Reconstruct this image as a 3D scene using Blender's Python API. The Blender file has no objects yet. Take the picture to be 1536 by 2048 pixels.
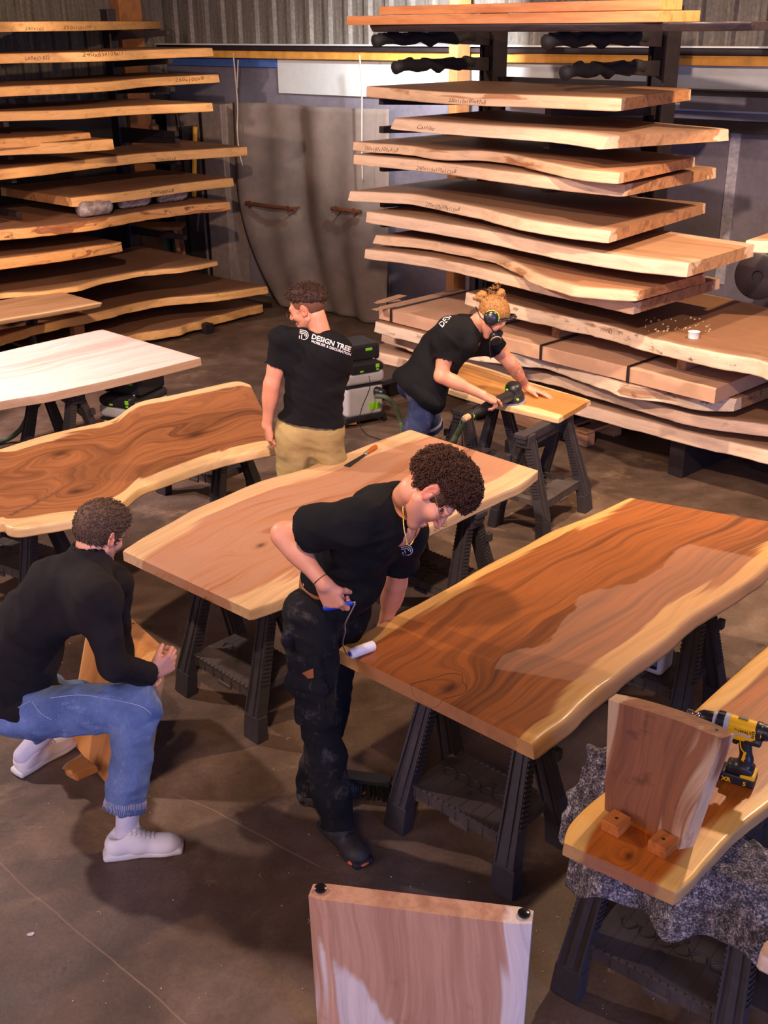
import bpy, bmesh, math, random
import numpy as np
from mathutils import Vector, Matrix, noise as mnoise
R = math.radians
S = bpy.context.scene
C = S.collection
# ------------------------------------------------------------------ camera
CAMH = 2.95
FPX = 2200.0
PITCH = math.atan(979.0 / FPX)
ROLL = 0.011
_fw = np.array([0, math.cos(PITCH), -math.sin(PITCH)])
_rt = np.array([1.0, 0, 0])
_dn = np.cross(_fw, _rt)
_r2 = math.cos(ROLL) * _rt + math.sin(ROLL) * _dn
_d2 = math.cos(ROLL) * _dn - math.sin(ROLL) * _rt
cam_d = bpy.data.cameras.new('camera')
cam = bpy.data.objects.new('camera', cam_d)
C.objects.link(cam)
S.camera = cam
cam_d.sensor_fit = 'VERTICAL'
cam_d.sensor_height = 36.0
cam_d.sensor_width = 27.0
cam_d.lens = 36.0 * FPX / 2048.0
cam_d.clip_end = 200
M = Matrix(((_r2[0], -_d2[0], -_fw[0], 0), (_r2[1], -_d2[1], -_fw[1], 0), (_r2[2], -_d2[2], -_fw[2], CAMH), (0, 0, 0, 1)))
cam.matrix_world = M
# ------------------------------------------------------------------ light
S.view_settings.view_transform = 'Standard'
S.view_settings.look = 'None'
S.view_settings.gamma = 1.0
S.view_settings.use_curve_mapping = False
S.view_settings.exposure = 0.0
W = bpy.data.worlds.new('world')
S.world = W
W.use_nodes = True
W.node_tree.nodes['Background'].inputs['Color'].default_value = (0.30, 0.28, 0.42, 1)
W.node_tree.nodes['Background'].inputs['Strength'].default_value = 0.13


def area(name, loc, target, size, power, col, size_y=None, spread=180):
    l = bpy.data.lights.new(name, 'AREA')
    l.energy = power
    l.color = col
    l.size = size
    l.spread = R(spread)
    if size_y:
        l.shape = 'RECTANGLE'
        l.size_y = size_y
    o = bpy.data.objects.new(name, l)
    C.objects.link(o)
    o.location = loc
    o.rotation_euler = (Vector(target) - Vector(loc)).to_track_quat('-Z', 'Y').to_euler()
    return o


def spot(name, loc, target, power, col, ang, rad=0.08, blend=0.5):
    l = bpy.data.lights.new(name, 'SPOT')
    l.energy = power
    l.color = col
    l.spot_size = R(ang)
    l.spot_blend = blend
    l.shadow_soft_size = rad
    o = bpy.data.objects.new(name, l)
    C.objects.link(o)
    o.location = loc
    o.rotation_euler = (Vector(target) - Vector(loc)).to_track_quat('-Z', 'Y').to_euler()
    return o


WARM = (1.0, 0.68, 0.42)
spot('left_floodlight', (-4.6, 6.1, 4.1), (-0.6, 7.0, 0.6), 820, (1.0, 0.78, 0.72), 140, 0.10)
spot('right_floodlight', (3.3, 6.3, 4.5), (-0.6, 6.0, 0.8), 760, WARM, 140, 0.10)
spot('rear_floodlight', (-0.6, 1.2, 4.9), (0.6, 9.6, 1.5), 1800, (1.0, 0.73, 0.57), 84, 0.10, 0.7)
spot('pale_table_floodlight', (-3.9, 7.2, 3.3), (-2.0, 8.0, 0.7), 420, (1.0, 0.80, 0.92), 60, 0.10, 0.6)
spot('wall_fill_spot', (0.5, 9.5, 3.35), (0.55, 11.35, 2.70), 1000, (0.86, 0.91, 1.0), 74, 0.10, 1.0)  # added spot, brightens the flashing strip on the back wall
spot('floor_fill_spot', (0.3, 5.0, 5.2), (2.5, 7.0, 0.0), 1150, (1.0, 0.76, 0.60), 62, 0.12, 0.8)  # added spot to brighten the floor on the right
area('daylight_right', (3.7, -2.0, 2.0), (0.7, 3.7, 0.3), 2.0, 260, (0.27, 0.38, 1.0), 2.5)  # bluish daylight from an unseen source behind the camera
area('fill_left', (-4.1, 0.8, 2.1), (-0.8, 4.1, 0.2), 1.6, 85, (0.88, 0.72, 0.95), 2.0)  # added lilac fill from the camera's left, no real source
area('camera_fill', (-1.0, -2.6, 4.2), (-0.2, 4.0, 0.5), 1.4, 130, (1.0, 0.68, 0.58), 1.4)  # added soft warm fill behind the camera


# ------------------------------------------------------------------ pixel helpers
def ray(x, y):
    return (x - 768) * _r2 + (y - 1024) * _d2 + FPX * _fw


def at(x, y, z=0.0):
    d = ray(x, y)
    t = (z - CAMH) / d[2]
    return Vector((0, 0, CAMH)) + Vector(t * d)


def atY(x, y, Y):
    d = ray(x, y)
    t = Y / d[1]
    return Vector((0, 0, CAMH)) + Vector(t * d)


def onplane(x, y, P0, U):
    n = np.array([-U[1], U[0], 0.0])
    r = ray(x, y)
    t = ((np.array([P0[0], P0[1], 0]) - np.array([0, 0, CAMH])) @ n) / (r @ n)
    return Vector((0, 0, CAMH)) + Vector(r * t)


# ------------------------------------------------------------------ materials
class NT:
    def __init__(s, name):
        s.m = bpy.data.materials.new(name)
        s.m.use_nodes = True
        s.t = s.m.node_tree
        s.b = s.t.nodes['Principled BSDF']

    def n(s, typ, ins=None, **kw):
        nd = s.t.nodes.new(typ)
        for k, v in kw.items():
            setattr(nd, k, v)
        if ins:
            for k, v in ins.items():
                s.set(nd.inputs[k], v)
        return nd

    def set(s, sock, v):
        if isinstance(v, bpy.types.NodeSocket):
            s.t.links.new(v, sock)
        else:
            if isinstance(v, tuple) and len(v) == 3 and sock.type == 'RGBA':
                v = (*v, 1)
            sock.default_value = v

    def math(s, op, a, b=0.0, c=None):
        ins = {0: a, 1: b}
        if c is not None:
            ins[2] = c
        return s.n('ShaderNodeMath', ins, operation=op).outputs[0]

    def mix(s, f, a, b, mode='MIX'):
        nd = s.n('ShaderNodeMix', data_type='RGBA', blend_type=mode)
        s.set(nd.inputs[0], f)
        s.set(nd.inputs[6], a)
        s.set(nd.inputs[7], b)
        return nd.outputs[2]

    def noise(s, vec, scale, detail=3.0, rough=0.5, dist=0.0):
        nd = s.n('ShaderNodeTexNoise', {'Scale': scale, 'Detail': detail, 'Roughness': rough, 'Distortion': dist})
        if vec is not None:
            s.set(nd.inputs['Vector'], vec)
        return nd.outputs['Fac']

    def ramp(s, f, stops):
        nd = s.n('ShaderNodeValToRGB')
        e = nd.color_ramp.elements
        while len(e) < len(stops):
            e.new(0.5)
        for i, (p, c) in enumerate(stops):
            e[i].position = p
            if not isinstance(c, tuple):
                c = (c, c, c)
            e[i].color = (*c, 1)
        s.set(nd.inputs[0], f)
        return nd.outputs[0]

    def smooth(s, f, a, b):
        nd = s.n('ShaderNodeMapRange', interpolation_type='SMOOTHSTEP')
        s.set(nd.inputs[0], f)
        nd.inputs[1].default_value = a
        nd.inputs[2].default_value = b
        return nd.outputs[0]

    def comb(s, x, y, z):
        return s.n('ShaderNodeCombineXYZ', {0: x, 1: y, 2: z}).outputs[0]

    def bump(s, h, strength, dist=0.01):
        nd = s.n('ShaderNodeBump', {'Strength': strength, 'Distance': dist, 'Height': h})
        s.set(s.b.inputs['Normal'], nd.outputs[0])

    def out(s, col=None, rough=None, metal=None, coat=None):
        if col is not None:
            s.set(s.b.inputs['Base Color'], col)
        if rough is not None:
            s.set(s.b.inputs['Roughness'], rough)
        if metal is not None:
            s.set(s.b.inputs['Metallic'], metal)
        if coat is not None:
            s.set(s.b.inputs['Coat Weight'], coat)
            s.b.inputs['Coat Roughness'].default_value = 0.12
        return s.m


def hexc(r, g, b):
    f = lambda v: ((v / 255 + 0.055) / 1.055) ** 2.4 if v > 10 else v / 255 / 12.92
    return (f(r), f(g), f(b))


def plain(name, col, rough=0.5, metal=0.0, var=0.12, scale=30, bump=0.15, vec='Object'):
    """a plain material with a little procedural mottling"""
    k = NT(name)
    tc = k.n('ShaderNodeTexCoord').outputs[vec]
    n = k.noise(tc, scale, 4, 0.6)
    a = tuple(c * (1 - var) for c in col)
    b = tuple(min(1, c * (1 + var)) for c in col)
    k.out(k.ramp(n, [(0.3, a), (0.7, b)]), rough, metal)
    if bump:
        k.bump(n, bump, 0.002)
    return k.m


def wood(name, heart, heart2, sap, sapw=0.07, rough=0.5, fine=0.25, seed=0.0, knots=(), dust=0.0, dust_shade=(0.3, 0.22, 0.16),
         band=7.0, saprag=0.06, wavy=0.10, coat=None, mid=None, spots=0.0, endc=None, sidec=None, dry=None):
    """slab wood read from the attributes 'g' (length, across, height in metres) and 'e' (distance to each live edge)"""
    k = NT(name)
    g = k.n('ShaderNodeAttribute', attribute_name='g').outputs['Vector']
    e = k.n('ShaderNodeAttribute', attribute_name='e').outputs['Vector']
    sg = k.n('ShaderNodeSeparateXYZ', {0: g}).outputs
    se = k.n('ShaderNodeSeparateXYZ', {0: e}).outputs
    u, v, w = sg[0], sg[1], sg[2]
    lo = k.noise(k.comb(k.math('MULTIPLY', u, 1.1), k.math('MULTIPLY', v, 1.8), k.math('ADD', k.math('MULTIPLY', w, 3.0), seed)), 1.0, 2, 0.5)
    s = k.math('ADD', v, k.math('MULTIPLY', k.math('SUBTRACT', lo, 0.5), wavy * 5))
    kn = None
    for (ku, kv, kr, ka) in knots:
        du = k.math('MULTIPLY', k.math('SUBTRACT', u, ku), 1.0 / (kr * 1.6))
        dv = k.math('MULTIPLY', k.math('SUBTRACT', v, kv), 1.0 / kr)
        d2 = k.math('ADD', k.math('MULTIPLY', du, du), k.math('MULTIPLY', dv, dv))
        ex = k.math('POWER', 2.718, k.math('MULTIPLY', d2, -1.0))
        s = k.math('ADD', s, k.math('MULTIPLY', ex, ka))
        core = k.math('POWER', 2.718, k.math('MULTIPLY', d2, -14.0))
        kn = core if kn is None else k.math('MAXIMUM', kn, core)
    b1 = k.noise(k.comb(k.math('MULTIPLY', u, 0.35), k.math('MULTIPLY', s, band), k.math('ADD', k.math('MULTIPLY', w, 6.0), seed * 1.7)), 1.0, 3, 0.6, 0.25)
    b2 = k.noise(k.comb(k.math('MULTIPLY', u, 0.9), k.math('MULTIPLY', s, band * 5), k.math('ADD', k.math('MULTIPLY', w, 25), seed)), 1.0, 3, 0.65, 0.2)
    fi = k.noise(k.comb(k.math('MULTIPLY', u, 9.0), k.math('MULTIPLY', s, 160), k.math('MULTIPLY', w, 160)), 1.0, 3, 0.6)
    md = mid if mid else tuple((a + b) / 2 for a, b in zip(heart, heart2))
    bb = k.math('ADD', k.math('MULTIPLY', b1, 0.62), k.math('MULTIPLY', b2, 0.38))
    col = k.ramp(bb, [(0.34, heart2), (0.44, md), (0.52, heart), (0.60, md), (0.68, tuple(min(1, c * 1.25) for c in heart))])
    sc = k.ramp(b2, [(0.3, tuple(c * 0.80 for c in sap)), (0.55, sap), (0.75, tuple(min(1, c * 1.1) for c in sap))])
    dm = k.math('MINIMUM', se[0], se[1])
    rag = k.math('ADD', dm, k.math('MULTIPLY', k.math('SUBTRACT', b1, 0.5), saprag * 6))
    rag = k.math('ADD', rag, k.math('MULTIPLY', k.math('SUBTRACT', b2, 0.5), saprag))
    mk = k.smooth(rag, sapw, sapw + 0.025)
    col = k.mix(mk, sc, col)
    if kn is not None:
        col = k.mix(k.math('MULTIPLY', kn, 0.85), col, tuple(c * 0.35 for c in heart2))
    if spots:
        sp = k.noise(k.comb(k.math('MULTIPLY', u, 6), k.math('MULTIPLY', v, 6), k.math('MULTIPLY', w, 14)), 1.5, 4, 0.65)
        col = k.mix(k.math('MULTIPLY', k.smooth(sp, 0.58, 0.72), spots), col, tuple(c * 0.30 for c in heart2))
    col = k.mix(fine, col, k.ramp(fi, [(0.25, (0.35, 0.30, 0.25)), (0.7, (1.0, 1.0, 1.0))]), 'MULTIPLY')
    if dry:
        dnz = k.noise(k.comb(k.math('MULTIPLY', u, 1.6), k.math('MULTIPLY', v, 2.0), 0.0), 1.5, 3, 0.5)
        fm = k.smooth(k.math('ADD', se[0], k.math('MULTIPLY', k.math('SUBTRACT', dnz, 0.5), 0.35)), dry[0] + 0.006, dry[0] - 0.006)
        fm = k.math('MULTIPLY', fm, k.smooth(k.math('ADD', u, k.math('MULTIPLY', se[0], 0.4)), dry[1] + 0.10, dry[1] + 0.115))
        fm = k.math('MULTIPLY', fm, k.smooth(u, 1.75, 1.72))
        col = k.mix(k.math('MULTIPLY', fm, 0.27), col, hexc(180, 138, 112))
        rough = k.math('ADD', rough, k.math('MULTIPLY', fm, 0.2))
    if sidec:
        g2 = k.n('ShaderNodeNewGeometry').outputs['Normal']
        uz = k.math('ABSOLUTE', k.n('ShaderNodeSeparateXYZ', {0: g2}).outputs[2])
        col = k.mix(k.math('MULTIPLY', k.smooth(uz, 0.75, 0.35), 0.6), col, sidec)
    if dust:  # dust on upper faces, toned darker to stand for grazing light
        gn = k.n('ShaderNodeNewGeometry').outputs['Normal']
        up = k.n('ShaderNodeSeparateXYZ', {0: gn}).outputs[2]
        dn_ = k.noise(g, 3.0, 5, 0.6)
        f = k.math('MULTIPLY', k.smooth(up, 0.55, 0.95), k.math('ADD', dust * 0.75, k.math('MULTIPLY', dn_, dust * 0.5)))
        col = k.mix(f, col, dust_shade)
    rn = k.math('ADD', k.math('ADD', rough, -0.06), k.math('MULTIPLY', b2, 0.14))
    k.out(col, rn, 0.0, coat)
    k.bump(k.math('ADD', fi, b2), 0.10, 0.002)
    return k.m


# ------------------------------------------------------------------ object helpers
def link(name, me, mat=None, parent=None, smooth=False):
    o = bpy.data.objects.new(name, me)
    C.objects.link(o)
    if mat is not None:
        if isinstance(mat, (list, tuple)):
            for m in mat:
                me.materials.append(m)
        else:
            me.materials.append(mat)
    if parent is not None:
        o.parent = parent
    if smooth:
        me.polygons.foreach_set('use_smooth', [True] * len(me.polygons))
    return o


def bm_obj(name, bm, mat=None, parent=None, smooth=False, angle=None):
    bmesh.ops.recalc_face_normals(bm, faces=bm.faces)
    me = bpy.data.meshes.new(name)
    bm.to_mesh(me)
    bm.free()
    o = link(name, me, mat, parent, smooth or angle is not None)
    if angle is not None:
        try:
            me.set_sharp_from_angle(angle=R(angle))
        except Exception:
            pass
    return o


def tag(o, label, cat, group=None, kind=None):
    o['label'] = label
    if cat:
        o['category'] = cat
    if group:
        o['group'] = group
    if kind:
        o['kind'] = kind
    return o


def thing(name, label, cat, loc=(0, 0, 0), rz=0.0, group=None):
    o = bpy.data.objects.new(name, None)
    C.objects.link(o)
    o.empty_display_size = 0.1
    o.location = loc
    o.rotation_euler = (0, 0, rz)
    return tag(o, label, cat, group)


def struct(o):
    o['kind'] = 'structure'
    return o


def V(*a):
    return Vector(a)


def box(bm, c, s, rot=None, bev=0.0):
    """box of size s centred on c"""
    r = bmesh.ops.create_cube(bm, size=1.0)
    vs = r['verts']
    m = Matrix.Translation(c) @ (rot.to_4x4() if rot is not None else Matrix.Identity(4)) @ Matrix.Diagonal((*s, 1))
    bmesh.ops.transform(bm, matrix=m, verts=vs)
    if bev:
        es = list({e for v in vs for e in v.link_edges})
        bmesh.ops.bevel(bm, geom=es, offset=bev, segments=2, affect='EDGES', profile=0.6)


def frame_from(d, up=Vector((0, 0, 1))):
    z = Vector(d).normalized()
    if abs(z.dot(up)) > 0.98:
        up = Vector((0, 1, 0))
    x = up.cross(z).normalized()
    y = z.cross(x)
    return Matrix((x, y, z)).transposed()


def beam(bm, a, b, w, h, w2=None, h2=None, up=Vector((0, 0, 1)), bev=0.0):
    """bar from a to b; w wide, h thick, tapering to w2 x h2"""
    a, b = Vector(a), Vector(b)
    w2 = w if w2 is None else w2
    h2 = h if h2 is None else h2
    fr = frame_from(b - a, up)
    vs = []
    for p, ww, hh in ((a, w, h), (b, w2, h2)):
        for sx, sy in ((-1, -1), (1, -1), (1, 1), (-1, 1)):
            vs.append(bm.verts.new(p + fr @ Vector((sx * ww / 2, sy * hh / 2, 0))))
    bm.faces.new(vs[3::-1])
    bm.faces.new(vs[4:])
    for i in range(4):
        j = (i + 1) % 4
        bm.faces.new((vs[i], vs[j], vs[j + 4], vs[i + 4]))
    if bev:
        es = list({e for v in vs for e in v.link_edges})
        bmesh.ops.bevel(bm, geom=es, offset=bev, segments=2, affect='EDGES', profile=0.6)


def tube(bm, pts, rad, seg=10, caps=True, closed=False):
    pts = [Vector(p) for p in pts]
    n = len(pts)
    rads = rad if isinstance(rad, (list, tuple)) else [rad] * n
    rings = []
    prev = None
    for i, p in enumerate(pts):
        if closed:
            d = pts[(i + 1) % n] - pts[i - 1]
        else:
            d = pts[min(i + 1, n - 1)] - pts[max(i - 1, 0)]
        d.normalize()
        if prev is None:
            fr = frame_from(d)
            x = fr.col[0].copy()
        else:
            x = (prev - d * prev.dot(d)).normalized()
        prev = x
        y = d.cross(x)
        rings.append([bm.verts.new(p + (x * math.cos(2 * math.pi * k / seg) + y * math.sin(2 * math.pi * k / seg)) * rads[i]) for k in range(seg)])
    m = n if closed else n - 1
    for i in range(m):
        a, b = rings[i], rings[(i + 1) % n]
        for k in range(seg):
            bm.faces.new((a[k], a[(k + 1) % seg], b[(k + 1) % seg], b[k]))
    if caps and not closed:
        bm.faces.new(rings[0][::-1])
        bm.faces.new(rings[-1])


def lathe(bm, prof, origin, axis, seg=24):
    """surface of revolution; prof = [(radius, distance along axis)]"""
    fr = frame_from(axis)
    o = Vector(origin)
    rings = []
    for r, h in prof:
        r = max(r, 1e-4)
        rings.append([bm.verts.new(o + fr @ Vector((r * math.cos(2 * math.pi * k / seg), r * math.sin(2 * math.pi * k / seg), h))) for k in range(seg)])
    for a, b in zip(rings, rings[1:]):
        for k in range(seg):
            bm.faces.new((a[k], a[(k + 1) % seg], b[(k + 1) % seg], b[k]))
    bm.faces.new(rings[0][::-1])
    bm.faces.new(rings[-1])


def prism(bm, pts, fr, o, depth, bev=0.0):
    """polygon pts (x,y) in frame fr at o, extruded by depth along fr z"""
    o = Vector(o)
    a = [bm.verts.new(o + fr @ Vector((p[0], p[1], 0))) for p in pts]
    b = [bm.verts.new(o + fr @ Vector((p[0], p[1], depth))) for p in pts]
    n = len(pts)
    bm.faces.new(a[::-1])
    bm.faces.new(b)
    for i in range(n):
        bm.faces.new((a[i], a[(i + 1) % n], b[(i + 1) % n], b[i]))
    if bev:
        es = list({e for v in a + b for e in v.link_edges})
        bmesh.ops.bevel(bm, geom=es, offset=bev, segments=2, affect='EDGES', profile=0.6)


def crom(pts, n):
    """resample a polyline evenly with Catmull-Rom smoothing"""
    P = [Vector(p) for p in pts]
    if len(P) == 2:
        return [P[0].lerp(P[1], i / (n - 1)) for i in range(n)]
    L = [0.0]
    for a, b in zip(P, P[1:]):
        L.append(L[-1] + (b - a).length)
    out = []
    for i in range(n):
        t = L[-1] * i / (n - 1)
        j = 0
        while j < len(P) - 2 and L[j + 1] < t:
            j += 1
        f = (t - L[j]) / max(1e-9, L[j + 1] - L[j])
        p0 = P[j - 1] if j > 0 else P[j] * 2 - P[j + 1]
        p3 = P[j + 2] if j + 2 < len(P) else P[j + 1] * 2 - P[j]
        p1, p2 = P[j], P[j + 1]
        out.append(0.5 * ((2 * p1) + (p2 - p0) * f + (2 * p0 - 5 * p1 + 4 * p2 - p3) * f * f + (3 * p1 - p0 - 3 * p2 + p3) * f ** 3))
    return out


def slab_mesh(A, B, thick, flareA=0.012, flareB=0.012, rnd=0.012, wob=0.006, seed=0, nl=64, nw=22, ends=0.004):
    """live-edge slab between the long edges A and B (lists of top points, same direction); flare pushes the lower edge outward"""
    rs = random.Random(seed)
    A = crom(A, nl)
    B = crom(B, nl)
    off = Vector((rs.uniform(0, 90), rs.uniform(0, 90), rs.uniform(0, 90)))
    verts, G, E = [], [], []
    # profile across: from A bottom round to top over to B bottom and back
    t = thick
    prof = []  # (side or frac, dz, out)
    r = rnd
    up = [(0.25 * r, -t), (-0.02 * r, -t + r * 0.5), (0, -t + r), (0, -t * 0.5), (0, -r), (0.3 * r, -r * 0.3), (r, 0.0)]
    fr = [(k + 0.5) / nw for k in range(nw)]
    ring_len = None
    ua = 0.0
    for i in range(nl):
        a, b = A[i], B[i]
        if i:
            ua += ((a - A[i - 1]).length + (b - B[i - 1]).length) / 2
        d = (b - a)
        wdt = d.length
        dn = d.normalized()
        shr = ends if i in (0, nl - 1) else 0.0
        ring = []
        na = mnoise.noise(a * 5 + off) * wob * 2 + mnoise.noise(a * 16 + off) * wob
        nb = mnoise.noise(b * 5 + off) * wob * 2 + mnoise.noise(b * 16 + off) * wob
        for ins, dz in up:
            f = -dz / t
            inn = ins + shr - flareA * f + (na * (0.4 + f * 0.6)) + mnoise.noise(Vector((ua * 9, dz * 25, seed * 3.1))) * wob * 0.6
            ring.append((a + dn * inn + Vector((0, 0, min(-shr, dz) if dz > -t / 2 else max(dz, -t + shr))), inn, wdt - inn, dz))
        lo = (r + shr) / wdt
        for q in fr:
            q = lo + (1 - 2 * lo) * q
            ring.append((a + d * q + Vector((0, 0, -shr)), q * wdt, (1 - q) * wdt, 0.0))
        for ins, dz in up[::-1]:
            f = -dz / t
            inn = ins + shr - flareB * f + (nb * (0.4 + f * 0.6)) + mnoise.noise(Vector((ua * 9, dz * 25, seed * 5.3 + 7))) * wob * 0.6
            ring.append((b - dn * inn + Vector((0, 0, min(-shr, dz) if dz > -t / 2 else max(dz, -t + shr))), wdt - inn, inn, dz))
        for q in fr[::-4]:
            ring.append((a + d * q + Vector((0, 0, -t + shr)), q * wdt, (1 - q) * wdt, -t))
        ring_len = len(ring)
        for p, da, db, dz in ring:
            verts.append(p)
            G.append((ua, (da - db) / 2, dz))
            E.append((max(0, da), max(0, db), 0))
    faces = []
    m = ring_len
    for i in range(nl - 1):
        for k in range(m):
            k2 = (k + 1) % m
            faces.append((i * m + k, (i + 1) * m + k, (i + 1) * m + k2, i * m + k2))
    # end caps as strips: duplicate the end rings so that the ends stay crisp
    for i, flip in ((0, False), (nl - 1, True)):
        base = len(verts)
        c = Vector((0, 0, 0))
        for k in range(m):
            verts.append(verts[i * m + k])
            g = G[i * m + k]
            G.append(g)
            E.append(E[i * m + k])
            c += verts[i * m + k] / m
        # two rails top / bottom across the end: use a fan with inner ring lines
        order = list(range(m))
        # top side indices run 0..up+nw+up-1, bottom the rest
        ntop = 2 * len(up) + nw
        f = tuple(base + k for k in order)
        faces.append(f if flip else f[::-1])
    me = bpy.data.meshes.new('slab')
    me.from_pydata([tuple(v) for v in verts], [], faces)
    me.attributes.new('g', 'FLOAT_VECTOR', 'POINT').data.foreach_set('vector', [x for v in G for x in v])
    me.attributes.new('e', 'FLOAT_VECTOR', 'POINT').data.foreach_set('vector', [x for v in E for x in v])
    me.polygons.foreach_set('use_smooth', [len(p.vertices) == 4 for p in me.polygons])
    bm = bmesh.new()
    bm.from_mesh(me)
    bmesh.ops.recalc_face_normals(bm, faces=bm.faces)
    bm.to_mesh(me)
    bm.free()
    return me


def add_wood_attr(o, axis, across=None, offs=(0, 0, 0)):
    """wood attributes on a block: grain runs along 'axis' (object coordinates)"""
    me = o.data
    ax = Vector(axis).normalized()
    fr = frame_from(ax)
    g, e = [], []
    for v in me.vertices:
        q = fr.transposed() @ v.co
        g += [q.z + offs[0], q.x + offs[1], q.y + offs[2]]
        e += [1.0, 1.0, 0]
    me.attributes.new('g', 'FLOAT_VECTOR', 'POINT').data.foreach_set('vector', g)
    me.attributes.new('e', 'FLOAT_VECTOR', 'POINT').data.foreach_set('vector', e)


def text_mesh(name, s, size, mat, parent, origin, xdir, ydir, depth=0.0008, bold=0.0, shear=0.0, align='LEFT', wrap=None):
    cu = bpy.data.curves.new(name, 'FONT')
    cu.body = s
    cu.size = size
    cu.extrude = depth
    cu.offset = bold
    cu.shear = shear
    cu.align_x = align
    cu.resolution_u = 2
    tmp = bpy.data.objects.new('tmp_text', cu)
    C.objects.link(tmp)
    dg = bpy.context.evaluated_depsgraph_get()
    me = bpy.data.meshes.new_from_object(tmp.evaluated_get(dg))
    bpy.data.objects.remove(tmp)
    x = Vector(xdir).normalized()
    y = Vector(ydir).normalized()
    z = x.cross(y).normalized()
    y = z.cross(x)
    m = Matrix((x, y, z)).transposed().to_4x4()
    m.translation = Vector(origin)
    me.transform(m)
    me.materials.clear()
    o = link(name, me, mat, parent)
    return o
# ------------------------------------------------------------------ the hall
def concrete():
    k = NT('stained concrete floor')
    p = k.n('ShaderNodeNewGeometry').outputs['Position']
    n1 = k.noise(p, 0.8, 5, 0.6, 0.6)
    n2 = k.noise(p, 5.0, 5, 0.65, 0.3)
    n3 = k.noise(p, 60.0, 3, 0.7)
    col = k.ramp(n1, [(0.30, hexc(84, 66, 54)), (0.48, hexc(106, 84, 68)), (0.68, hexc(142, 118, 99))])
    col = k.mix(0.55, col, k.ramp(n2, [(0.30, hexc(150, 140, 130)), (0.62, hexc(255, 250, 240))]), 'MULTIPLY')
    col = k.mix(0.25, col, k.ramp(n3, [(0.35, hexc(120, 110, 100)), (0.65, hexc(255, 255, 255))]), 'MULTIPLY')
    dp = k.n('ShaderNodeTexVoronoi', {'Vector': p, 'Scale': 2.6, 'Randomness': 1.0}).outputs['Distance']
    dn = k.noise(p, 14, 3, 0.6)
    drop = k.smooth(k.math('ADD', dp, k.math('MULTIPLY', dn, 0.10)), 0.13, 0.095)
    msk = k.smooth(k.noise(p, 0.7, 2), 0.50, 0.60)
    col = k.mix(k.math('MULTIPLY', k.math('MULTIPLY', drop, msk), 0.75), col, hexc(52, 42, 36))
    dp2 = k.n('ShaderNodeTexVoronoi', {'Vector': p, 'Scale': 9.0, 'Randomness': 1.0}).outputs['Distance']
    drop2 = k.smooth(k.math('ADD', dp2, k.math('MULTIPLY', dn, 0.12)), 0.17, 0.13)
    col = k.mix(k.math('MULTIPLY', k.math('MULTIPLY', drop2, k.smooth(k.noise(p, 1.3, 2), 0.52, 0.6)), 0.5), col, hexc(60, 50, 44))
    dust = k.smooth(k.noise(p, 1.7, 6, 0.7, 0.4), 0.56, 0.72)
    col = k.mix(k.math('MULTIPLY', dust, 0.45), col, hexc(176, 146, 112))
    s = k.n('ShaderNodeSeparateXYZ', {0: p}).outputs
    wv = k.math('MULTIPLY', k.math('SUBTRACT', k.noise(p, 2.0, 3), 0.5), 0.05)
    # cracks and joints across the floor
    for (xa, ya, xb, yb, t0, t1) in ((25, 1750, 371, 2048, -9.0, 9.0), (355, 1590, 640, 1730, 0.0, 1.0)):
        a_, b_ = at(xa, ya, 0), at(xb, yb, 0)
        d_ = b_ - a_
        L_ = d_.length
        nx, ny = -d_.y / L_, d_.x / L_
        c_ = -(nx * a_.x + ny * a_.y)
        j = k.math('ABSOLUTE', k.math('ADD', k.math('ADD', k.math('MULTIPLY', s[0], nx), k.math('MULTIPLY', s[1], ny)), k.math('ADD', wv, c_ - 0.001)))
        tt = k.math('ADD', k.math('MULTIPLY', s[0], d_.x / L_ ** 2), k.math('ADD', k.math('MULTIPLY', s[1], d_.y / L_ ** 2), -(d_.x * a_.x + d_.y * a_.y) / L_ ** 2))
        m_ = k.math('MULTIPLY', k.smooth(tt, t0 - 0.1, t0 + 0.05), k.smooth(tt, t1 + 0.1, t1 - 0.05))
        col = k.mix(k.math('MULTIPLY', k.math('MULTIPLY', k.smooth(j, 0.0045, 0.001), m_), 0.38), col, hexc(176, 140, 106))
    k.out(col, k.math('ADD', 0.42, k.math('MULTIPLY', n2, 0.35)))
    k.bump(k.math('ADD', n2, n3), 0.25, 0.004)
    return k.m


def grid_plane(name, x0, x1, y0, y1, z, mat):
    bm = bmesh.new()
    vs = [bm.verts.new((x, y, z)) for x, y in ((x0, y0), (x1, y0), (x1, y1), (x0, y1))]
    bm.faces.new(vs)
    return bm_obj(name, bm, mat)


struct(grid_plane('floor', -14, 14, -4, 24, 0, concrete()))

WU = Vector((0.753, -0.658, 0)).normalized()      # along the back wall, to the right
WN = Vector((-0.658, -0.753, 0)).normalized()     # out of the back wall, into the hall
WP = Vector((-0.63, 12.34, 0))
LU = Vector((0.697, 0.717, 0)).normalized()       # along the left rack and wall, away from the camera
LN = Vector((0.717, -0.697, 0)).normalized()      # out of the left wall
# corner of the two walls
CORN = onplane(335, 140, WP, WU)
CORN.z = 0


def sheet_metal(name, c1, c2, rough, metal, sc=1.2):
    k = NT(name)
    tc = k.n('ShaderNodeTexCoord').outputs['Object']
    a = k.noise(tc, sc, 5, 0.65, 0.5)
    b = k.noise(tc, sc * 18, 4, 0.7)
    col = k.ramp(k.math('ADD', k.math('MULTIPLY', a, 0.7), k.math('MULTIPLY', b, 0.3)), [(0.32, c1), (0.65, c2)])
    k.out(col, k.math('ADD', rough, k.math('MULTIPLY', a, 0.15)), metal)
    k.bump(b, 0.12, 0.002)
    return k.m


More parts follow.
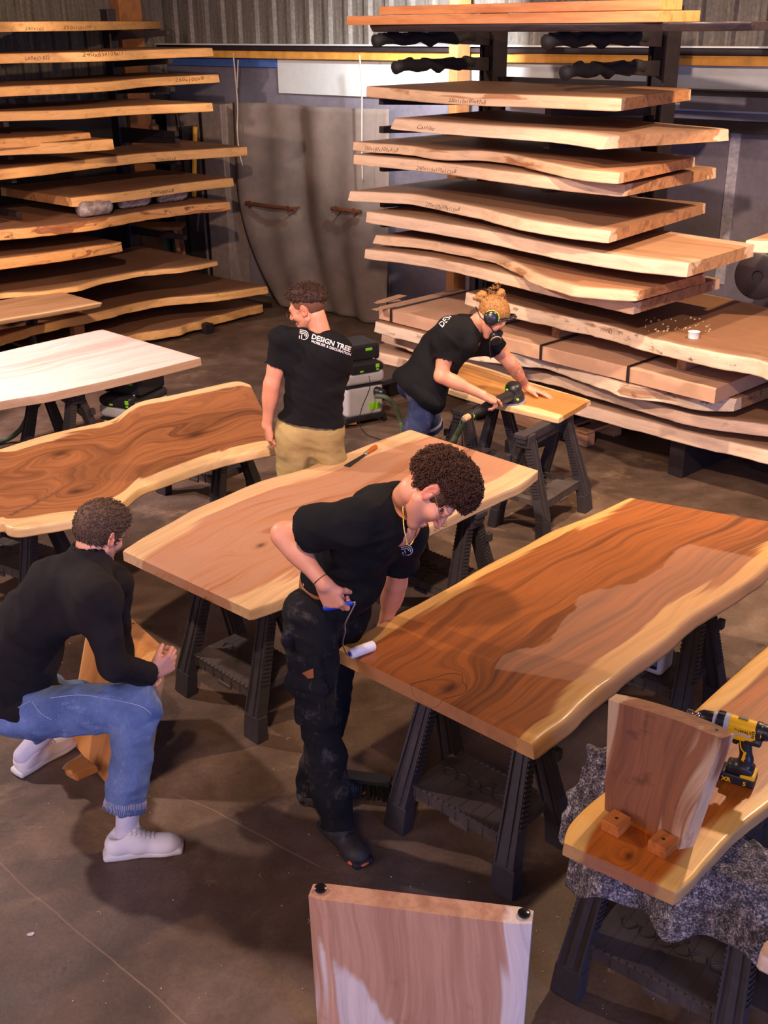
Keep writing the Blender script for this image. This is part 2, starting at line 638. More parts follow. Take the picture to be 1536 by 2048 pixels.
def rust_sheet():
    k = NT('weathered corrugated sheet')
    tc = k.n('ShaderNodeTexCoord').outputs['Object']
    s = k.n('ShaderNodeSeparateXYZ', {0: tc}).outputs
    st = k.noise(k.comb(k.math('MULTIPLY', s[0], 26), s[1], k.math('MULTIPLY', s[2], 1.3)), 1.0, 4, 0.6)
    n = k.noise(tc, 30, 4, 0.7)
    col = k.ramp(k.math('ADD', k.math('MULTIPLY', st, 0.6), k.math('MULTIPLY', n, 0.4)), [(0.34, hexc(78, 70, 64)), (0.55, hexc(112, 104, 94)), (0.70, hexc(150, 140, 124))])
    k.out(col, 0.62, 0.25)
    return k.m


MCOR = rust_sheet()
MSHEET = sheet_metal('dull galvanised sheet', hexc(112, 104, 112), hexc(150, 142, 152), 0.36, 0.35)
MGALV = sheet_metal('bright galvanised flashing', hexc(205, 208, 205), hexc(232, 232, 226), 0.34, 0.25, 0.6)
MBLUE = sheet_metal('blue painted flashing', hexc(66, 96, 160), hexc(84, 116, 180), 0.35, 0.2)
MBEAMW = plain('orange stained timber', hexc(200, 140, 60), 0.6, 0, 0.22, 9)
MPOSTW = plain('old timber', hexc(150, 96, 52), 0.7, 0, 0.3, 8)
MDARKST = plain('dark steel', hexc(52, 44, 46), 0.5, 0.5, 0.2, 12)
MGREYST = plain('grey steel', hexc(104, 100, 108), 0.45, 0.6, 0.15, 8)
MBLACK = plain('black rubber', hexc(30, 27, 27), 0.7, 0, 0.2, 40)
MBLOCK = plain('cement block', hexc(140, 122, 108), 0.95, 0, 0.18, 14, 0.5)


def corrugated(name, P, U, N, L, z0, z1, pitch=0.27, depth=0.04):
    bm = bmesh.new()
    n = int(L / pitch)
    pts = []
    for i in range(n):
        x = i * pitch
        pts += [(x, 0), (x + pitch * 0.62, 0), (x + pitch * 0.70, depth), (x + pitch * 0.90, depth), (x + pitch * 0.98, 0)]
    lo = [bm.verts.new((p[0], p[1], z0)) for p in pts]
    hi = [bm.verts.new((p[0], p[1], z1)) for p in pts]
    for i in range(len(pts) - 1):
        bm.faces.new((lo[i], lo[i + 1], hi[i + 1], hi[i]))
    o = bm_obj(name, bm, MCOR)
    m = Matrix((U, N, Vector((0, 0, 1)))).transposed().to_4x4()
    m.translation = P
    o.matrix_world = m
    sol = o.modifiers.new('thickness', 'SOLIDIFY')
    sol.thickness = 0.003
    return o


def wallbox(name, P, U, N, l0, l1, z0, z1, d0, d1, mat, bev=0.0):
    """box on a wall: l along the wall, z height, d distance out of it"""
    bm = bmesh.new()
    box(bm, ((l0 + l1) / 2, (d0 + d1) / 2, (z0 + z1) / 2), (l1 - l0, abs(d1 - d0), z1 - z0), None, bev)
    o = bm_obj(name, bm, mat)
    m = Matrix((U, N, Vector((0, 0, 1)))).transposed().to_4x4()
    m.translation = P
    o.matrix_world = m
    return o


def wl(x, y, P=WP, U=WU):
    """pixel on the back wall -> (distance from the corner, height)"""
    q = onplane(x, y, P, U)
    return (q - CORN).dot(U), q.z


zr = lambda y, x=700: wl(x, y)[1]
Z_RAILT, Z_RAILB, Z_WB, Z_BLUE, Z_GAL = zr(88), zr(102), zr(119), zr(138), zr(192)
LWALL = wl(1620, 200)[0] + 1.5
struct(wallbox('wall_back', CORN, WU, WN, -0.2, LWALL, 0, Z_RAILT, -0.12, 0.0, MSHEET))
o = corrugated('wall_back_cladding', CORN, WU, WN, LWALL, Z_RAILT - 0.02, Z_RAILT + 2.6)
struct(o)
struct(wallbox('trim_1', CORN, WU, WN, 0.0, LWALL, Z_RAILB + 0.05, Z_RAILT, 0.0, 0.16, MGALV, 0.004))
struct(wallbox('trim_2', CORN, WU, WN, 0.0, LWALL, Z_RAILB, Z_RAILB + 0.045, 0.0, 0.13, MDARKST, 0.004))
struct(wallbox('trim_3', CORN, WU, WN, 0.3, LWALL, Z_WB, Z_RAILB - 0.004, 0.0, 0.10, MBEAMW, 0.004))
struct(wallbox('trim_4', CORN, WU, WN, 0.0, wl(560, 200)[0], Z_BLUE, Z_WB - 0.004, 0.0, 0.03, MBLUE, 0.002))
struct(wallbox('trim_5', CORN, WU, WN, wl(560, 200)[0] + 0.01, LWALL, Z_GAL, Z_WB - 0.004, 0.0, 0.025, MGALV, 0.002))
a1 = wl(1225, 172)
struct(wallbox('trim_6', CORN, WU, WN, wl(1030, 170)[0], LWALL, wl(1440, 184)[1] - 0.05, wl(1440, 178)[1], 0.03, 0.20, MDARKST, 0.004))
struct(wallbox('trim_7', CORN, WU, WN, wl(1385, 200)[0], LWALL, wl(1460, 217)[1], wl(1460, 190)[1], 0.03, 0.22, MGREYST, 0.004))
struct(wallbox('trim_8', CORN, WU, WN, wl(1150, 220)[0], LWALL, wl(1460, 262)[1], wl(1460, 240)[1], 0.03, 0.16, MDARKST, 0.004))
# white weld seam on the right sheet
struct(wallbox('trim_9', CORN, WU, WN, wl(1448, 400)[0], wl(1468, 400)[0], 0.9, wl(1460, 240)[1], 0.001, 0.008, plain('pale sealed seam', hexc(178, 172, 178), 0.6, 0.1, 0.3, 30)))
# left wall
struct(wallbox('wall_left', CORN - LU * 8, LU, LN, 0, 8.1, 0, 2.25, -0.14, 0.0, MDARKST))
o = corrugated('wall_left_cladding', CORN - LU * 8, LU, LN, 8.0, 2.2, 5.0, 0.2, 0.03)
struct(o)
# timber column in the corner
q = wl(306, 60)
struct(wallbox('trim_10', CORN - LU * 0.55, LU, LN, -0.15, 0.15, 0, 5.0, 0.0, 0.17, MPOSTW, 0.01))
q = wl(957, 60)
struct(wallbox('trim_11', CORN, WU, WN, wl(945, 100)[0], wl(962, 100)[0], 0, Z_RAILT + 2.6, 0.16, 0.36, MPOSTW, 0.01))
# cement block pier beside the hanging sheet
struct(wallbox('wall_back_pier', CORN, WU, WN, wl(385, 400)[0], wl(492, 400)[0], 0, Z_GAL - 0.12, 0.0, 0.30, MBLOCK, 0.01))
struct(wallbox('trim_12', CORN, WU, WN, wl(450, 400)[0], wl(455, 400)[0], 0, Z_GAL - 0.14, 0.301, 0.31, MDARKST))


# hanging felt sheet / sliding screen in front of the wall, its lower left corner rounded away
def hanging_sheet():
    bm = bmesh.new()
    l0 = wl(503, 300)[0]
    l1 = wl(790, 300)[0]
    z1 = Z_GAL - 0.10
    nu, nv = 40, 40
    rows = []
    for j in range(nv + 1):
        t = j / nv
        row = []
        for i in range(nu + 1):
            s = i / nu
            z = z1 * t
            # left contour curves to the right near the floor
            zz = z / z1
            cut = 0.0
            if zz < 0.62:
                cut = 0.66 * ((0.62 - zz) / 0.62) ** 2.0
            x = (l0 + cut) + (l1 - l0 - cut) * s
            d = 0.16 + 0.05 * math.sin(s * 9 + zz * 2) + 0.03 * math.sin(s * 23 + 1) + 0.10 * (1 - zz) ** 2 * (1 - s)
            row.append(bm.verts.new((x, d, max(z, 0.015))))
        rows.append(row)
    for j in range(nv):
        for i in range(nu):
            bm.faces.new((rows[j][i], rows[j][i + 1], rows[j + 1][i + 1], rows[j + 1][i]))
    o = bm_obj('hanging_felt_sheet', bm, plain('grey brown felt sheet', hexc(118, 102, 92), 0.9, 0, 0.16, 5, 0.4), None, True)
    m = Matrix((WU, WN, Vector((0, 0, 1)))).transposed().to_4x4()
    m.translation = CORN
    o.matrix_world = m
    so = o.modifiers.new('thickness', 'SOLIDIFY')
    so.thickness = 0.012
    tag(o, 'tall grey-brown sheet hanging on the back wall, its lower left corner curling away', 'curtain')
    return o


hs = hanging_sheet()
for (x, y, x2, y2, lab) in ((531, 403, 628, 409, 'short rusty bar across the left half of the hanging sheet'), (702, 410, 760, 417, 'short rusty bar near the right edge of the hanging sheet')):
    a, za = wl(x, y)
    b, zb = wl(x2, y2)
    bm = bmesh.new()
    z = (za + zb) / 2
    tube(bm, [(a, 0.30, z), ((a + b) / 2, 0.315, z), (b, 0.30, z)], 0.022, 8)
    for q in (a + 0.08, b - 0.08):
        tube(bm, [(q, 0.15, z), (q, 0.31, z)], 0.012, 8)
        lathe(bm, [(0.035, 0), (0.035, 0.01)], (q, 0.315, z), (0, 1, 0), 12)
    o = bm_obj('door_handle_bar', bm, plain('rusty bar', hexc(112, 66, 40), 0.7, 0.3, 0.3, 20), None, False, 40)
    m = Matrix((WU, WN, Vector((0, 0, 1)))).transposed().to_4x4()
    m.translation = CORN
    o.matrix_world = m
    tag(o, lab, 'bar', 'rusty bars on the hanging sheet')
# hanging strings
MSTR = plain('pale string', hexc(190, 170, 150), 0.9, 0, 0.1, 60)


def string(name, pts, lab, rad=0.009):
    bm = bmesh.new()
    P = []
    for x, y in pts:
        l, z = wl(x, y)
        P.append(CORN + WU * l + WN * 0.34 + Vector((0, 0, z)))
    tube(bm, crom(P, 24), rad, 6)
    o = bm_obj(name, bm, MSTR, None, True)
    tag(o, lab, 'string', 'strings hanging from the wall rail')


string('hanging_string', [(513, 104), (517, 150), (521, 210), (520, 260), (524, 300), (530, 326)], 'long pale string hanging from the rail in front of the grey-brown sheet')
string('hanging_string', [(523, 118), (521, 150), (520, 175)], 'short pale string beside the long one near the left end of the rail', 0.007)
string('hanging_string', [(765, 108), (769, 160), (769, 210), (768, 300), (769, 356)], 'pale string hanging left of the tall stack of slabs', 0.008)

# ------------------------------------------------------------------ woods
RAWR = wood('raw wood, pale edge', hexc(176, 128, 88), hexc(122, 80, 52), hexc(220, 184, 150), 0.05, 0.62, 0.2, 1.0, dust=0.75, dust_shade=hexc(132, 98, 74), spots=0.25, wavy=0.05)
RAWR2 = wood('raw wood, brown streaked', hexc(188, 130, 84), hexc(112, 66, 38), hexc(214, 176, 138), 0.02, 0.6, 0.2, 5.0, dust=0.7, dust_shade=hexc(128, 92, 68), spots=0.2, band=4.5, wavy=0.12)
RAWR3 = wood('raw wood, cream', hexc(186, 140, 100), hexc(140, 98, 66), hexc(226, 192, 160), 0.09, 0.62, 0.15, 9.0, dust=0.6, dust_shade=hexc(142, 106, 80), spots=0.15, wavy=0.05)
BARKY = wood('raw wood, stained edge', hexc(170, 124, 84), hexc(96, 66, 46), hexc(218, 190, 158), 0.03, 0.6, 0.2, 13.0, dust=0.85, dust_shade=hexc(118, 82, 58), spots=0.95, wavy=0.05)
RAWL = wood('raw wood, honey', hexc(190, 130, 76), hexc(136, 84, 46), hexc(238, 180, 108), 0.07, 0.6, 0.2, 17.0, dust=0.8, dust_shade=hexc(128, 92, 68), spots=0.35, wavy=0.06)
RAWL2 = wood('raw wood, burry honey', hexc(180, 112, 62), hexc(100, 56, 30), hexc(228, 164, 94), 0.02, 0.6, 0.2, 23.0, dust=0.75, dust_shade=hexc(128, 92, 68), spots=0.8, band=5, wavy=0.25)
PLAIN_T = wood('new planed timber', hexc(214, 142, 86), hexc(180, 106, 58), hexc(214, 142, 86), -1, 0.5, 0.15, 31.0, band=12, wavy=0.03)
DARKTOP = wood('dark stained slab', hexc(60, 50, 52), hexc(40, 34, 38), hexc(60, 50, 52), -1, 0.35, 0.2, 35.0)

ALL = {}


def slab(name, label, A, B, thick, mat, cat='wood slab', group=None, seed=0, **kw):
    me = slab_mesh(A, B, thick, seed=seed, **kw)
    me.name = name
    o = link(name, me, mat)
    tag(o, label, cat, group)
    return o


def rack_slab(P0, U, N, F, thick, mat, label, group, seed, width=1.15, br=None, bl=None, z=None, bot=None, **kw):
    """front edge pixels F lie over the rack's front line; the back edge runs parallel to it, width away"""
    if z is None:
        qs = [onplane(x, y, P0, U) for x, y in F]
        z = sum(q.z for q in qs) / len(qs)
        if z > 3.25:
            A = [Vector((q.x, q.y, z)) for q in qs]
        else:
            A = [at(x, y, z) for x, y in F]
    else:
        A = [at(x, y, z) for x, y in F]
    rs = random.Random(seed)
    d = (A[-1] - A[0]).normalized()
    if br is not None:
        Br = at(br[0], br[1], z) if not isinstance(br, Vector) else br
    else:
        Br = A[-1] + N * width + d * rs.uniform(-0.08, 0.08)
    if bl is not None:
        Bl = at(bl[0], bl[1], z)
    else:
        Bl = A[0] + N * width + d * rs.uniform(-0.1, 0.15)
    B = [Bl.lerp(Br, t) + N * (rs.uniform(-0.05, 0.05) if 0 < t < 1 else 0) for t in (0, 0.2, 0.4, 0.6, 0.8, 1)]
    o = slab('live_edge_slab', label, A, B, thick, mat, 'wood slab', group, seed, **kw)
    ALL[label] = (A, B, z, thick)
    return o, A, B, z


RP0 = (1.475, 7.17, 0)
RU = Vector((-0.657, 0.754, 0)).normalized()
RN = Vector((0.754, 0.657, 0)).normalized()
GR = 'raw slabs on the right rack'
right = [
    ('s1', [(733, 172), (900, 184), (1080, 190), (1180, 194), (1243, 196)], 0.08, RAWR2, 'thick brown-grained slab, topmost of the raw slabs on the right rack', (1383, 177), dict(flareA=0.0)),
    ('s2', [(790, 235), (900, 244), (1050, 254), (1150, 262), (1218, 272)], 0.08, RAWR3, 'cream slab with faint pencilled name, second raw slab down on the right rack', (1458, 257), dict(flareA=0.05)),
    ('s3', [(705, 283), (820, 291), (880, 300), (960, 301), (1030, 309), (1090, 323), (1170, 338), (1240, 345)], 0.07, RAWR2, 'wavy slab with dark written end lying directly on another slab, right rack', (1390, 313), dict(wob=0.012)),
    ('s4', [(707, 308), (850, 321), (1000, 340), (1120, 355), (1250, 368)], 0.08, RAWR, 'straight-edged cream slab right under the wavy one on the right rack', (1433, 334), {}),
    ('s5', [(700, 381), (760, 384), (830, 388), (900, 402), (960, 414), (1040, 434), (1120, 448), (1222, 461)], 0.08, RAWR, 'slab with pointed left tip and written numbers in the middle of the right rack', (1412, 405), dict(flareA=0.03)),
    ('s6', [(733, 422), (850, 440), (1000, 466), (1130, 493), (1250, 512), (1378, 526)], 0.09, RAWR3, 'long clean cream slab reaching furthest right in the middle of the right rack', (1510, 487), {}),
    ('s7', [(752, 469), (850, 479), (930, 492), (1000, 508), (1040, 528), (1090, 552), (1160, 572), (1280, 580)], 0.07, RAWR2, 'wavy two-toned slab, second lowest in the upper stack of the right rack', (1410, 546), dict(flareA=0.03, wob=0.012)),
    ('s8', [(730, 497), (850, 512), (960, 535), (1080, 563), (1180, 585), (1270, 605)], 0.08, RAWR, 'pale slab with swirled grain at its near corner, lowest of the upper right stack', (1440, 556), {}),
]
RS = {}
for i, (k_, F, t_, m_, lab, br, kw) in enumerate(right):
    o, A, B, z = rack_slab(RP0, RU, RN, F, t_, m_, lab, GR, 40 + i, 1.1, br, **kw)
    RS[k_] = (o, A, B, z, t_)
# big slab with bluish stains and the lower stack
LOW = [
    ('m', [(932, 583), (1040, 612), (1120, 630), (1200, 646), (1280, 668), (1360, 689), (1430, 703), (1500, 716), (1560, 732), (1660, 756)], 0.10, BARKY, 'wide slab with blue-grey stained edge and pencilled writing, holding a small white cup', 1.07, 1.25, dict(wob=0.014)),
    ('p2', [(750, 642), (850, 668), (931, 692), (1030, 706), (1100, 714), (1180, 742), (1260, 768), (1330, 776), (1400, 792), (1472, 797)], 0.09, BARKY, 'live-edge slab with split right tip directly below the paper-wrapped parcel', 0.71, 1.1, dict(wob=0.014, flareA=0.03)),
    ('p3', [(764, 664), (931, 716), (1090, 745), (1200, 776), (1290, 802), (1400, 831), (1536, 849), (1640, 866)], 0.08, RAWR, 'slab with round plug near its right end, third from the bottom of the lower stack', 0.555, 1.1, dict(wob=0.010)),
    ('p4', [(724, 697), (860, 728), (1000, 767), (1181, 812), (1350, 857), (1521, 897), (1640, 926)], 0.09, RAWR3, 'long pale slab at the very bottom of the right-hand stack', 0.40, 1.15, dict(wob=0.010)),
]
for i, (k_, F, t_, m_, lab, z, wd, kw) in enumerate(LOW):
    o, A, B, z = rack_slab(RP0, RU, RN, F, t_, m_, lab, 'slabs in the low right stack', 60 + i, wd, z=z, **kw)
    RS[k_] = (o, A, B, z, t_)


def boxy(name, label, cat, A0, A1, N, width, thick, mat, bev=0.004, group=None, parent=None):
    """straight board: top front edge A0-A1, going back along N"""
    bm = bmesh.new()
    d = A1 - A0
    z = Vector((0, 0, -thick))
    vs = [bm.verts.new(p) for p in (A0, A1, A1 + N * width, A0 + N * width, A0 + z, A1 + z, A1 + N * width + z, A0 + N * width + z)]
    for f in ((0, 1, 2, 3), (7, 6, 5, 4), (0, 4, 5, 1), (1, 5, 6, 2), (2, 6, 7, 3), (3, 7, 4, 0)):
        bm.faces.new([vs[i] for i in f])
    if bev:
        bmesh.ops.bevel(bm, geom=list(bm.edges), offset=bev, segments=2, affect='EDGES', profile=0.6)
    bmesh.ops.recalc_face_normals(bm, faces=bm.faces)
    me = bpy.data.meshes.new(name)
    bm.to_mesh(me)
    bm.free()
    o = link(name, me, mat, parent)
    add_wood_attr(o, d)
    if label:
        tag(o, label, cat, group)
    return o


# paper-wrapped parcel with black straps
MPAPER = plain('brown packing paper', hexc(196, 152, 118), 0.75, 0, 0.08, 6, 0.5)
MSTRAP = plain('black plastic strap', hexc(36, 32, 34), 0.4, 0, 0.1, 30)
zp = 0.82
PA0, PA1 = at(757, 613, zp), at(1432, 777, zp)
pd = (PA1 - PA0).normalized()
pn = Vector((-pd.y, pd.x, 0))


def parcel(name, label, A0, A1, N, width, thick, straps, seed):
    t = thing(name, label, 'parcel', tuple((A0 + A1) / 2 + N * width / 2 - Vector((0, 0, thick))), 0, 'paper-wrapped parcels')
    o0 = Vector(t.location)
    bm = bmesh.new()
    n = 60
    d = A1 - A0
    prof = [(0.0, -thick), (0.0, -thick * 0.5), (0.0, -0.008), (0.008, 0.0), (width * 0.25, 0.0), (width * 0.5, 0), (width * 0.75, 0), (width - 0.008, 0.0), (width, -0.008), (width, -thick)]
    rings = []
    for i in range(n + 1):
        f = i / n
        r = []
        for (a, b) in prof:
            p = A0 + d * f + N * a + Vector((0, 0, b))
            w = 0.007 * mnoise.noise(p * 9) + 0.004 * mnoise.noise(p * 30)
            p = p + N * (-w) + Vector((0, 0, w * 0.6))
            r.append(bm.verts.new(p - o0))
        rings.append(r)
    m = len(prof)
    for i in range(n):
        for k in range(m):
            k2 = (k + 1) % m
            bm.faces.new((rings[i][k], rings[i][k2], rings[i + 1][k2], rings[i + 1][k]))
    bm.faces.new(rings[0])
    bm.faces.new(rings[-1][::-1])
    bm_obj('wrapping_paper', bm, MPAPER, t, False, 40)
    for s in straps:
        p = A0 + d * s
        bm = bmesh.new()
        h = 0.014
        for a, b in (((-0.004, 0.008), (width + 0.004, 0.008)),):
            beam(bm, p + N * a[0] + V(0, 0, a[1]) - o0, p + N * b[0] + V(0, 0, b[1]) - o0, 0.022, 0.004)
        beam(bm, p + N * -0.010 + V(0, 0, 0.008) - o0, p + N * -0.010 + V(0, 0, -thick) - o0, 0.022, 0.004, up=N)
        bm_obj('strap', bm, MSTRAP, t)
    return t


parcel('wrapped_slab_parcel', 'long brown-paper parcel strapped in black between the slabs of the low right stack', PA0, PA1, pn, 0.95, 0.10, [0.05, 0.36, 0.55, 0.79], 3)
# second parcel beneath on the left and a folded end
q0, q1 = at(752, 632, 0.73), at(900, 668, 0.73)
# label tag at the left end of the stack and thin loose veneers on top
bm = bmesh.new()
for i, (a, b, c) in enumerate((((750, 606), (800, 600), 0.823), ((748, 620), (786, 612), 0.8225), ((760, 604), (806, 592), 0.827))):
    P0_, P1_ = at(a[0], a[1], c), at(b[0], b[1], c)
    beam(bm, P0_, P1_ + V(0, 0, 0.004 * i), 0.05 + 0.02 * i, 0.002)
o = bm_obj('torn_paper_flap', bm, MPAPER)
tag(o, 'torn flaps of brown paper at the left end of the strapped parcel', 'paper')

# boards and dark tabletop on the highest arms
ql, qr = onplane(700, 50, RP0, RU), onplane(1440, 52, RP0, RU)
zt = 2.935
DT = slab('dark_tabletop', 'dark stained oval tabletop lying on the highest arms of the right rack', [Vector((ql.x, ql.y, zt)) + RN * 0.25, Vector((ql.x, ql.y, zt)).lerp(Vector((qr.x, qr.y, zt)), 0.08) + RN * 0.06, Vector((ql.x, ql.y, zt)).lerp(Vector((qr.x, qr.y, zt)), 0.5), Vector((ql.x, ql.y, zt)).lerp(Vector((qr.x, qr.y, zt)), 0.9) + RN * 0.06, Vector((qr.x, qr.y, zt)) + RN * 0.3],
          [Vector((ql.x, ql.y, zt)) + RN * 0.85, Vector((ql.x, ql.y, zt)).lerp(Vector((qr.x, qr.y, zt)), 0.5) + RN * 1.1, Vector((qr.x, qr.y, zt)) + RN * 0.8], 0.05, DARKTOP, 'tabletop', None, 70, flareA=-0.03, flareB=-0.03, wob=0.0)
b0, b1 = onplane(693, 28, RP0, RU), onplane(1317, 30, RP0, RU)
zb = 2.997
boxy('planed_board', 'long orange board lying on the dark tabletop, lower of the two', 'board', V(b0.x, b0.y, zb), V(b1.x, b1.y, zb), RN, 0.42, 0.062, PLAIN_T, group='orange boards on top of the right rack')
c0, c1 = onplane(738, 12, RP0, RU), onplane(1300, 14, RP0, RU)
bm = bmesh.new()
o = boxy('planed_board', 'orange board with mitred ends on top of the longer orange board', 'board', V(c0.x, c0.y, zb + 0.062) + RN * 0.10, V(c1.x, c1.y, zb + 0.062) + RN * 0.10, RN, 0.22, 0.058, PLAIN_T, group='orange boards on top of the right rack')
# small blocks under boards
# steel rack
rack = thing('steel_cantilever_rack', 'dark steel cantilever rack that carries the tall stack of slabs on the right', 'rack', (2.5, 8.6, 0))
ro = Vector(rack.location)
arm_z = [2.855, 2.66, RS['s1'][3] - 0.115, RS['s2'][3] - 0.115, RS['s4'][3] - 0.115, RS['s5'][3] - 0.115, RS['s6'][3] - 0.12, RS['s8'][3] - 0.115]
PB = (RP0[0] + RN.x * 1.40, RP0[1] + RN.y * 1.40, 0)
posts = [onplane(985, 180, PB, RU), onplane(1322, 180, PB, RU)]
for pi, p in enumerate(posts):
    p = V(p.x, p.y, 0)
    bm = bmesh.new()
    box(bm, p + V(0, 0, 1.52) - ro, (0.10, 0.13, 3.04), Matrix.Rotation(math.atan2(RU.y, RU.x), 3, 'Z'), 0.006)
    box(bm, p + V(0, 0, 1.52) + RU * 0.07 - ro, (0.012, 0.17, 3.04), Matrix.Rotation(math.atan2(RU.y, RU.x), 3, 'Z'))
    box(bm, p + V(0, 0, 1.52) - RU * 0.07 - ro, (0.012, 0.17, 3.04), Matrix.Rotation(math.atan2(RU.y, RU.x), 3, 'Z'))
    for zz in np.arange(0.5, 2.9, 0.3):
        box(bm, p - RN * 0.07 + V(0, 0, zz) - ro, (0.05, 0.03, 0.05), Matrix.Rotation(math.atan2(RU.y, RU.x), 3, 'Z'), 0.004)
    bm_obj('post', bm, MDARKST, rack)
    bm = bmesh.new()
    beam(bm, p + V(0, 0, 0.09) - ro, p - RN * 1.5 + V(0, 0, 0.06) - ro, 0.10, 0.16, 0.10, 0.10, bev=0.004)
    bm_obj('base_foot', bm, MDARKST, rack)
    for zi, z in enumerate(arm_z):
        ln = 1.25 if zi != 1 else 1.05
        bm = bmesh.new()
        beam(bm, p - RN * 0.02 + V(0, 0, z - 0.035) - ro, p - RN * ln + V(0, 0, z) - ro, 0.055, 0.11, 0.05, 0.05, bev=0.004)
        a = bm_obj('arm', bm, MDARKST, rack)
        if zi < 2:
            bm = bmesh.new()
            pts = [p - RN * (0.25 + (ln - 0.2) * k / 11) + V(0, 0, z - 0.02 + 0.016 * math.sin(k * 2.2)) - ro for k in range(12)]
            tube(bm, pts, [0.045 + 0.008 * math.sin(k * 2.9) for k in range(12)], 10)
            bm_obj('wrapping', bm, MBLACK, a, True)
for z in (0.3, 1.2, 2.5):
    bm = bmesh.new()
    beam(bm, V(posts[0].x, posts[0].y, z) - ro, V(posts[1].x, posts[1].y, z) - ro, 0.04, 0.06)
    bm_obj('cross_brace', bm, MDARKST, rack)


# supports under the lowest slab: pallet and foot
def pallet(name, label, c, ang, mat):
    t = thing(name, label, 'pallet', tuple(c), ang)
    for i in range(7):
        bm = bmesh.new()
        box(bm, (-0.5 + i * 1.0 / 6, 0, 0.123), (0.10, 0.8, 0.02), None, 0.002)
        o = bm_obj('deck_board', bm, mat, t)
        add_wood_attr(o, (0, 1, 0), offs=(i, i * 0.7, 0))
    for j in (-1, 0, 1):
        bm = bmesh.new()
        box(bm, (0, j * 0.33, 0.057), (1.08, 0.09, 0.11), None, 0.002)
        o = bm_obj('stringer', bm, mat, t)
        add_wood_attr(o, (1, 0, 0), offs=(j, 0, 0))
    return t


pc = at(1120, 850, 0.1)
pallet('wooden_pallet', 'low wooden pallet on the floor under the bottom slab, behind the sander bench', (pc.x + 0.10, pc.y + 0.42, 0), math.atan2(RU.y, RU.x), RAWR)
MOLDW = RAWR2
bl = []
for f in (0.28, 0.74):
    A, B = RS['p4'][1], RS['p4'][2]
    pa = A[0].lerp(A[-1], f) + RN * 0.10
    bl.append(pa)
    bm = bmesh.new()
    beam(bm, V(pa.x, pa.y, 0.155), V(pa.x, pa.y, 0.155) + RN * 1.0, 0.12, 0.305, bev=0.005)
    o = bm_obj('timber_bearer', bm, MDARKST)
    tag(o, ['dark bearer block holding up the bottom slab, nearer the pallet', 'dark bearer block holding up the bottom slab near the right picture edge'][len(bl) - 1], 'bearer', 'bearers under the low right stack')
# spacer sticks between the low slabs
def spacer(lo, hi, f, lab):
    (o1, A1, B1, z1, t1), (o2, A2, B2, z2, t2) = RS[lo], RS[hi]
    pa = A2[0].lerp(A2[-1], f) + RN * 0.12
    bm = bmesh.new()
    h = (z2 - t2) - z1
    if h < 0.006:
        return
    beam(bm, V(pa.x, pa.y, z1 + h / 2), V(pa.x, pa.y, z1 + h / 2) + RN * 0.9, 0.05, h)
    o = bm_obj('spacer_stick', bm, RAWR)
    add_wood_attr(o, RN)
    tag(o, lab, 'spacer', 'spacer sticks in the low right stack')


for lo, hi in (('p4', 'p3'), ('p3', 'p2')):
    for f in (0.3, 0.7):
        spacer(lo, hi, f, ('left' if f < 0.5 else 'right') + ' spacer stick lying on the ' + ('bottom slab' if lo == 'p4' else 'slab with the round plug') + ' of the low right stack')
bm = bmesh.new()
mz = 0.968
for f in (0.25, 0.62):
    A, B = RS['m'][1], RS['m'][2]
    pa = A[0].lerp(A[-1], f) + RN * 0.20
    bm = bmesh.new()
    beam(bm, V(pa.x, pa.y, (mz + zp) / 2 + 0.004), V(pa.x, pa.y, (mz + zp) / 2 + 0.004) + RN * 0.85, 0.07, mz - zp - 0.012)
    o = bm_obj('spacer_stick', bm, RAWR)
    add_wood_attr(o, RN)
    tag(o, ('left' if f < 0.5 else 'right') + ' spacer stick between the paper parcel and the stained slab above it', 'spacer', 'spacer sticks in the low right stack')

# slab end that enters the picture at the right edge, on another rack bay
A = [at(1492, 480, 1.6), at(1536, 482, 1.6), at(1640, 486, 1.6)]
Bq = [at(1536, 468, 1.6), at(1600, 455, 1.6), at(1660, 448, 1.6)]
slab('live_edge_slab', 'pale slab end with dark knot cutting in at the right picture edge', A, [p + V(0.5, 0.6, 0) for p in Bq], 0.08, RAWR3, seed=77, group=GR)
bm = bmesh.new()
pp = at(1600, 500, 1.55)
box(bm, (pp.x + 0.25, pp.y + 0.25, 1.46), (0.7, 0.06, 0.10), Matrix.Rotation(math.atan2(RN.y, RN.x), 3, 'Z'), 0.004)
box(bm, (pp.x + 0.55, pp.y + 0.5, 1.0), (0.12, 0.12, 2.0), Matrix.Rotation(math.atan2(RN.y, RN.x), 3, 'Z'), 0.004)
box(bm, (pp.x + 0.25, pp.y + 0.25, 0.06), (0.9, 0.12, 0.12), Matrix.Rotation(math.atan2(RN.y, RN.x), 3, 'Z'), 0.004)
o = bm_obj('steel_rack_bay', bm, MDARKST)
tag(o, 'dark steel arm holding the slab end at the right picture edge', 'rack')

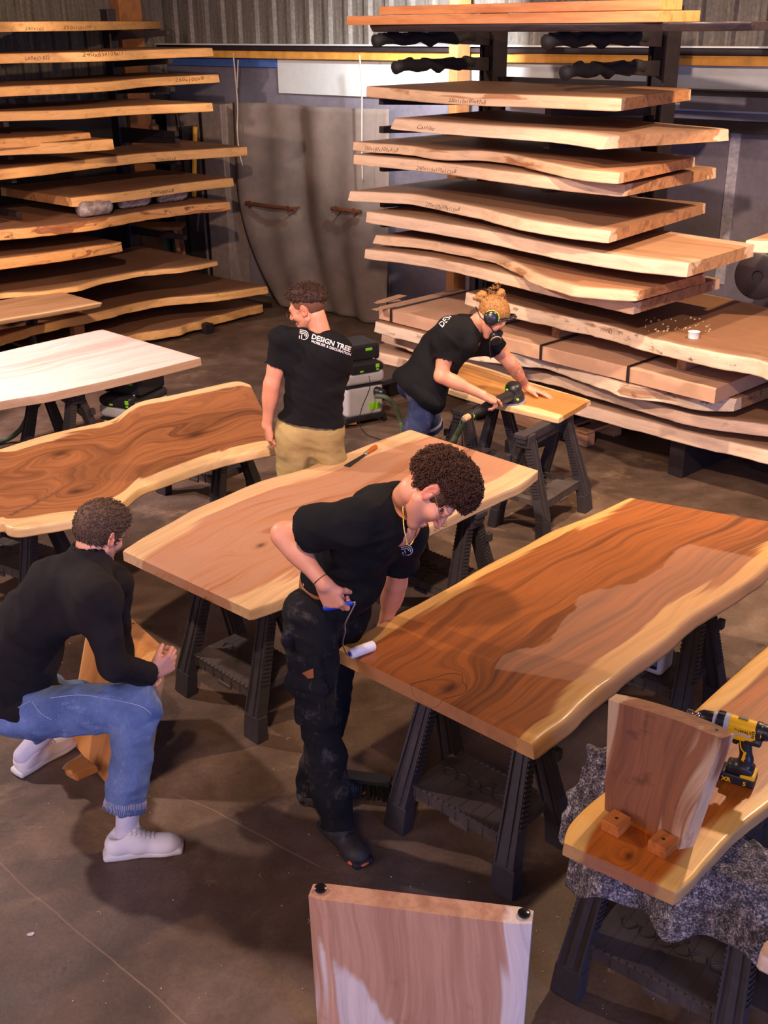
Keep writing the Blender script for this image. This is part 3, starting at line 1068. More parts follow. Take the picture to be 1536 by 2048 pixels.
# dark drums behind the wide stained slab
for i, (x, y, r) in enumerate(((1465, 580, 0.17), (1520, 566, 0.18))):
    bm = bmesh.new()
    c = at(x, y + 20, 1.12)
    lathe(bm, [(r * 0.2, 0.0), (r * 0.25, -0.012), (r * 0.9, -0.012), (r, 0.0), (r, 0.05), (r * 0.86, 0.06), (r * 0.86, 0.16), (r, 0.17), (r, 0.22), (0.03, 0.22)], V(c.x, c.y, 0) + RN * (0.30 + 0.25 * i) + V(0, 0, 1.075 + r), RN * 1.0 + RU * 0.25, 36)
    o = bm_obj('cable_drum', bm, plain('dark plastic drum', hexc(44, 34, 36), 0.45, 0, 0.15, 8), None, False, 40)
    tag(o, ['dark round drum behind the stained slab, nearer the raw slabs', 'dark round drum at the right picture edge behind the stained slab'][i], 'drum', 'dark drums behind the stained slab')
# small white cup
bm = bmesh.new()
cp = at(1387, 676, 1.07)
lathe(bm, [(0.024, 0.0), (0.034, 0.0), (0.036, 0.038), (0.039, 0.042), (0.034, 0.042), (0.031, 0.006), (0.0, 0.006)], cp + V(0, 0, 0.001), (0, 0, 1), 24)
o = bm_obj('plastic_cup', bm, plain('white plastic', hexc(226, 220, 220), 0.4, 0, 0.03), None, False, 50)
tag(o, 'small round white plastic cup standing on the stained slab', 'cup')
# crumbs of sawdust lying on the stained slab
rs = random.Random(5)
bm = bmesh.new()
for i in range(50):
    p = at(rs.uniform(1290, 1420), rs.uniform(635, 665), 1.07)
    s_ = rs.uniform(0.004, 0.012)
    box(bm, p + V(0, 0, s_ * 0.4 + 0.001), (s_, s_ * 0.8, s_ * 0.7), Matrix.Rotation(rs.random() * 6, 3, 'Z'))
o = bm_obj('wood_crumbs', bm, plain('pale crumbs', hexc(220, 190, 150), 0.9))
tag(o, 'scatter of pale wood crumbs on the stained slab', 'wood crumbs', kind='stuff')

# ------------------------------------------------------------------ left rack
LP0v = at(525, 622, 0.08)
LP0 = (LP0v.x, LP0v.y, 0)
LBK = -LN
GL = 'raw slabs on the left rack'
left = [
    ([(-260, 42), (-100, 42), (0, 43), (200, 42), (440, 43)], 0.08, RAWL, 'topmost honey slab with pencilled figures on the left rack', 1.1, None, {}),
    ([(-260, 120), (-100, 112), (0, 107), (200, 103), (300, 99), (425, 95)], 0.082, RAWL, 'slab with clearly written dimensions and sloping right tip, second on the left rack', 1.1, None, dict(flareB=0.0)),
    ([(-260, 195), (-100, 180), (0, 173), (200, 164), (300, 155), (437, 148)], 0.082, RAWL, 'slab with one dark oval knot on its edge, third on the left rack', 1.15, (356, 137), {}),
    ([(-260, 240), (-100, 228), (0, 223), (150, 219), (250, 212), (425, 205)], 0.08, RAWL, 'thin plain slab, fourth on the left rack', 1.15, (310, 196), {}),
    ([(-260, 300), (-100, 285), (0, 277), (90, 272), (180, 264)], 0.082, RAWL2, 'short slab with reddish end, upper of the two stacked ends on the left rack', 1.0, None, {}),
    ([(-260, 310), (-100, 296), (0, 288), (120, 284), (226, 277)], 0.095, RAWL, 'short slab with dark blotch near its end, lower of the two stacked ends', 1.0, None, {}),
    ([(-260, 385), (-100, 350), (0, 338), (80, 330), (150, 321), (300, 305), (495, 293)], 0.09, RAWL, 'long slab reaching far right over the strip of pale pier, left rack', 1.2, (302, 285), dict(wob=0.010)),
    ([(142, 395), (250, 383), (370, 366), (466, 355)], 0.088, RAWL, 'slab with cut left end and speckled yellow edge, above the plastic rolls', 1.2, (338, 340), {}),
    ([(-260, 480), (-100, 468), (0, 460), (150, 445), (300, 420), (380, 410), (460, 403)], 0.09, RAWL2, 'burry dark-spotted slab that carries the plastic rolls, left rack', 1.2, None, dict(wob=0.016)),
    ([(-260, 560), (-100, 530), (0, 517), (120, 502), (243, 483)], 0.095, RAWL2, 'short reddish slab ending in a yellow patch, low on the left rack', 1.1, None, {}),
    ([(-260, 640), (-100, 600), (0, 586), (109, 579), (219, 553), (290, 541), (365, 534), (434, 521)], 0.05, RAWL, 'broad thin slab with wavy front edge, third from the floor on the left', 1.3, None, dict(wob=0.014, flareA=0.03)),
    ([(-60, 690), (60, 655), (150, 634), (200, 623), (300, 600), (420, 588), (535, 572)], 0.082, RAWL, 'broad slab with pointed right tip, second from the floor on the left', 1.3, (430, 540), dict(wob=0.014)),
    ([(100, 712), (200, 690), (270, 668), (350, 655), (430, 632), (525, 608)], 0.088, RAWL, 'lowest slab of the left rack, almost on the floor', 1.1, (480, 595), dict(wob=0.018)),
]
LS = []
for i, (F, t_, m_, lab, wd, br, kw) in enumerate(left):
    o, A, B, z = rack_slab(LP0, LU, LBK, F, t_, m_, lab, GL, 80 + i, wd, **kw)
    LS.append((o, A, B, z, t_))
lrack = thing('steel_cantilever_rack', 'dark steel cantilever rack that carries the tall stack of slabs on the left', 'rack', (-3.3, 11.2, 0))
lo_ = Vector(lrack.location)
for l in (-0.8, -2.6):
    p = V(*LP0) + LU * l + LBK * 1.2
    p.z = 0
    bm = bmesh.new()
    box(bm, p + V(0, 0, 1.55) - lo_, (0.10, 0.13, 3.1), Matrix.Rotation(math.atan2(LU.y, LU.x), 3, 'Z'), 0.006)
    bm_obj('post', bm, MDARKST, lrack)
    bm = bmesh.new()
    beam(bm, p + V(0, 0, 0.06) - lo_, p + LN * 1.3 + V(0, 0, 0.05) - lo_, 0.10, 0.10, bev=0.004)
    bm_obj('base_foot', bm, MDARKST, lrack)
    for (o, A, B, z, t) in LS:
        if t == 0.10 and z < 0.3:
            continue
        if z - t < 0.18:
            continue
        bm = bmesh.new()
        beam(bm, p + LN * 0.02 + V(0, 0, z - t - 0.055) - lo_, p + LN * 1.0 + V(0, 0, z - t - 0.028) - lo_, 0.05, 0.09, 0.05, 0.045, bev=0.004)
        bm_obj('arm', bm, MDARKST, lrack)
# plastic-wrapped rolls between two slabs
MPLAST = NT('cloudy plastic film')
_n = MPLAST.noise(MPLAST.n('ShaderNodeTexCoord').outputs['Object'], 14, 4, 0.7)
MPLAST.out(MPLAST.ramp(_n, [(0.3, hexc(112, 96, 92)), (0.7, hexc(196, 180, 174))]), 0.22)
MPLAST.bump(_n, 0.9, 0.02)
MPLAST = MPLAST.m
zl = LS[8][3]
for i, (x, y, l) in enumerate(((215, 425, 0.34), (292, 408, 0.34), (368, 396, 0.33))):
    c = at(x, y + 12, zl)
    c = V(c.x, c.y, zl + 0.078) + LBK * 0.2
    bm = bmesh.new()
    pts = [c + LU * (l * (k / 10 - 0.5)) for k in range(11)]
    tube(bm, pts, [0.072 * (0.75 if k in (0, 10) else 1) + 0.004 * math.sin(k * 3.1 + i) for k in range(11)], 18)
    o = bm_obj('plastic_wrapped_roll', bm, MPLAST, None, True)
    tag(o, ['plastic-wrapped roll lying on the burry slab, leftmost of the row', 'plastic-wrapped roll in the middle of the row on the burry slab', 'plastic-wrapped roll at the right end of the row on the burry slab'][i], 'roll', 'plastic-wrapped rolls on the left rack')


# yellow stick and dark poles leaning on the pier, dark stool behind the rack
def stick(name, pix, lab, cat, rad, mat, off=0.5):
    P = []
    for (x, y) in pix:
        l, z = wl(x, y)
        P.append(V(l, off, max(z, rad)))
    bm = bmesh.new()
    tube(bm, P, rad, 8)
    o = bm_obj(name, bm, mat, None, False, 40)
    m = Matrix((WU, WN, Vector((0, 0, 1)))).transposed().to_4x4()
    m.translation = CORN
    o.matrix_world = m
    tag(o, lab, cat)
    return o


MYEL = plain('yellow painted wood', hexc(214, 160, 60), 0.6, 0, 0.1, 12)
stick('yellow_pole', [(447, 248), (444, 330), (442, 420)], 'thin yellow pole standing upright against the pale pier', 'pole', 0.028, MYEL, 0.42)
stick('grey_pole', [(449, 410), (440, 538)], 'thin grey pole continuing behind the lower slabs beside the pier', 'pole', 0.018, MGREYST, 0.40)
stick('dark_pole', [(400, 210), (425, 400), (440, 540)], 'dark pole leaning behind the left rack against the pier', 'pole', 0.025, MDARKST, 0.36)
# clutter shelf in the corner
cs = thing('storage_shelf', 'dim shelf of clutter in the corner behind the left rack', 'shelf', tuple(CORN + WU * 0.40 + WN * 0.35))
for zz in (0.4, 1.05, 1.65):
    bm = bmesh.new()
    box(bm, (0, 0, zz), (0.8, 0.35, 0.03), Matrix.Rotation(math.atan2(WU.y, WU.x), 3, 'Z'))
    bm_obj('shelf_board', bm, MPOSTW, cs)
for sx in (-0.39, 0.39):
    bm = bmesh.new()
    p = WU * sx
    box(bm, p + V(0, 0, 0.95), (0.05, 0.35, 1.9), Matrix.Rotation(math.atan2(WU.y, WU.x), 3, 'Z'))
    bm_obj('side_panel', bm, MDARKST, cs)
rs = random.Random(9)
for i in range(7):
    zz = (0.4, 1.05, 1.65)[i % 3] + 0.016
    hh = rs.uniform(0.12, 0.3)
    p = CORN + WU * (0.40 + rs.uniform(-0.3, 0.3)) + WN * (0.35 + rs.uniform(-0.05, 0.12))
    bm = bmesh.new()
    lathe(bm, [(0.06, 0), (0.065, hh * 0.75), (0.03, hh * 0.85), (0.03, hh)], (p.x, p.y, zz), (0, 0, 1), 14)
    o = bm_obj('paint_can', bm, plain('dull can %d' % i, [hexc(90, 110, 80), hexc(150, 140, 130), hexc(110, 80, 60)][i % 3], 0.5), None, False, 40)
    tag(o, ['squat green container', 'grey container', 'brown container', 'tall green container', 'pale grey container', 'dark brown container', 'dull green container'][i] + ' on the ' + ['bottom', 'middle', 'top'][i % 3] + ' board of the dim corner shelf', 'container', 'containers on the corner shelf')
st = thing('wooden_stool', 'old wooden stool in the shade behind the lower left slabs', 'stool', tuple(CORN + WU * 0.75 + WN * 0.95))
bm = bmesh.new()
box(bm, (0, 0, 0.86), (0.62, 0.36, 0.04), None, 0.006)
bm_obj('seat', bm, MPOSTW, st)
for sx in (-1, 1):
    for sy in (-1, 1):
        bm = bmesh.new()
        beam(bm, (sx * 0.24, sy * 0.13, 0.84), (sx * 0.30, sy * 0.18, 0.0), 0.045, 0.045)
        bm_obj('leg', bm, MPOSTW, st)
# ------------------------------------------------------------------ signed distance modelling (for bodies, cloth and cast shapes)
class SDF:
    """field on a regular grid; primitives blend smoothly; surface() extracts one mesh by surface nets"""

    def __init__(s, lo, hi, h):
        s.h = h
        s.lo = np.array(lo, float)
        n = np.ceil((np.array(hi) - s.lo) / h).astype(int) + 1
        s.n = n
        s.ax = [s.lo[i] + np.arange(n[i]) * h for i in range(3)]
        s.f = np.full(tuple(n), 1.0, np.float32)

    def _sub(s, lo, hi):
        sl = []
        for i in range(3):
            a = int(max(0, math.floor((lo[i] - s.lo[i]) / s.h)))
            b = int(min(s.n[i], math.ceil((hi[i] - s.lo[i]) / s.h) + 1))
            if b <= a:
                return None, None
            sl.append(slice(a, b))
        X = s.ax[0][sl[0]][:, None, None]
        Y = s.ax[1][sl[1]][None, :, None]
        Z = s.ax[2][sl[2]][None, None, :]
        return tuple(sl), (X, Y, Z)

    def _blend(s, sl, d, k, sub):
        f = s.f[sl]
        d = d.astype(np.float32)
        if sub:
            d = -d
            if k > 0:
                h = np.clip(0.5 - 0.5 * (f - d) / k, 0, 1)
                s.f[sl] = f * (1 - h) + d * h + k * h * (1 - h)
            else:
                s.f[sl] = np.maximum(f, d)
            return
        if k > 0:
            h = np.clip(0.5 + 0.5 * (d - f) / k, 0, 1)
            s.f[sl] = d * (1 - h) + f * h - k * h * (1 - h)
        else:
            s.f[sl] = np.minimum(f, d)

    def cone(s, a, b, ra, rb=None, k=0.02, sub=False):
        a = np.array(a, float)
        b = np.array(b, float)
        rb = ra if rb is None else rb
        m = max(ra, rb) + k + 0.03
        sl, g = s._sub(np.minimum(a, b) - m, np.maximum(a, b) + m)
        if sl is None:
            return s
        X, Y, Z = g
        ba = b - a
        L = max(ba @ ba, 1e-12)
        t = np.clip(((X - a[0]) * ba[0] + (Y - a[1]) * ba[1] + (Z - a[2]) * ba[2]) / L, 0, 1)
        d = np.sqrt((X - a[0] - t * ba[0]) ** 2 + (Y - a[1] - t * ba[1]) ** 2 + (Z - a[2] - t * ba[2]) ** 2) - (ra + (rb - ra) * t)
        s._blend(sl, d, k, sub)
        return s

    def ell(s, c, r, R_=None, k=0.02, sub=False):
        c = np.array(c, float)
        r = np.array(r, float)
        m = r.max() + k + 0.03
        sl, g = s._sub(c - m, c + m)
        if sl is None:
            return s
        X, Y, Z = [q - c[i] for i, q in enumerate(g)]
        R_ = np.eye(3) if R_ is None else np.array(R_, float)
        q = [X * R_[0, i] + Y * R_[1, i] + Z * R_[2, i] for i in range(3)]
        k0 = np.sqrt((q[0] / r[0]) ** 2 + (q[1] / r[1]) ** 2 + (q[2] / r[2]) ** 2)
        k1 = np.sqrt((q[0] / r[0] ** 2) ** 2 + (q[1] / r[1] ** 2) ** 2 + (q[2] / r[2] ** 2) ** 2)
        d = k0 * (k0 - 1) / np.maximum(k1, 1e-6)
        s._blend(sl, d, k, sub)
        return s

    def box(s, c, hs, R_=None, rnd=0.01, k=0.01, sub=False):
        c = np.array(c, float)
        hs = np.array(hs, float)
        m = np.linalg.norm(hs) + k + 0.03
        sl, g = s._sub(c - m, c + m)
        if sl is None:
            return s
        X, Y, Z = [q - c[i] for i, q in enumerate(g)]
        R_ = np.eye(3) if R_ is None else np.array(R_, float)
        q = [np.abs(X * R_[0, i] + Y * R_[1, i] + Z * R_[2, i]) - (hs[i] - rnd) for i in range(3)]
        o = np.sqrt(sum(np.maximum(v, 0) ** 2 for v in q))
        d = o + np.minimum(np.maximum(np.maximum(q[0], q[1]), q[2]), 0) - rnd
        s._blend(sl, d, k, sub)
        return s

    def half(s, p, n):
        """keep only the side of the plane that n points away from"""
        p = np.array(p, float)
        n = np.array(n, float)
        n = n / np.linalg.norm(n)
        X, Y, Z = s.ax[0][:, None, None], s.ax[1][None, :, None], s.ax[2][None, None, :]
        s.f = np.maximum(s.f, ((X - p[0]) * n[0] + (Y - p[1]) * n[1] + (Z - p[2]) * n[2]).astype(np.float32))
        return s

    def surface(s):
        f = s.f.copy()
        f[0], f[-1], f[:, 0], f[:, -1], f[:, :, 0], f[:, :, -1] = 1, 1, 1, 1, 1, 1
        nx, ny, nz = f.shape
        ins = f < 0
        cx, cy, cz = nx - 1, ny - 1, nz - 1
        cnt = np.zeros((cx, cy, cz), np.int8)
        for i in (0, 1):
            for j in (0, 1):
                for k in (0, 1):
                    cnt += ins[i:i + cx, j:j + cy, k:k + cz]
        act = (cnt > 0) & (cnt < 8)
        idx = -np.ones(act.shape, np.int64)
        cells = np.argwhere(act)
        idx[act] = np.arange(len(cells))
        acc = np.zeros((len(cells), 3))
        num = np.zeros(len(cells))
        I, J, K = cells.T
        cor = [(i, j, k) for i in (0, 1) for j in (0, 1) for k in (0, 1)]
        for a in range(8):
            for b in range(a + 1, 8):
                ca, cb = cor[a], cor[b]
                if sum(abs(p - q) for p, q in zip(ca, cb)) != 1:
                    continue
                fa = f[I + ca[0], J + ca[1], K + ca[2]]
                fb = f[I + cb[0], J + cb[1], K + cb[2]]
                m = (fa < 0) != (fb < 0)
                t = np.where(m, fa / np.where(m, fa - fb, 1), 0)
                for d in range(3):
                    acc[:, d] += np.where(m, ca[d] + (cb[d] - ca[d]) * t, 0)
                num += m
        v = (cells + acc / num[:, None]) * s.h + s.lo
        quads = []
        for d in range(3):
            o = [(0, 1, 0), (0, 0, 1)] if d == 0 else ([(0, 0, 1), (1, 0, 0)] if d == 1 else [(1, 0, 0), (0, 1, 0)])
            sa = [slice(1, -1)] * 3
            sb = [slice(1, -1)] * 3
            sa[d] = slice(0, -1)
            sb[d] = slice(1, None)
            A_, B_ = ins[tuple(sa)], ins[tuple(sb)]
            off = [1, 1, 1]
            off[d] = 0
            for flip, m in ((False, A_ & ~B_), (True, ~A_ & B_)):
                e = np.argwhere(m) + np.array(off)
                if not len(e):
                    continue
                u1, u2 = np.array(o[0]), np.array(o[1])
                q = [e - u1 - u2, e - u2, e, e - u1]
                q = [idx[t[:, 0], t[:, 1], t[:, 2]] for t in q]
                if flip:
                    q = q[::-1]
                quads.append(np.stack(q, 1))
        fc = np.concatenate(quads) if quads else np.zeros((0, 4), int)
        fc = fc[(fc >= 0).all(1)]
        return v, fc


def relax(v, f, it=2, lam=0.5):
    """light Laplacian smoothing"""
    n = len(v)
    for _ in range(it):
        s = np.zeros_like(v)
        c = np.zeros(n)
        for i in range(4):
            j = (i + 1) % 4
            np.add.at(s, f[:, i], v[f[:, j]])
            np.add.at(s, f[:, j], v[f[:, i]])
            np.add.at(c, f[:, i], 1)
            np.add.at(c, f[:, j], 1)
        v = v + lam * (s / np.maximum(c, 1)[:, None] - v)
    return v


def vnormals(v, f):
    n = np.cross(v[f[:, 2]] - v[f[:, 0]], v[f[:, 3]] - v[f[:, 1]])
    o = np.zeros_like(v)
    for i in range(4):
        np.add.at(o, f[:, i], n)
    return o / np.maximum(np.linalg.norm(o, axis=1), 1e-12)[:, None]


def folds(v, f, amp, freq, direc=(0, 0, 1), seed=0.0, squash=3.0, mask=None):
    """push the surface in and out with soft creases; they run across 'direc'"""
    n = vnormals(v, f)
    d = Vector(direc).normalized()
    fr = np.array(frame_from(d))
    q = v @ fr
    out = np.zeros(len(v))
    for i in range(len(v)):
        p = Vector((q[i, 0] * freq / squash, q[i, 1] * freq / squash, q[i, 2] * freq)) + Vector((seed, seed * 2, 0))
        a = mnoise.noise(p + 0.6 * Vector((mnoise.noise(p * 0.7), mnoise.noise(p * 0.7 + Vector((9, 0, 0))), 0)))
        out[i] = (1 - abs(a) * 2.2) * 0.7 + mnoise.noise(p * 2.3) * 0.3 - 0.35
    if mask is not None:
        out = out * mask
    return v + n * (out * amp)[:, None]


def sdf_obj(name, v, f, mat, parent=None, origin=None, attrs=None):
    o_ = np.array(origin) if origin is not None else np.zeros(3)
    me = bpy.data.meshes.new(name)
    me.from_pydata((v - o_).tolist(), [], f.tolist())
    if attrs:
        for an, (tp, dat) in attrs.items():
            a = me.attributes.new(an, tp, 'POINT')
            a.data.foreach_set('color' if 'COLOR' in tp else ('vector' if 'VECTOR' in tp else 'value'), np.array(dat, np.float32).ravel())
    o = link(name, me, mat, parent, True)
    return o


# ------------------------------------------------------------------ copies of a thing with its parts
def copy_thing(root, loc, rz, label, group=None):
    c = root.copy()
    C.objects.link(c)
    c.location = loc
    c.rotation_euler = (0, 0, rz)
    c['label'] = label
    if group:
        c['group'] = group
    for ch in list(root.children):
        d = ch.copy()
        C.objects.link(d)
        d.parent = c
        for g in list(ch.children):
            e = g.copy()
            C.objects.link(e)
            e.parent = d
    return c


# ------------------------------------------------------------------ trestles
MTRE = plain('black ribbed plastic', hexc(52, 46, 48), 0.55, 0, 0.15, 30, 0.3)
MTRE2 = plain('dusty black plastic tray', hexc(74, 64, 60), 0.6, 0, 0.3, 6, 0.3)
TH = 0.655


def make_trestle(label):
    t = thing('plastic_trestle', label, 'sawhorse', (0, 0, 0), 0, 'black plastic trestles')
    bm = bmesh.new()
    box(bm, (0, 0, TH - 0.028), (0.60, 0.070, 0.056), None, 0.006)
    box(bm, (0, 0, TH - 0.075), (0.50, 0.045, 0.05), None, 0.004)
    for sx in (-1, 1):
        box(bm, (sx * 0.235, 0, TH - 0.05), (0.085, 0.10, 0.085), None, 0.008)
        box(bm, (sx * 0.285, 0, TH - 0.01), (0.05, 0.085, 0.03), None, 0.006)
        beam(bm, (sx * 0.20, 0.0, TH - 0.08), (sx * 0.13, 0.0, TH - 0.07), 0.04, 0.09, 0.03, 0.03)
    for i in range(9):
        box(bm, (-0.16 + i * 0.04, 0, TH - 0.03), (0.006, 0.076, 0.045))
    bm_obj('top_beam', bm, MTRE, t)
    for sx in (-1, 1):
        for sy in (-1, 1):
            bm = bmesh.new()
            a = V(sx * 0.225, sy * 0.030, TH - 0.06)
            b = V(sx * 0.262, sy * 0.165, 0.12)
            c = V(sx * 0.268, sy * 0.178, 0.0)
            kne = a.lerp(b, 0.62)
            dr = (b - a).normalized()
            side = Vector((1, 0, 0))
            # web
            nrm = dr.cross(side).normalized()
            beam(bm, a, kne, 0.062, 0.030, 0.066, 0.034, up=nrm)
            beam(bm, kne, b + dr * 0.02, 0.066, 0.034, 0.092, 0.050, up=nrm)
            beam(bm, b, c, 0.098, 0.056, 0.102, 0.062, up=nrm, bev=0.004)
            # raised flanges
            for s in (-1, 1):
                beam(bm, a + side * s * 0.029, b + side * s * 0.040, 0.008, 0.048, 0.008, 0.060, up=nrm)
            beam(bm, a + nrm * 0.017 * 1, b + nrm * 0.026, 0.020, 0.006, 0.026, 0.006, up=nrm)
            # saw teeth along both edges of the upper leg
            n = 17
            for k in range(n):
                f = 0.06 + 0.62 * k / (n - 1)
                p = a.lerp(b, f)
                for s in (-1, 1):
                    q = p + side * s * (0.034 + 0.010 * f)
                    beam(bm, q - dr * 0.005, q + dr * 0.005, 0.010, 0.044, up=nrm)
            bm_obj('leg', bm, MTRE, t)
    # clamp knob on one end
    for sx in (-1, 1):
        bm = bmesh.new()
        p = V(sx * 0.285, 0.085, TH - 0.17)
        box(bm, p, (0.030, 0.035, 0.045), None, 0.005)
        beam(bm, p + V(-sx * 0.04, 0, 0), p, 0.02, 0.02)
        bm_obj('latch', bm, MTRE, t)
    # tray
    bm = bmesh.new()
    zt_ = 0.215
    box(bm, (0, 0, zt_), (0.455, 0.285, 0.012), None, 0.003)
    for sy in (-1, 1):
        box(bm, (0, sy * 0.143, zt_ - 0.022), (0.455, 0.012, 0.052), None, 0.003)
        for i in range(16):
            box(bm, (-0.21 + i * 0.028, sy * 0.1455, zt_ + 0.004), (0.019, 0.014, 0.008), None, 0.002)
        for i in range(7):
            box(bm, (-0.20 + i * 0.066, sy * 0.150, zt_ - 0.030), (0.003, 0.006, 0.044))
        box(bm, (0.02, sy * 0.150, zt_ - 0.055), (0.09, 0.014, 0.02), None, 0.004)
    for sx in (-1, 1):
        box(bm, (sx * 0.228, 0, zt_ - 0.015), (0.012, 0.285, 0.036), None, 0.003)
    for i in range(1, 8):
        box(bm, (-0.2275 + i * 0.057, 0, zt_ + 0.0065), (0.002, 0.26, 0.0015))
    tr = bm_obj('tray', bm, MTRE2, t)
    # raised curls moulded into the tray
    bm = bmesh.new()
    for r_ in range(6):
        pts = []
        for k in range(15):
            a = k / 14 * 2 * math.pi
            pts.append((-0.16 + r_ * 0.062 + 0.026 * math.cos(a) * (1 + 0.2 * math.sin(3 * a + r_)), 0.01 + 0.024 * math.sin(a), zt_ + 0.008))
        tube(bm, pts, 0.0022, 5, closed=False)
    for i in (0, 1):
        lathe(bm, [(0.011, 0), (0.013, 0.003), (0.008, 0.0035)], (-0.02 + 0.04 * i, -0.045 + 0.10 * i, zt_ + 0.006), (0, 0, 1), 14)
    bm_obj('moulded_relief', bm, MTRE, tr)
    return t


TR0 = make_trestle('black plastic trestle under the near end of the freshly oiled table')
_used = []


def place_trestle(c, ang, label, z=0):
    if not _used:
        TR0.location = (c[0], c[1], z)
        TR0.rotation_euler = (0, 0, ang)
        TR0['label'] = label
        _used.append(1)
        return TR0
    return copy_thing(TR0, (c[0], c[1], z), ang, label)


def feet(pL, pR, label, depth=0.356):
    """trestle whose two near feet stand at the given pixels"""
    a, b = at(*pL), at(*pR)
    d = (b - a).normalized()
    n = V(-d.y, d.x, 0)
    c = (a + b) / 2 + n * depth / 2
    return place_trestle((c.x, c.y), math.atan2(d.y, d.x), label), c, d, n


t3f, T3C, T3D, T3N = feet((795, 1655), (1012, 1785), 'black plastic trestle under the near end of the freshly oiled table')
t2f, T2C, T2D, T2N = feet((372, 1384), (512, 1476), 'black plastic trestle under the near end of the pinkish sanded table')
p = T3C + T3N * 1.28
place_trestle((p.x, p.y), math.atan2(T3D.y, T3D.x), 'black plastic trestle carrying the white canister under the far end of the oiled table')
p = T2C + T2N * 1.30 + T2D * 0.02
place_trestle((p.x, p.y), math.atan2(T2D.y, T2D.x), 'black plastic trestle seen behind the head of the man with the roller')
# sander bench trestles
sa, sb = at(1020, 1074), at(1138, 998)
sd = (sb - sa).normalized()
sn = V(-sd.y, sd.x, 0)
c = (sa + sb) / 2
place_trestle((c.x, c.y), math.atan2(sd.y, sd.x), 'black plastic trestle under the right end of the small slab being sanded')
c2 = c + sn * 0.57 + sd * 0.15
place_trestle((c2.x, c2.y), math.atan2(sd.y, sd.x), 'black plastic trestle beside the shorts of the sanding man')
# burl table trestles
c = at(455, 985) + V(-0.12, -0.02, 0)
place_trestle((c.x, c.y), R(-38), 'black plastic trestle under the right end of the wavy burl table')
c = at(40, 1190) + V(-0.02, 0.10, 0)
place_trestle((c.x, c.y), R(-32), 'black plastic trestle with a pale tray, at the left picture edge under the burl table')
c = V(-2.30, 7.45, 0)
place_trestle((c.x, c.y), R(-42), 'black plastic trestle under the right part of the white table')
# bench trestle
q = at(1133, 1985)
bd = V(0.78, -0.62, 0).normalized()
bn = V(0.62, 0.78, 0).normalized()
c = q + bd * 0.27 + bn * 0.178
TBC = c
place_trestle((c.x, c.y), math.atan2(bd.y, bd.x), 'black plastic trestle under the grey blanket in the lower right corner')

c3 = TBC + bn * 1.05 + bd * 0.20
place_trestle((c3.x, c3.y), math.atan2(bd.y, bd.x), 'black plastic trestle hidden under the far end of the orange bench slab')

# ------------------------------------------------------------------ tables (finished tops on the trestles)
TZ = 0.72


def slab_uv(A, B, pt):
    """wood coordinates (u, v) of a world point on a slab"""
    a0, a1, b0, b1 = A[0], A[-1], B[0], B[-1]
    m0, m1 = (a0 + b0) / 2, (a1 + b1) / 2
    d = (m1 - m0).normalized()
    q = pt - m0
    n = ((b0 - a0) - d * (b0 - a0).dot(d)).normalized()
    return q.dot(d), q.dot(n)


P = lambda L, z: [at(x, y, z) for x, y in L]
# oiled table
A3 = P([(1066, 1488), (1096, 1464), (1130, 1441), (1161, 1409), (1195, 1379), (1235, 1350), (1284, 1311), (1334, 1275), (1383, 1230), (1433, 1200), (1500, 1160), (1560, 1112), (1660, 1062)], TZ)
B3 = P([(674, 1297), (700, 1279), (760, 1245), (850, 1198), (910, 1166), (960, 1135), (1040, 1095), (1100, 1062), (1180, 1030), (1258, 994)], TZ)
ku, kv = slab_uv(A3, B3, at(903, 1378, TZ))
ku2, kv2 = slab_uv(A3, B3, at(830, 1385, TZ))
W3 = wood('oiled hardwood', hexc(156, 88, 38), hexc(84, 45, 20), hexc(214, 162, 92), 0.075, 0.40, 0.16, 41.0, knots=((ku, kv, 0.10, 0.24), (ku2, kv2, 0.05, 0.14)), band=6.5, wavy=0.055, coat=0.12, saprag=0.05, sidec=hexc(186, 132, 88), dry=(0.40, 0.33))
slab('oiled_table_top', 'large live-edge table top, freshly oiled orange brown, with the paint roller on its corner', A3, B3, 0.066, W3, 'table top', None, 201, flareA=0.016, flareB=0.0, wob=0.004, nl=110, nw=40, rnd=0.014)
# sanded table
A2 = P([(500, 1219), (560, 1198), (620, 1172), (700, 1130), (780, 1090), (860, 1052), (940, 1014), (1000, 985), (1040, 968), (1077, 940)], TZ)
B2 = P([(244, 1100), (300, 1066), (340, 1045), (380, 1022), (430, 1000), (520, 962), (600, 940), (650, 920), (700, 903), (760, 880), (820, 858)], TZ)
ku, kv = slab_uv(A2, B2, at(533, 1093, TZ))
W2 = wood('sanded pinkish hardwood', hexc(172, 128, 102), hexc(118, 80, 62), hexc(204, 166, 124), 0.12, 0.5, 0.2, 47.0, knots=((ku, kv, 0.07, 0.30),), band=7.0, wavy=0.06, saprag=0.05, mid=hexc(172, 118, 84))
slab('sanded_table_top', 'pinkish-brown live-edge table top, dry sanded, with a knot near the roller man elbow', A2, B2, 0.058, W2, 'table top', None, 202, flareA=0.0, flareB=0.0, wob=0.003, nl=110, nw=40, rnd=0.008)
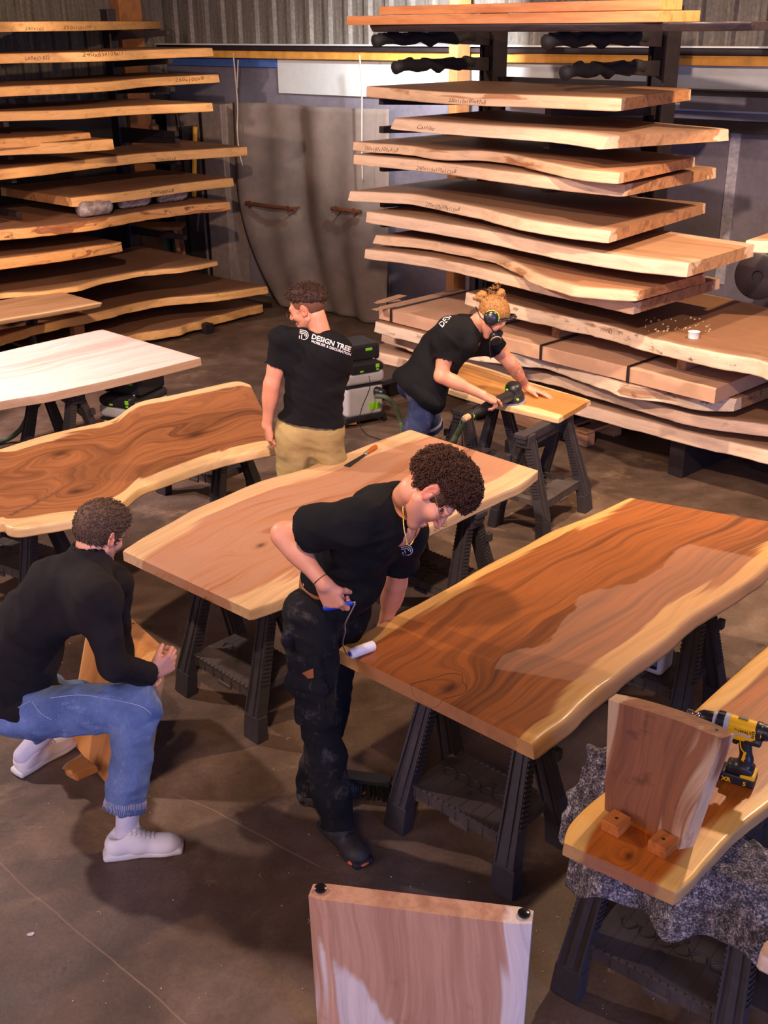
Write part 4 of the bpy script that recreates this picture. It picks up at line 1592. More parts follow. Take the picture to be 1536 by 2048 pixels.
# burl table
A1 = P([(-180, 1105), (-60, 1068), (0, 1046), (14, 1053), (40, 1056), (90, 1049), (150, 1038), (200, 1026), (240, 1007), (280, 975), (330, 957), (400, 932), (450, 916), (520, 900), (562, 893)], TZ)
B1 = P([(-180, 948), (-80, 918), (0, 897), (80, 872), (150, 855), (195, 845), (230, 835), (262, 812), (290, 800), (350, 788), (420, 772), (472, 762), (500, 768)], TZ)
ku, kv = slab_uv(A1, B1, at(215, 960, TZ))
ku2, kv2 = slab_uv(A1, B1, at(90, 905, TZ))
ku3, kv3 = slab_uv(A1, B1, at(470, 865, TZ))
W1 = wood('figured burl hardwood', hexc(160, 102, 62), hexc(88, 51, 31), hexc(222, 182, 130), 0.085, 0.40, 0.15, 53.0, knots=((ku, kv, 0.13, 0.5), (ku2, kv2, 0.16, -0.4), (ku3, kv3, 0.2, 0.35)), band=4.2, wavy=0.20, saprag=0.06, coat=0.06)
bt = slab('burl_table_top', 'wavy live-edge table top with swirling burl grain and a cracked lobe at its left end', A1, B1, 0.052, W1, 'table top', None, 203, flareA=0.0, flareB=0.0, wob=0.003, nl=150, nw=44, rnd=0.012)
# the crack that splits the lobe, filled dark
bm = bmesh.new()
cr = [(20, 1030, 0.012), (45, 1018, 0.012), (62, 1011, 0.009), (80, 1000, 0.010), (96, 993, 0.013), (108, 985, 0.008), (116, 981, 0.002)]
top = [(at(x, y, TZ + 0.0012), w) for x, y, w in cr]
lv, rv = [], []
for i, (p, w) in enumerate(top):
    d = (top[min(i + 1, len(top) - 1)][0] - top[max(0, i - 1)][0]).normalized()
    n = V(-d.y, d.x, 0)
    lv.append((bm.verts.new(p + n * w), bm.verts.new(p + n * w - V(0, 0, 0.03))))
    rv.append((bm.verts.new(p - n * w), bm.verts.new(p - n * w - V(0, 0, 0.03))))
for i in range(len(top) - 1):
    bm.faces.new((lv[i][0], lv[i + 1][0], rv[i + 1][0], rv[i][0]))
    bm.faces.new((lv[i][0], lv[i][1], lv[i + 1][1], lv[i + 1][0]))
    bm.faces.new((rv[i][0], rv[i + 1][0], rv[i + 1][1], rv[i][1]))
cr_o = bm_obj('crack', bm, plain('dark bark in a crack', hexc(110, 66, 30), 0.8, 0, 0.5, 60), bt)
# white-lit table, the floodlight's glare put into its base colour
A0 = P([(-330, 892), (-150, 837), (0, 802), (100, 785), (250, 752), (402, 715)], TZ)
B0 = P([(-330, 785), (-150, 740), (0, 704), (100, 681), (205, 658)], TZ)
W0 = wood('pale floodlit wood', hexc(234, 212, 198), hexc(206, 178, 162), hexc(238, 216, 196), 0.03, 0.5, 0.3, 61.0, band=5, wavy=0.06, sidec=hexc(140, 84, 42))  # brown sides: bark tone, with the shade of the unlit edge painted in
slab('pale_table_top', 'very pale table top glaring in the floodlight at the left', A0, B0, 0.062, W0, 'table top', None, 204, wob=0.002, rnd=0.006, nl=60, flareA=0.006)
Am = P([(-300, 712), (-150, 675), (0, 641), (100, 624), (205, 605)], TZ)
Bm = P([(-300, 655), (-150, 625), (0, 600), (60, 590), (116, 581)], TZ)
Wm = wood('pale table wood', hexc(214, 168, 124), hexc(176, 128, 88), hexc(228, 186, 136), 0.03, 0.5, 0.12, 67.0, band=5, wavy=0.06)
slab('pale_table_top', 'smaller pale table top with sloping underside, behind the glaring white one', Am, Bm, 0.05, Wm, 'table top', None, 205, wob=0.002, flareA=-0.04, nl=50)
# trestle of that table: a turned dark pair of legs and a yellow block
c = at(-150, 720)
place_trestle((c.x - 0.1, c.y), R(-45), 'black plastic trestle far left under the smaller pale table')
g = thing('folding_stand', 'dark crossed folding stand under the smaller pale table at the left edge', 'stand', tuple(at(75, 735)), R(-45))
for s in (-1, 1):
    bm = bmesh.new()
    beam(bm, (-s * 0.16, s * 0.02, 0), (s * 0.12, s * 0.02, 0.66), 0.035, 0.05)
    bm_obj('leg', bm, MTRE, g)
bm = bmesh.new()
box(bm, (0, 0, 0.655), (0.34, 0.10, 0.03), None, 0.004)
bm_obj('head_plate', bm, MTRE, g)
q = at(160, 705)
bm = bmesh.new()
box(bm, (q.x, q.y, 0.22), (0.11, 0.11, 0.44), Matrix.Rotation(R(40), 3, 'Z'), 0.004)
o = bm_obj('timber_block', bm, W3)
add_wood_attr(o, (0, 0, 1))
tag(o, 'upright orange timber block standing beside the white table, under the slab rack', 'block')

# ------------------------------------------------------------------ small slab being sanded
ZS = TH + 0.042
As = P([(1117, 836), (1030, 815), (960, 797), (892, 776)], ZS)[::-1]
Bs = P([(1181, 799), (1100, 775), (1040, 757), (985, 738), (930, 722)], ZS)[::-1]
Ws = wood('small board wood', hexc(190, 134, 72), hexc(142, 92, 46), hexc(236, 196, 140), 0.05, 0.5, 0.18, 71.0, band=9, wavy=0.05)
slab('small_slab', 'small slab with one pale live edge lying under the sander', As, Bs, 0.041, Ws, 'wood slab', None, 206, flareA=0.0, flareB=0.02, wob=0.003, nl=40)

# ------------------------------------------------------------------ bench with upright back, lower right
ZB = 0.735
AB = P([(1356, 1786), (1391, 1755), (1425, 1713), (1470, 1666), (1536, 1612), (1640, 1530), (1760, 1420)], ZB)
BB = P([(1125, 1682), (1140, 1645), (1166, 1616), (1204, 1585), (1260, 1540), (1320, 1480), (1380, 1428), (1419, 1392), (1470, 1347), (1536, 1290), (1640, 1210)], ZB)
ku, kv = slab_uv(AB, BB, at(1265, 1715, ZB))
WB = wood('glossy oiled bench wood', hexc(188, 98, 22), hexc(112, 52, 12), hexc(240, 182, 92), 0.062, 0.38, 0.12, 77.0, knots=((ku, kv, 0.05, 0.10),), band=6, wavy=0.05, coat=0.12, saprag=0.02, sidec=hexc(150, 112, 90))
slab('bench_seat_slab', 'orange oiled live-edge bench slab carrying the upright panel, two blocks and the yellow drill', AB, BB, 0.055, WB, 'wood slab', None, 207, flareA=-0.004, flareB=0.002, wob=0.003, nl=90, nw=30, rnd=0.012)


def panel(name, label, c8, mat, cat, nx=14, nz=10, efun=None, bulge=0.0, rnd=0.006, grain='z', group=None, sap=True):
    """upright panel from its eight corners: front bottom L,R, front top L,R, back bottom L,R, back top L,R; bulge bends it"""
    fbl, fbr, ftl, ftr, bbl, bbr, btl, btr = [Vector(p) for p in c8]
    bm = bmesh.new()
    lay_g, lay_e = [], []
    w = (fbr - fbl).length
    h = (ftl - fbl).length
    # cross-section loop around thickness at each height: front left->right, back right->left
    rings = []
    nrm = ((bbl - fbl) + (bbr - fbr)).normalized()
    for k in range(nz + 1):
        t = k / nz
        fl, fr_ = fbl.lerp(ftl, t), fbr.lerp(ftr, t)
        bl_, br_ = bbl.lerp(btl, t), bbr.lerp(btr, t)
        ring = []
        for i in range(nx + 1):
            s = i / nx
            rr = 0.14 * (1 if s in (0, 1) else (0.35 if i in (1, nx - 1) else 0))
            p = fl.lerp(fr_, s)
            q = bl_.lerp(br_, s)
            o_ = nrm * (bulge * math.sin(s * math.pi))
            ring.append((p.lerp(q, rr) + o_, s, 0))
        for i in range(nx, -1, -1):
            s = i / nx
            rr = 0.14 * (1 if s in (0, 1) else (0.35 if i in (1, nx - 1) else 0))
            p = fl.lerp(fr_, s)
            q = bl_.lerp(br_, s)
            o_ = nrm * (bulge * math.sin(s * math.pi))
            ring.append((q.lerp(p, rr) + o_, s, 1))
        rings.append([(bm.verts.new(p), s, t, b) for p, s, b in ring])
    m = len(rings[0])
    for k in range(nz):
        for i in range(m):
            j = (i + 1) % m
            bm.faces.new((rings[k][i][0], rings[k][j][0], rings[k + 1][j][0], rings[k + 1][i][0]))
    bm.faces.new([r[0] for r in rings[0]][::-1])
    bm.faces.new([r[0] for r in rings[-1]])
    G, E = [], []
    for r in rings:
        for vtx, s, t, b in r:
            x = (s - 0.5) * w
            if grain == 'z':
                G += [t * h, x, b * 0.06]
                E += [max(0, s * w + (efun(t) if efun else 0)), (1 - s) * w, 0]
            else:
                G += [x, t * h, b * 0.06]
                E += [t * h + 0.2, (1 - t) * h + 0.2, 0]
    bmesh.ops.recalc_face_normals(bm, faces=bm.faces)
    me = bpy.data.meshes.new(name)
    bm.to_mesh(me)
    bm.free()
    me.attributes.new('g', 'FLOAT_VECTOR', 'POINT').data.foreach_set('vector', G)
    me.attributes.new('e', 'FLOAT_VECTOR', 'POINT').data.foreach_set('vector', E)
    o = link(name, me, mat, None, True)
    me.set_sharp_from_angle(angle=R(35))
    tag(o, label, cat, group)
    return o


# upright panel standing on the bench
fbl, fbr = at(1206, 1622, ZB), at(1352, 1700, ZB)
dx = (fbr - fbl).normalized()
dn = V(-dx.y, dx.x, 0)
ftl = atY(1216, 1402, fbl.y + 0.005)
ftr = atY(1440, 1476, fbr.y - 0.01)
zt2 = (ftl.z + ftr.z) / 2
ftl, ftr = at(1214, 1401, zt2), at(1441, 1478, zt2)
tk = 0.055
bbl, bbr = fbl + dn * tk, fbr + dn * tk + dx * 0.035
btl, btr = ftl + dn * tk, ftr + dn * tk + dx * 0.02
WP2 = wood('raw panel wood', hexc(150, 92, 56), hexc(96, 54, 32), hexc(206, 168, 126), 0.022, 0.6, 0.3, 83.0, band=6, wavy=0.06, saprag=0.09, spots=0.45)
panel('bench_back_panel', 'upright brown wood panel with pale streaked edges standing on the orange bench', (fbl, fbr, ftl, ftr, bbl, bbr, btl, btr), WP2, 'wood panel', bulge=0.02)
WBLK = wood('small block wood', hexc(196, 112, 44), hexc(130, 66, 24), hexc(196, 112, 44), -1, 0.5, 0.2, 79.0)
# two small blocks in front of it
for i, (cx, cy, lab) in enumerate(((1231, 1658, 'small drilled wooden block at the foot of the upright panel, left one'), (1324, 1700, 'small drilled wooden block at the foot of the upright panel, right one'))):
    p = at(cx, cy, ZB)
    t = thing('wooden_block', lab, 'block', (p.x, p.y, ZB + 0.001), math.atan2(dx.y, dx.x), 'drilled blocks on the bench')
    bm = bmesh.new()
    prism(bm, [(-0.030, -0.034), (0.030, -0.034), (0.030, 0.034), (-0.030, 0.034)], Matrix.Identity(3), (0, 0, 0), 0.040, 0.003)
    o = bm_obj('block_body', bm, WBLK, t)
    add_wood_attr(o, (0, 1, 0), offs=(i * 2 + 3, 1.0, 0))
    bm = bmesh.new()
    lathe(bm, [(0.005, 0), (0.005, 0.0006)], (0, 0.0, 0.0402), (0, 0, 1), 14)
    bm_obj('screw_hole', bm, MBLACK, t)
for (x, y, z) in ((1430, 1463, zt2),):
    bm = bmesh.new()
    lathe(bm, [(0.005, 0), (0.005, 0.0006)], at(x, y, z) + dn * 0.01 + V(0, 0, 0.0004), (0, 0, 1), 12)
    o = bm_obj('screw_hole', bm, MBLACK, bpy.data.objects['bench_back_panel'])

# ------------------------------------------------------------------ leg panel standing upside down in front, with two black glides
zf = 0.60
P1, P2 = at(628, 1764, zf), at(1068, 1817, zf)
Q1, Q2 = at(615, 1796, zf), at(1063, 1852, zf)
fv = (P2 - P1).normalized()
fb = lambda q, k: V(q.x, q.y, 0) + fv * k * 0.2
WF = wood('front leg panel wood', hexc(212, 160, 126), hexc(172, 118, 88), hexc(240, 218, 200), 0.035, 0.5, 0.18, 89.0, band=5.0, wavy=0.05, saprag=0.05, spots=0.15)
panel('leg_panel', 'broad wooden leg panel on end in the foreground with two black glides', (fb(Q1, 0.05), fb(Q2, -0.05), Q1, Q2, fb(P1, 0.05), fb(P2, -0.05), P1, P2), WF, 'wood panel', nx=30, nz=20, efun=lambda t: (t - 0.80) * 0.30)
lp = bpy.data.objects['leg_panel']
for i, (x, y) in enumerate(((641, 1777), (1048, 1827))):
    bm = bmesh.new()
    c = at(x, y, zf + 0.004)
    lathe(bm, [(0.017, 0), (0.019, 0.003), (0.018, 0.008), (0.012, 0.011), (0.0, 0.0115)], V(c.x, c.y, zf + 0.0005), (0, 0, 1), 28)
    bm_obj('glide', bm, plain('glossy black glide', hexc(24, 20, 22), 0.22, 0, 0.05), lp, False, 45)

# ------------------------------------------------------------------ leg panel held by the crouching man, with its cleat
zc = 0.50
tF, tR, tB = at(287, 1330, zc), at(342, 1309, zc), at(237, 1213, zc)
ed = (tB - tR)
ed = ed.normalized()
tnl = tF + ed * 0.60
tbl = tR + ed * 0.60
bF, bR = at(232, 1591, 0.012), at(309, 1556, 0.012)
bed = ed
bnl, bbl_ = bF + bed * 0.56, bR + bed * 0.56
WC = wood('held leg panel wood', hexc(206, 140, 74), hexc(160, 98, 48), hexc(222, 164, 96), 0.03, 0.5, 0.15, 97.0, band=5, wavy=0.12)
panel('leg_panel', 'light orange wooden leg panel held upright by the crouching man', (bnl, bF, tnl, tF, bbl_, bR, tbl, tR), WC, 'wood panel', nx=16, nz=12)
lp2 = bpy.data.objects['leg_panel.001']
cA = at(160, 1500, 0.13)
bm = bmesh.new()
o1, o2, o3 = at(127, 1497, 0.125), at(192, 1525, 0.125), at(148, 1545, 0.125)
pl_ = [at(128, 1532, 0.10), at(139, 1521, 0.10), at(166, 1510, 0.10), at(196, 1533, 0.10), at(152, 1552, 0.10), at(131, 1541, 0.10)]
vs = [bm.verts.new(p) for p in pl_]
vb = [bm.verts.new(p - V(0, 0, 0.03)) for p in pl_]
bm.faces.new(vs)
bm.faces.new(vb[::-1])
for i in range(6):
    bm.faces.new((vs[i], vb[i], vb[(i + 1) % 6], vs[(i + 1) % 6]))
bmesh.ops.bevel(bm, geom=list(bm.edges), offset=0.005, segments=2, affect='EDGES')
o = bm_obj('cleat', bm, WC, lp2)
add_wood_attr(o, (0.7, 0.3, 0), offs=(5, 0, 0))
for (x, y) in ((325, 1306), (266, 1247)):
    bm = bmesh.new()
    lathe(bm, [(0.005, 0), (0.005, 0.0006)], at(x, y, zc) + V(0, 0, 0.0006), (0, 0, 1), 12)
    bm_obj('screw_hole', bm, MBLACK, lp2)

# ------------------------------------------------------------------ blankets
MBLK = NT('speckled felt blanket')
_p = MBLK.n('ShaderNodeNewGeometry').outputs['Position']
_a = MBLK.noise(_p, 150, 4, 0.8)
_b = MBLK.noise(_p, 34, 4, 0.7)
_m = MBLK.math('ADD', MBLK.math('MULTIPLY', _a, 0.62), MBLK.math('MULTIPLY', _b, 0.38))
MBLK.out(MBLK.ramp(_m, [(0.40, hexc(34, 30, 34)), (0.49, hexc(78, 72, 76)), (0.56, hexc(150, 140, 140)), (0.64, hexc(224, 212, 202))]), 0.95)
MBLK.bump(_m, 0.9, 0.006)
MBLK = MBLK.m


def blanket():
    bm = bmesh.new()
    nu, ns = 90, 90
    ang = Matrix((bd, bn, V(0, 0, 1))).transposed()
    rows = []
    for i in range(nu + 1):
        x = -0.33 + 0.80 * i / nu
        hangf = 0.265 - 0.10 * (x + 0.30) + 0.022 * math.sin(x * 17 + 1.0) + 0.012 * math.sin(x * 41)
        hangb = 0.20 + 0.05 * math.sin(x * 6)
        top = 0.085
        tot = hangf + 2 * top + hangb
        row = []
        for j in range(ns + 1):
            s = tot * j / ns
            if s < hangf:
                dz = hangf - s
                y = -top - 0.012 - 0.16 * dz - 0.022 * math.sin(x * 26 + 2 * dz) * min(1, dz / 0.12)
                z = TH + 0.012 - dz
            elif s < hangf + 2 * top:
                y = -top + (s - hangf)
                z = TH + 0.016
            else:
                dz = s - hangf - 2 * top
                y = top + 0.012 + 0.12 * dz + 0.018 * math.sin(x * 22 + 5)
                z = TH + 0.012 - dz
            # beyond the trestle end the cloth sags
            over = max(0.0, abs(x - 0.0) - 0.30)
            z -= 0.35 * over * over
            z += 0.004 * mnoise.noise(V(x * 9, y * 9, 3))
            if x > 0.34 and s >= hangf and s < hangf + 2 * top:
                z += 0.012 * math.sin(y * 30 + x * 9)
            p = ang @ V(x, y, 0)
            row.append(bm.verts.new((TBC.x + p.x, TBC.y + p.y, z)))
        rows.append(row)
    for i in range(nu):
        for j in range(ns):
            bm.faces.new((rows[i][j], rows[i + 1][j], rows[i + 1][j + 1], rows[i][j + 1]))
    o = bm_obj('felt_blanket', bm, MBLK, None, True)
    so = o.modifiers.new('thickness', 'SOLIDIFY')
    so.thickness = 0.008
    so.offset = 1
    tag(o, 'speckled grey-blue felt blanket draped over the trestle under the orange bench', 'blanket')
    return o


blanket()
# bunched end of a second blanket behind the bench
c = at(1185, 1560, 0.70)
f_ = SDF((c.x - 0.35, c.y - 0.3, 0.30), (c.x + 0.35, c.y + 0.4, 0.90), 0.011)
pts = [(1195, 1508, 0.78), (1180, 1540, 0.74), (1165, 1590, 0.66), (1150, 1640, 0.60), (1140, 1680, 0.52)]
pw = [at(*q) for q in pts]
for k in range(len(pw) - 1):
    for o_ in (-0.015, 0.03, 0.075):
        f_.cone(pw[k] + bd * o_, pw[k + 1] + bd * o_, 0.026, 0.022, 0.02)
v_, fc_ = f_.surface()
v_ = folds(v_, fc_, 0.03, 14, (1, 0.3, 0.2), 3.0, 4.0)
v_ = relax(v_, fc_, 1)
o = sdf_obj('felt_blanket', v_, fc_, MBLK)
tag(o, 'bunched brownish felt blanket between the oiled table and the orange bench', 'blanket')

# pale slab end at the lower right picture edge
A = P([(1519, 1905), (1560, 1925), (1640, 1965)], 0.62)
Bq = P([(1530, 1880), (1600, 1850), (1660, 1850)], 0.62)
slab('small_slab', 'rounded pale board end at the lower right picture edge', A, Bq, 0.05, RAWR3, 'wood slab', None, 208, nl=20)
q = at(1580, 1960, 0.0)
bm = bmesh.new()
cc = (A[1] + Bq[1]) / 2
for sx in (-0.12, 0.12):
    box(bm, (cc.x + 0.29 + sx, cc.y - 0.10 - sx * 0.8, 0.28), (0.05, 0.05, 0.56), None, 0.004)
box(bm, (cc.x + 0.29, cc.y - 0.10, 0.545), (0.36, 0.3, 0.04), Matrix.Rotation(R(-38), 3, 'Z'), 0.004)
o = bm_obj('low_stand', bm, MTRE)
tag(o, 'dark low stand under the pale board end at the lower right picture edge', 'stand')
# ------------------------------------------------------------------ people
from mathutils.bvhtree import BVHTree


def nv(*a):
    v = np.array(a if len(a) > 1 else a[0], float)
    return v / np.linalg.norm(v)


def frame(f, u):
    """columns right, forward, up"""
    f = nv(f)
    r = nv(np.cross(f, u))
    u = np.cross(r, f)
    return np.stack([r, f, u], 1)


def skin_mat(name, col, red=0.15):
    k = NT(name)
    t = k.n('ShaderNodeAttribute', attribute_name='tint').outputs['Color']
    tc = k.n('ShaderNodeTexCoord').outputs['Object']
    a = k.noise(tc, 18, 4, 0.6)
    b = k.noise(tc, 160, 3, 0.6)
    c = k.ramp(k.math('ADD', k.math('MULTIPLY', a, 0.7), k.math('MULTIPLY', b, 0.3)),
               [(0.35, tuple(v * w for v, w in zip(col, (1.0, 0.86, 0.82)))), (0.62, col)])
    c = k.mix(1.0, c, t, 'MULTIPLY')
    k.out(c, 0.46)
    k.b.inputs['Subsurface Weight'].default_value = 0.12
    k.b.inputs['Subsurface Radius'].default_value = (0.012, 0.005, 0.003)
    k.bump(b, 0.12, 0.001)
    return k.m


def cloth_mat(name, c1, c2, scale=240, dirt=None, rough=0.88, big=5):
    k = NT(name)
    tc = k.n('ShaderNodeTexCoord').outputs['Object']
    a = k.noise(tc, scale, 3, 0.7)
    b = k.noise(tc, big, 4, 0.6)
    col = k.ramp(k.math('ADD', k.math('MULTIPLY', a, 0.45), k.math('MULTIPLY', b, 0.55)), [(0.36, c1), (0.64, c2)])
    if dirt:
        d = k.smooth(k.noise(tc, 11, 6, 0.72, 0.4), 0.52, 0.72)
        col = k.mix(k.math('MULTIPLY', d, 0.65), col, dirt)
    k.out(col, rough)
    k.b.inputs['Specular IOR Level'].default_value = 0.2
    k.bump(a, 0.25, 0.001)
    return k.m


SKIN = skin_mat('skin', hexc(214, 150, 118))
SKINP = skin_mat('fair skin', hexc(222, 162, 134))
MSHIRT = cloth_mat('black cotton', hexc(12, 11, 13), hexc(19, 18, 21))
MKNIT = cloth_mat('charcoal knit', hexc(26, 22, 23), hexc(42, 36, 36), 420)
MJEAN = cloth_mat('faded blue denim', hexc(74, 92, 132), hexc(118, 138, 178), 300, hexc(150, 166, 198), big=7)
MSHORTJ = cloth_mat('dark blue work cloth', hexc(40, 48, 78), hexc(64, 72, 104), 260, hexc(110, 104, 116))
MKHAKI = cloth_mat('khaki cotton', hexc(140, 118, 74), hexc(176, 152, 100), 260)
MWORK = cloth_mat('dirty black work cloth', hexc(14, 13, 14), hexc(28, 26, 27), 260, hexc(88, 80, 76))
MTAN = plain('tan leather', hexc(150, 88, 46), 0.55, 0, 0.2, 30)
MSOCK = cloth_mat('white ribbed sock', hexc(196, 190, 200), hexc(226, 220, 228), 200)
MSNEAK = plain('white leather', hexc(238, 230, 224), 0.5, 0, 0.04, 12)
MSOLE = plain('white rubber sole', hexc(222, 216, 208), 0.55, 0, 0.05, 12)
MBOOT = plain('dark work shoe', hexc(48, 42, 38), 0.65, 0, 0.3, 30)
MBOOTS = plain('dark rubber sole', hexc(26, 24, 24), 0.7)
MORANGE = plain('orange sole tip', hexc(214, 96, 40), 0.5)


def hair_mat(name, c1, c2):
    k = NT(name)
    tc = k.n('ShaderNodeTexCoord').outputs['Object']
    a = k.noise(tc, 190, 3, 0.6, 0.8)
    k.out(k.ramp(a, [(0.35, c1), (0.65, c2)]), 0.62)
    k.b.inputs['Specular IOR Level'].default_value = 0.25
    k.bump(a, 0.6, 0.003)
    return k.m


HDARK = hair_mat('dark brown curls', hexc(38, 23, 16), hexc(82, 50, 34))
HBROWN = hair_mat('brown hair', hexc(58, 42, 34), hexc(110, 84, 66))
HBLACK = hair_mat('dark wavy hair', hexc(36, 22, 17), hexc(74, 48, 37))
HBLOND = hair_mat('dark blond hair', hexc(104, 66, 34), hexc(186, 132, 76))


class Person:
    def __init__(s, name, label, base, skin):
        s.base = np.array(base, float)
        s.parts = []
        s.label = label
        s.skin = skin
        s.kids = []

    def add(s, v, f, tint=None):
        s.parts.append((v, f, np.ones((len(v), 3)) if tint is None else tint))

    def build(s):
        vs, fs, ts = [], [], []
        n = 0
        for v, f, t in s.parts:
            vs.append(v)
            fs.append(f + n)
            ts.append(t)
            n += len(v)
        v, f, t = np.concatenate(vs), np.concatenate(fs), np.concatenate(ts)
        t = np.concatenate([t, np.ones((len(t), 1))], 1)
        s.o = sdf_obj('person', v, f, s.skin, None, s.base, {'tint': ('FLOAT_COLOR', t)})
        s.o.location = s.base
        tag(s.o, s.label, 'person')
        for name, v, f, mat in s.kids:
            k = sdf_obj(name, v, f, mat, s.o, s.base)
        return s.o

    def kid(s, name, v, f, mat):
        s.kids.append((name, v, f, mat))

    def bm(s, name, bm, mat, smooth=True, angle=None):
        """a bmesh in world coordinates as a part"""
        for v in bm.verts:
            v.co -= Vector(s.base)
        return bm_obj(name, bm, mat, s.o, smooth, angle)


def bounds(pts, m):
    p = np.array(pts)
    return p.min(0) - m, p.max(0) + m


def do_hand(S, W, d, n, right, curl=((10, 15, 10),) * 4, thumb=(0.6, 0.75, 0.15), tcurl=0.3, sc=1.0, spread=0.0):
    W = np.array(W, float)
    d = nv(d)
    n = nv(np.array(n, float) - d * np.dot(n, d))
    t = np.cross(d, n) if right else np.cross(n, d)
    offs = (0.031, 0.011, -0.010, -0.029)
    lens = (0.090, 0.094, 0.089, 0.080)
    fl = (0.95, 1.04, 0.97, 0.78)
    ends = []
    for i in range(4):
        b = W + (d * lens[i] + t * offs[i]) * sc
        S.cone(W + t * offs[i] * 0.55 * sc + d * 0.012 * sc, b, 0.0165 * sc, 0.0125 * sc, 0.012)
        a = 0.0
        p = b
        dd = nv(d + t * offs[i] * spread * 20)
        rr = (0.0098, 0.0090, 0.0082, 0.0070)
        q = 0.92 if i == 3 else 1.0
        for j, L in enumerate((0.046, 0.028, 0.021)):
            a += math.radians(curl[i][j])
            nd = dd * math.cos(a) + n * math.sin(a)
            p2 = p + nd * L * fl[i] * sc
            S.cone(p, p2, rr[j] * sc * q, rr[j + 1] * sc * q, 0.004)
            S.ell(p - n * 0.001, [rr[j] * 1.12 * sc * q] * 3, None, 0.004)
            p = p2
        ends.append(p)
    S.cone(W + t * 0.012 * sc + d * 0.012 * sc + n * 0.006, W + t * 0.036 * sc + d * 0.048 * sc + n * 0.012 * sc, 0.017 * sc, 0.015 * sc, 0.012)
    S.cone(W - t * 0.022 * sc + d * 0.02 * sc + n * 0.004, W - t * 0.028 * sc + d * 0.06 * sc + n * 0.006, 0.014 * sc, 0.012 * sc, 0.012)
    tb = W + t * 0.036 * sc + d * 0.046 * sc + n * 0.012 * sc
    td = nv(d * thumb[0] + t * thumb[1] + n * thumb[2])
    t1 = tb + td * 0.036 * sc
    td2 = nv(td * (1 - tcurl) + (d * 0.7 + n * 0.4 - t * 0.3) * tcurl)
    t2 = t1 + td2 * 0.030 * sc
    S.cone(tb, t1, 0.0135 * sc, 0.0110 * sc, 0.008)
    S.cone(t1, t2, 0.0112 * sc, 0.0088 * sc, 0.004)
    return ends, t2


def do_arm(S, sh, el, wr, r=(0.050, 0.043, 0.040, 0.027), k=0.02):
    sh, el, wr = map(lambda p: np.array(p, float), (sh, el, wr))
    S.cone(sh, el, r[0], r[1], k)
    m = sh + (el - sh) * 0.45
    S.ell(m, (0.046, 0.046, 0.09), np.array(frame_from(Vector(el - sh))), 0.03)
    S.cone(el, wr, r[2], r[3], k)
    m = el + (wr - el) * 0.28
    S.ell(m, (0.043, 0.040, 0.085), np.array(frame_from(Vector(wr - el))), 0.03)
    S.ell(wr, (0.029, 0.025, 0.03), np.array(frame_from(Vector(wr - el))), 0.012)


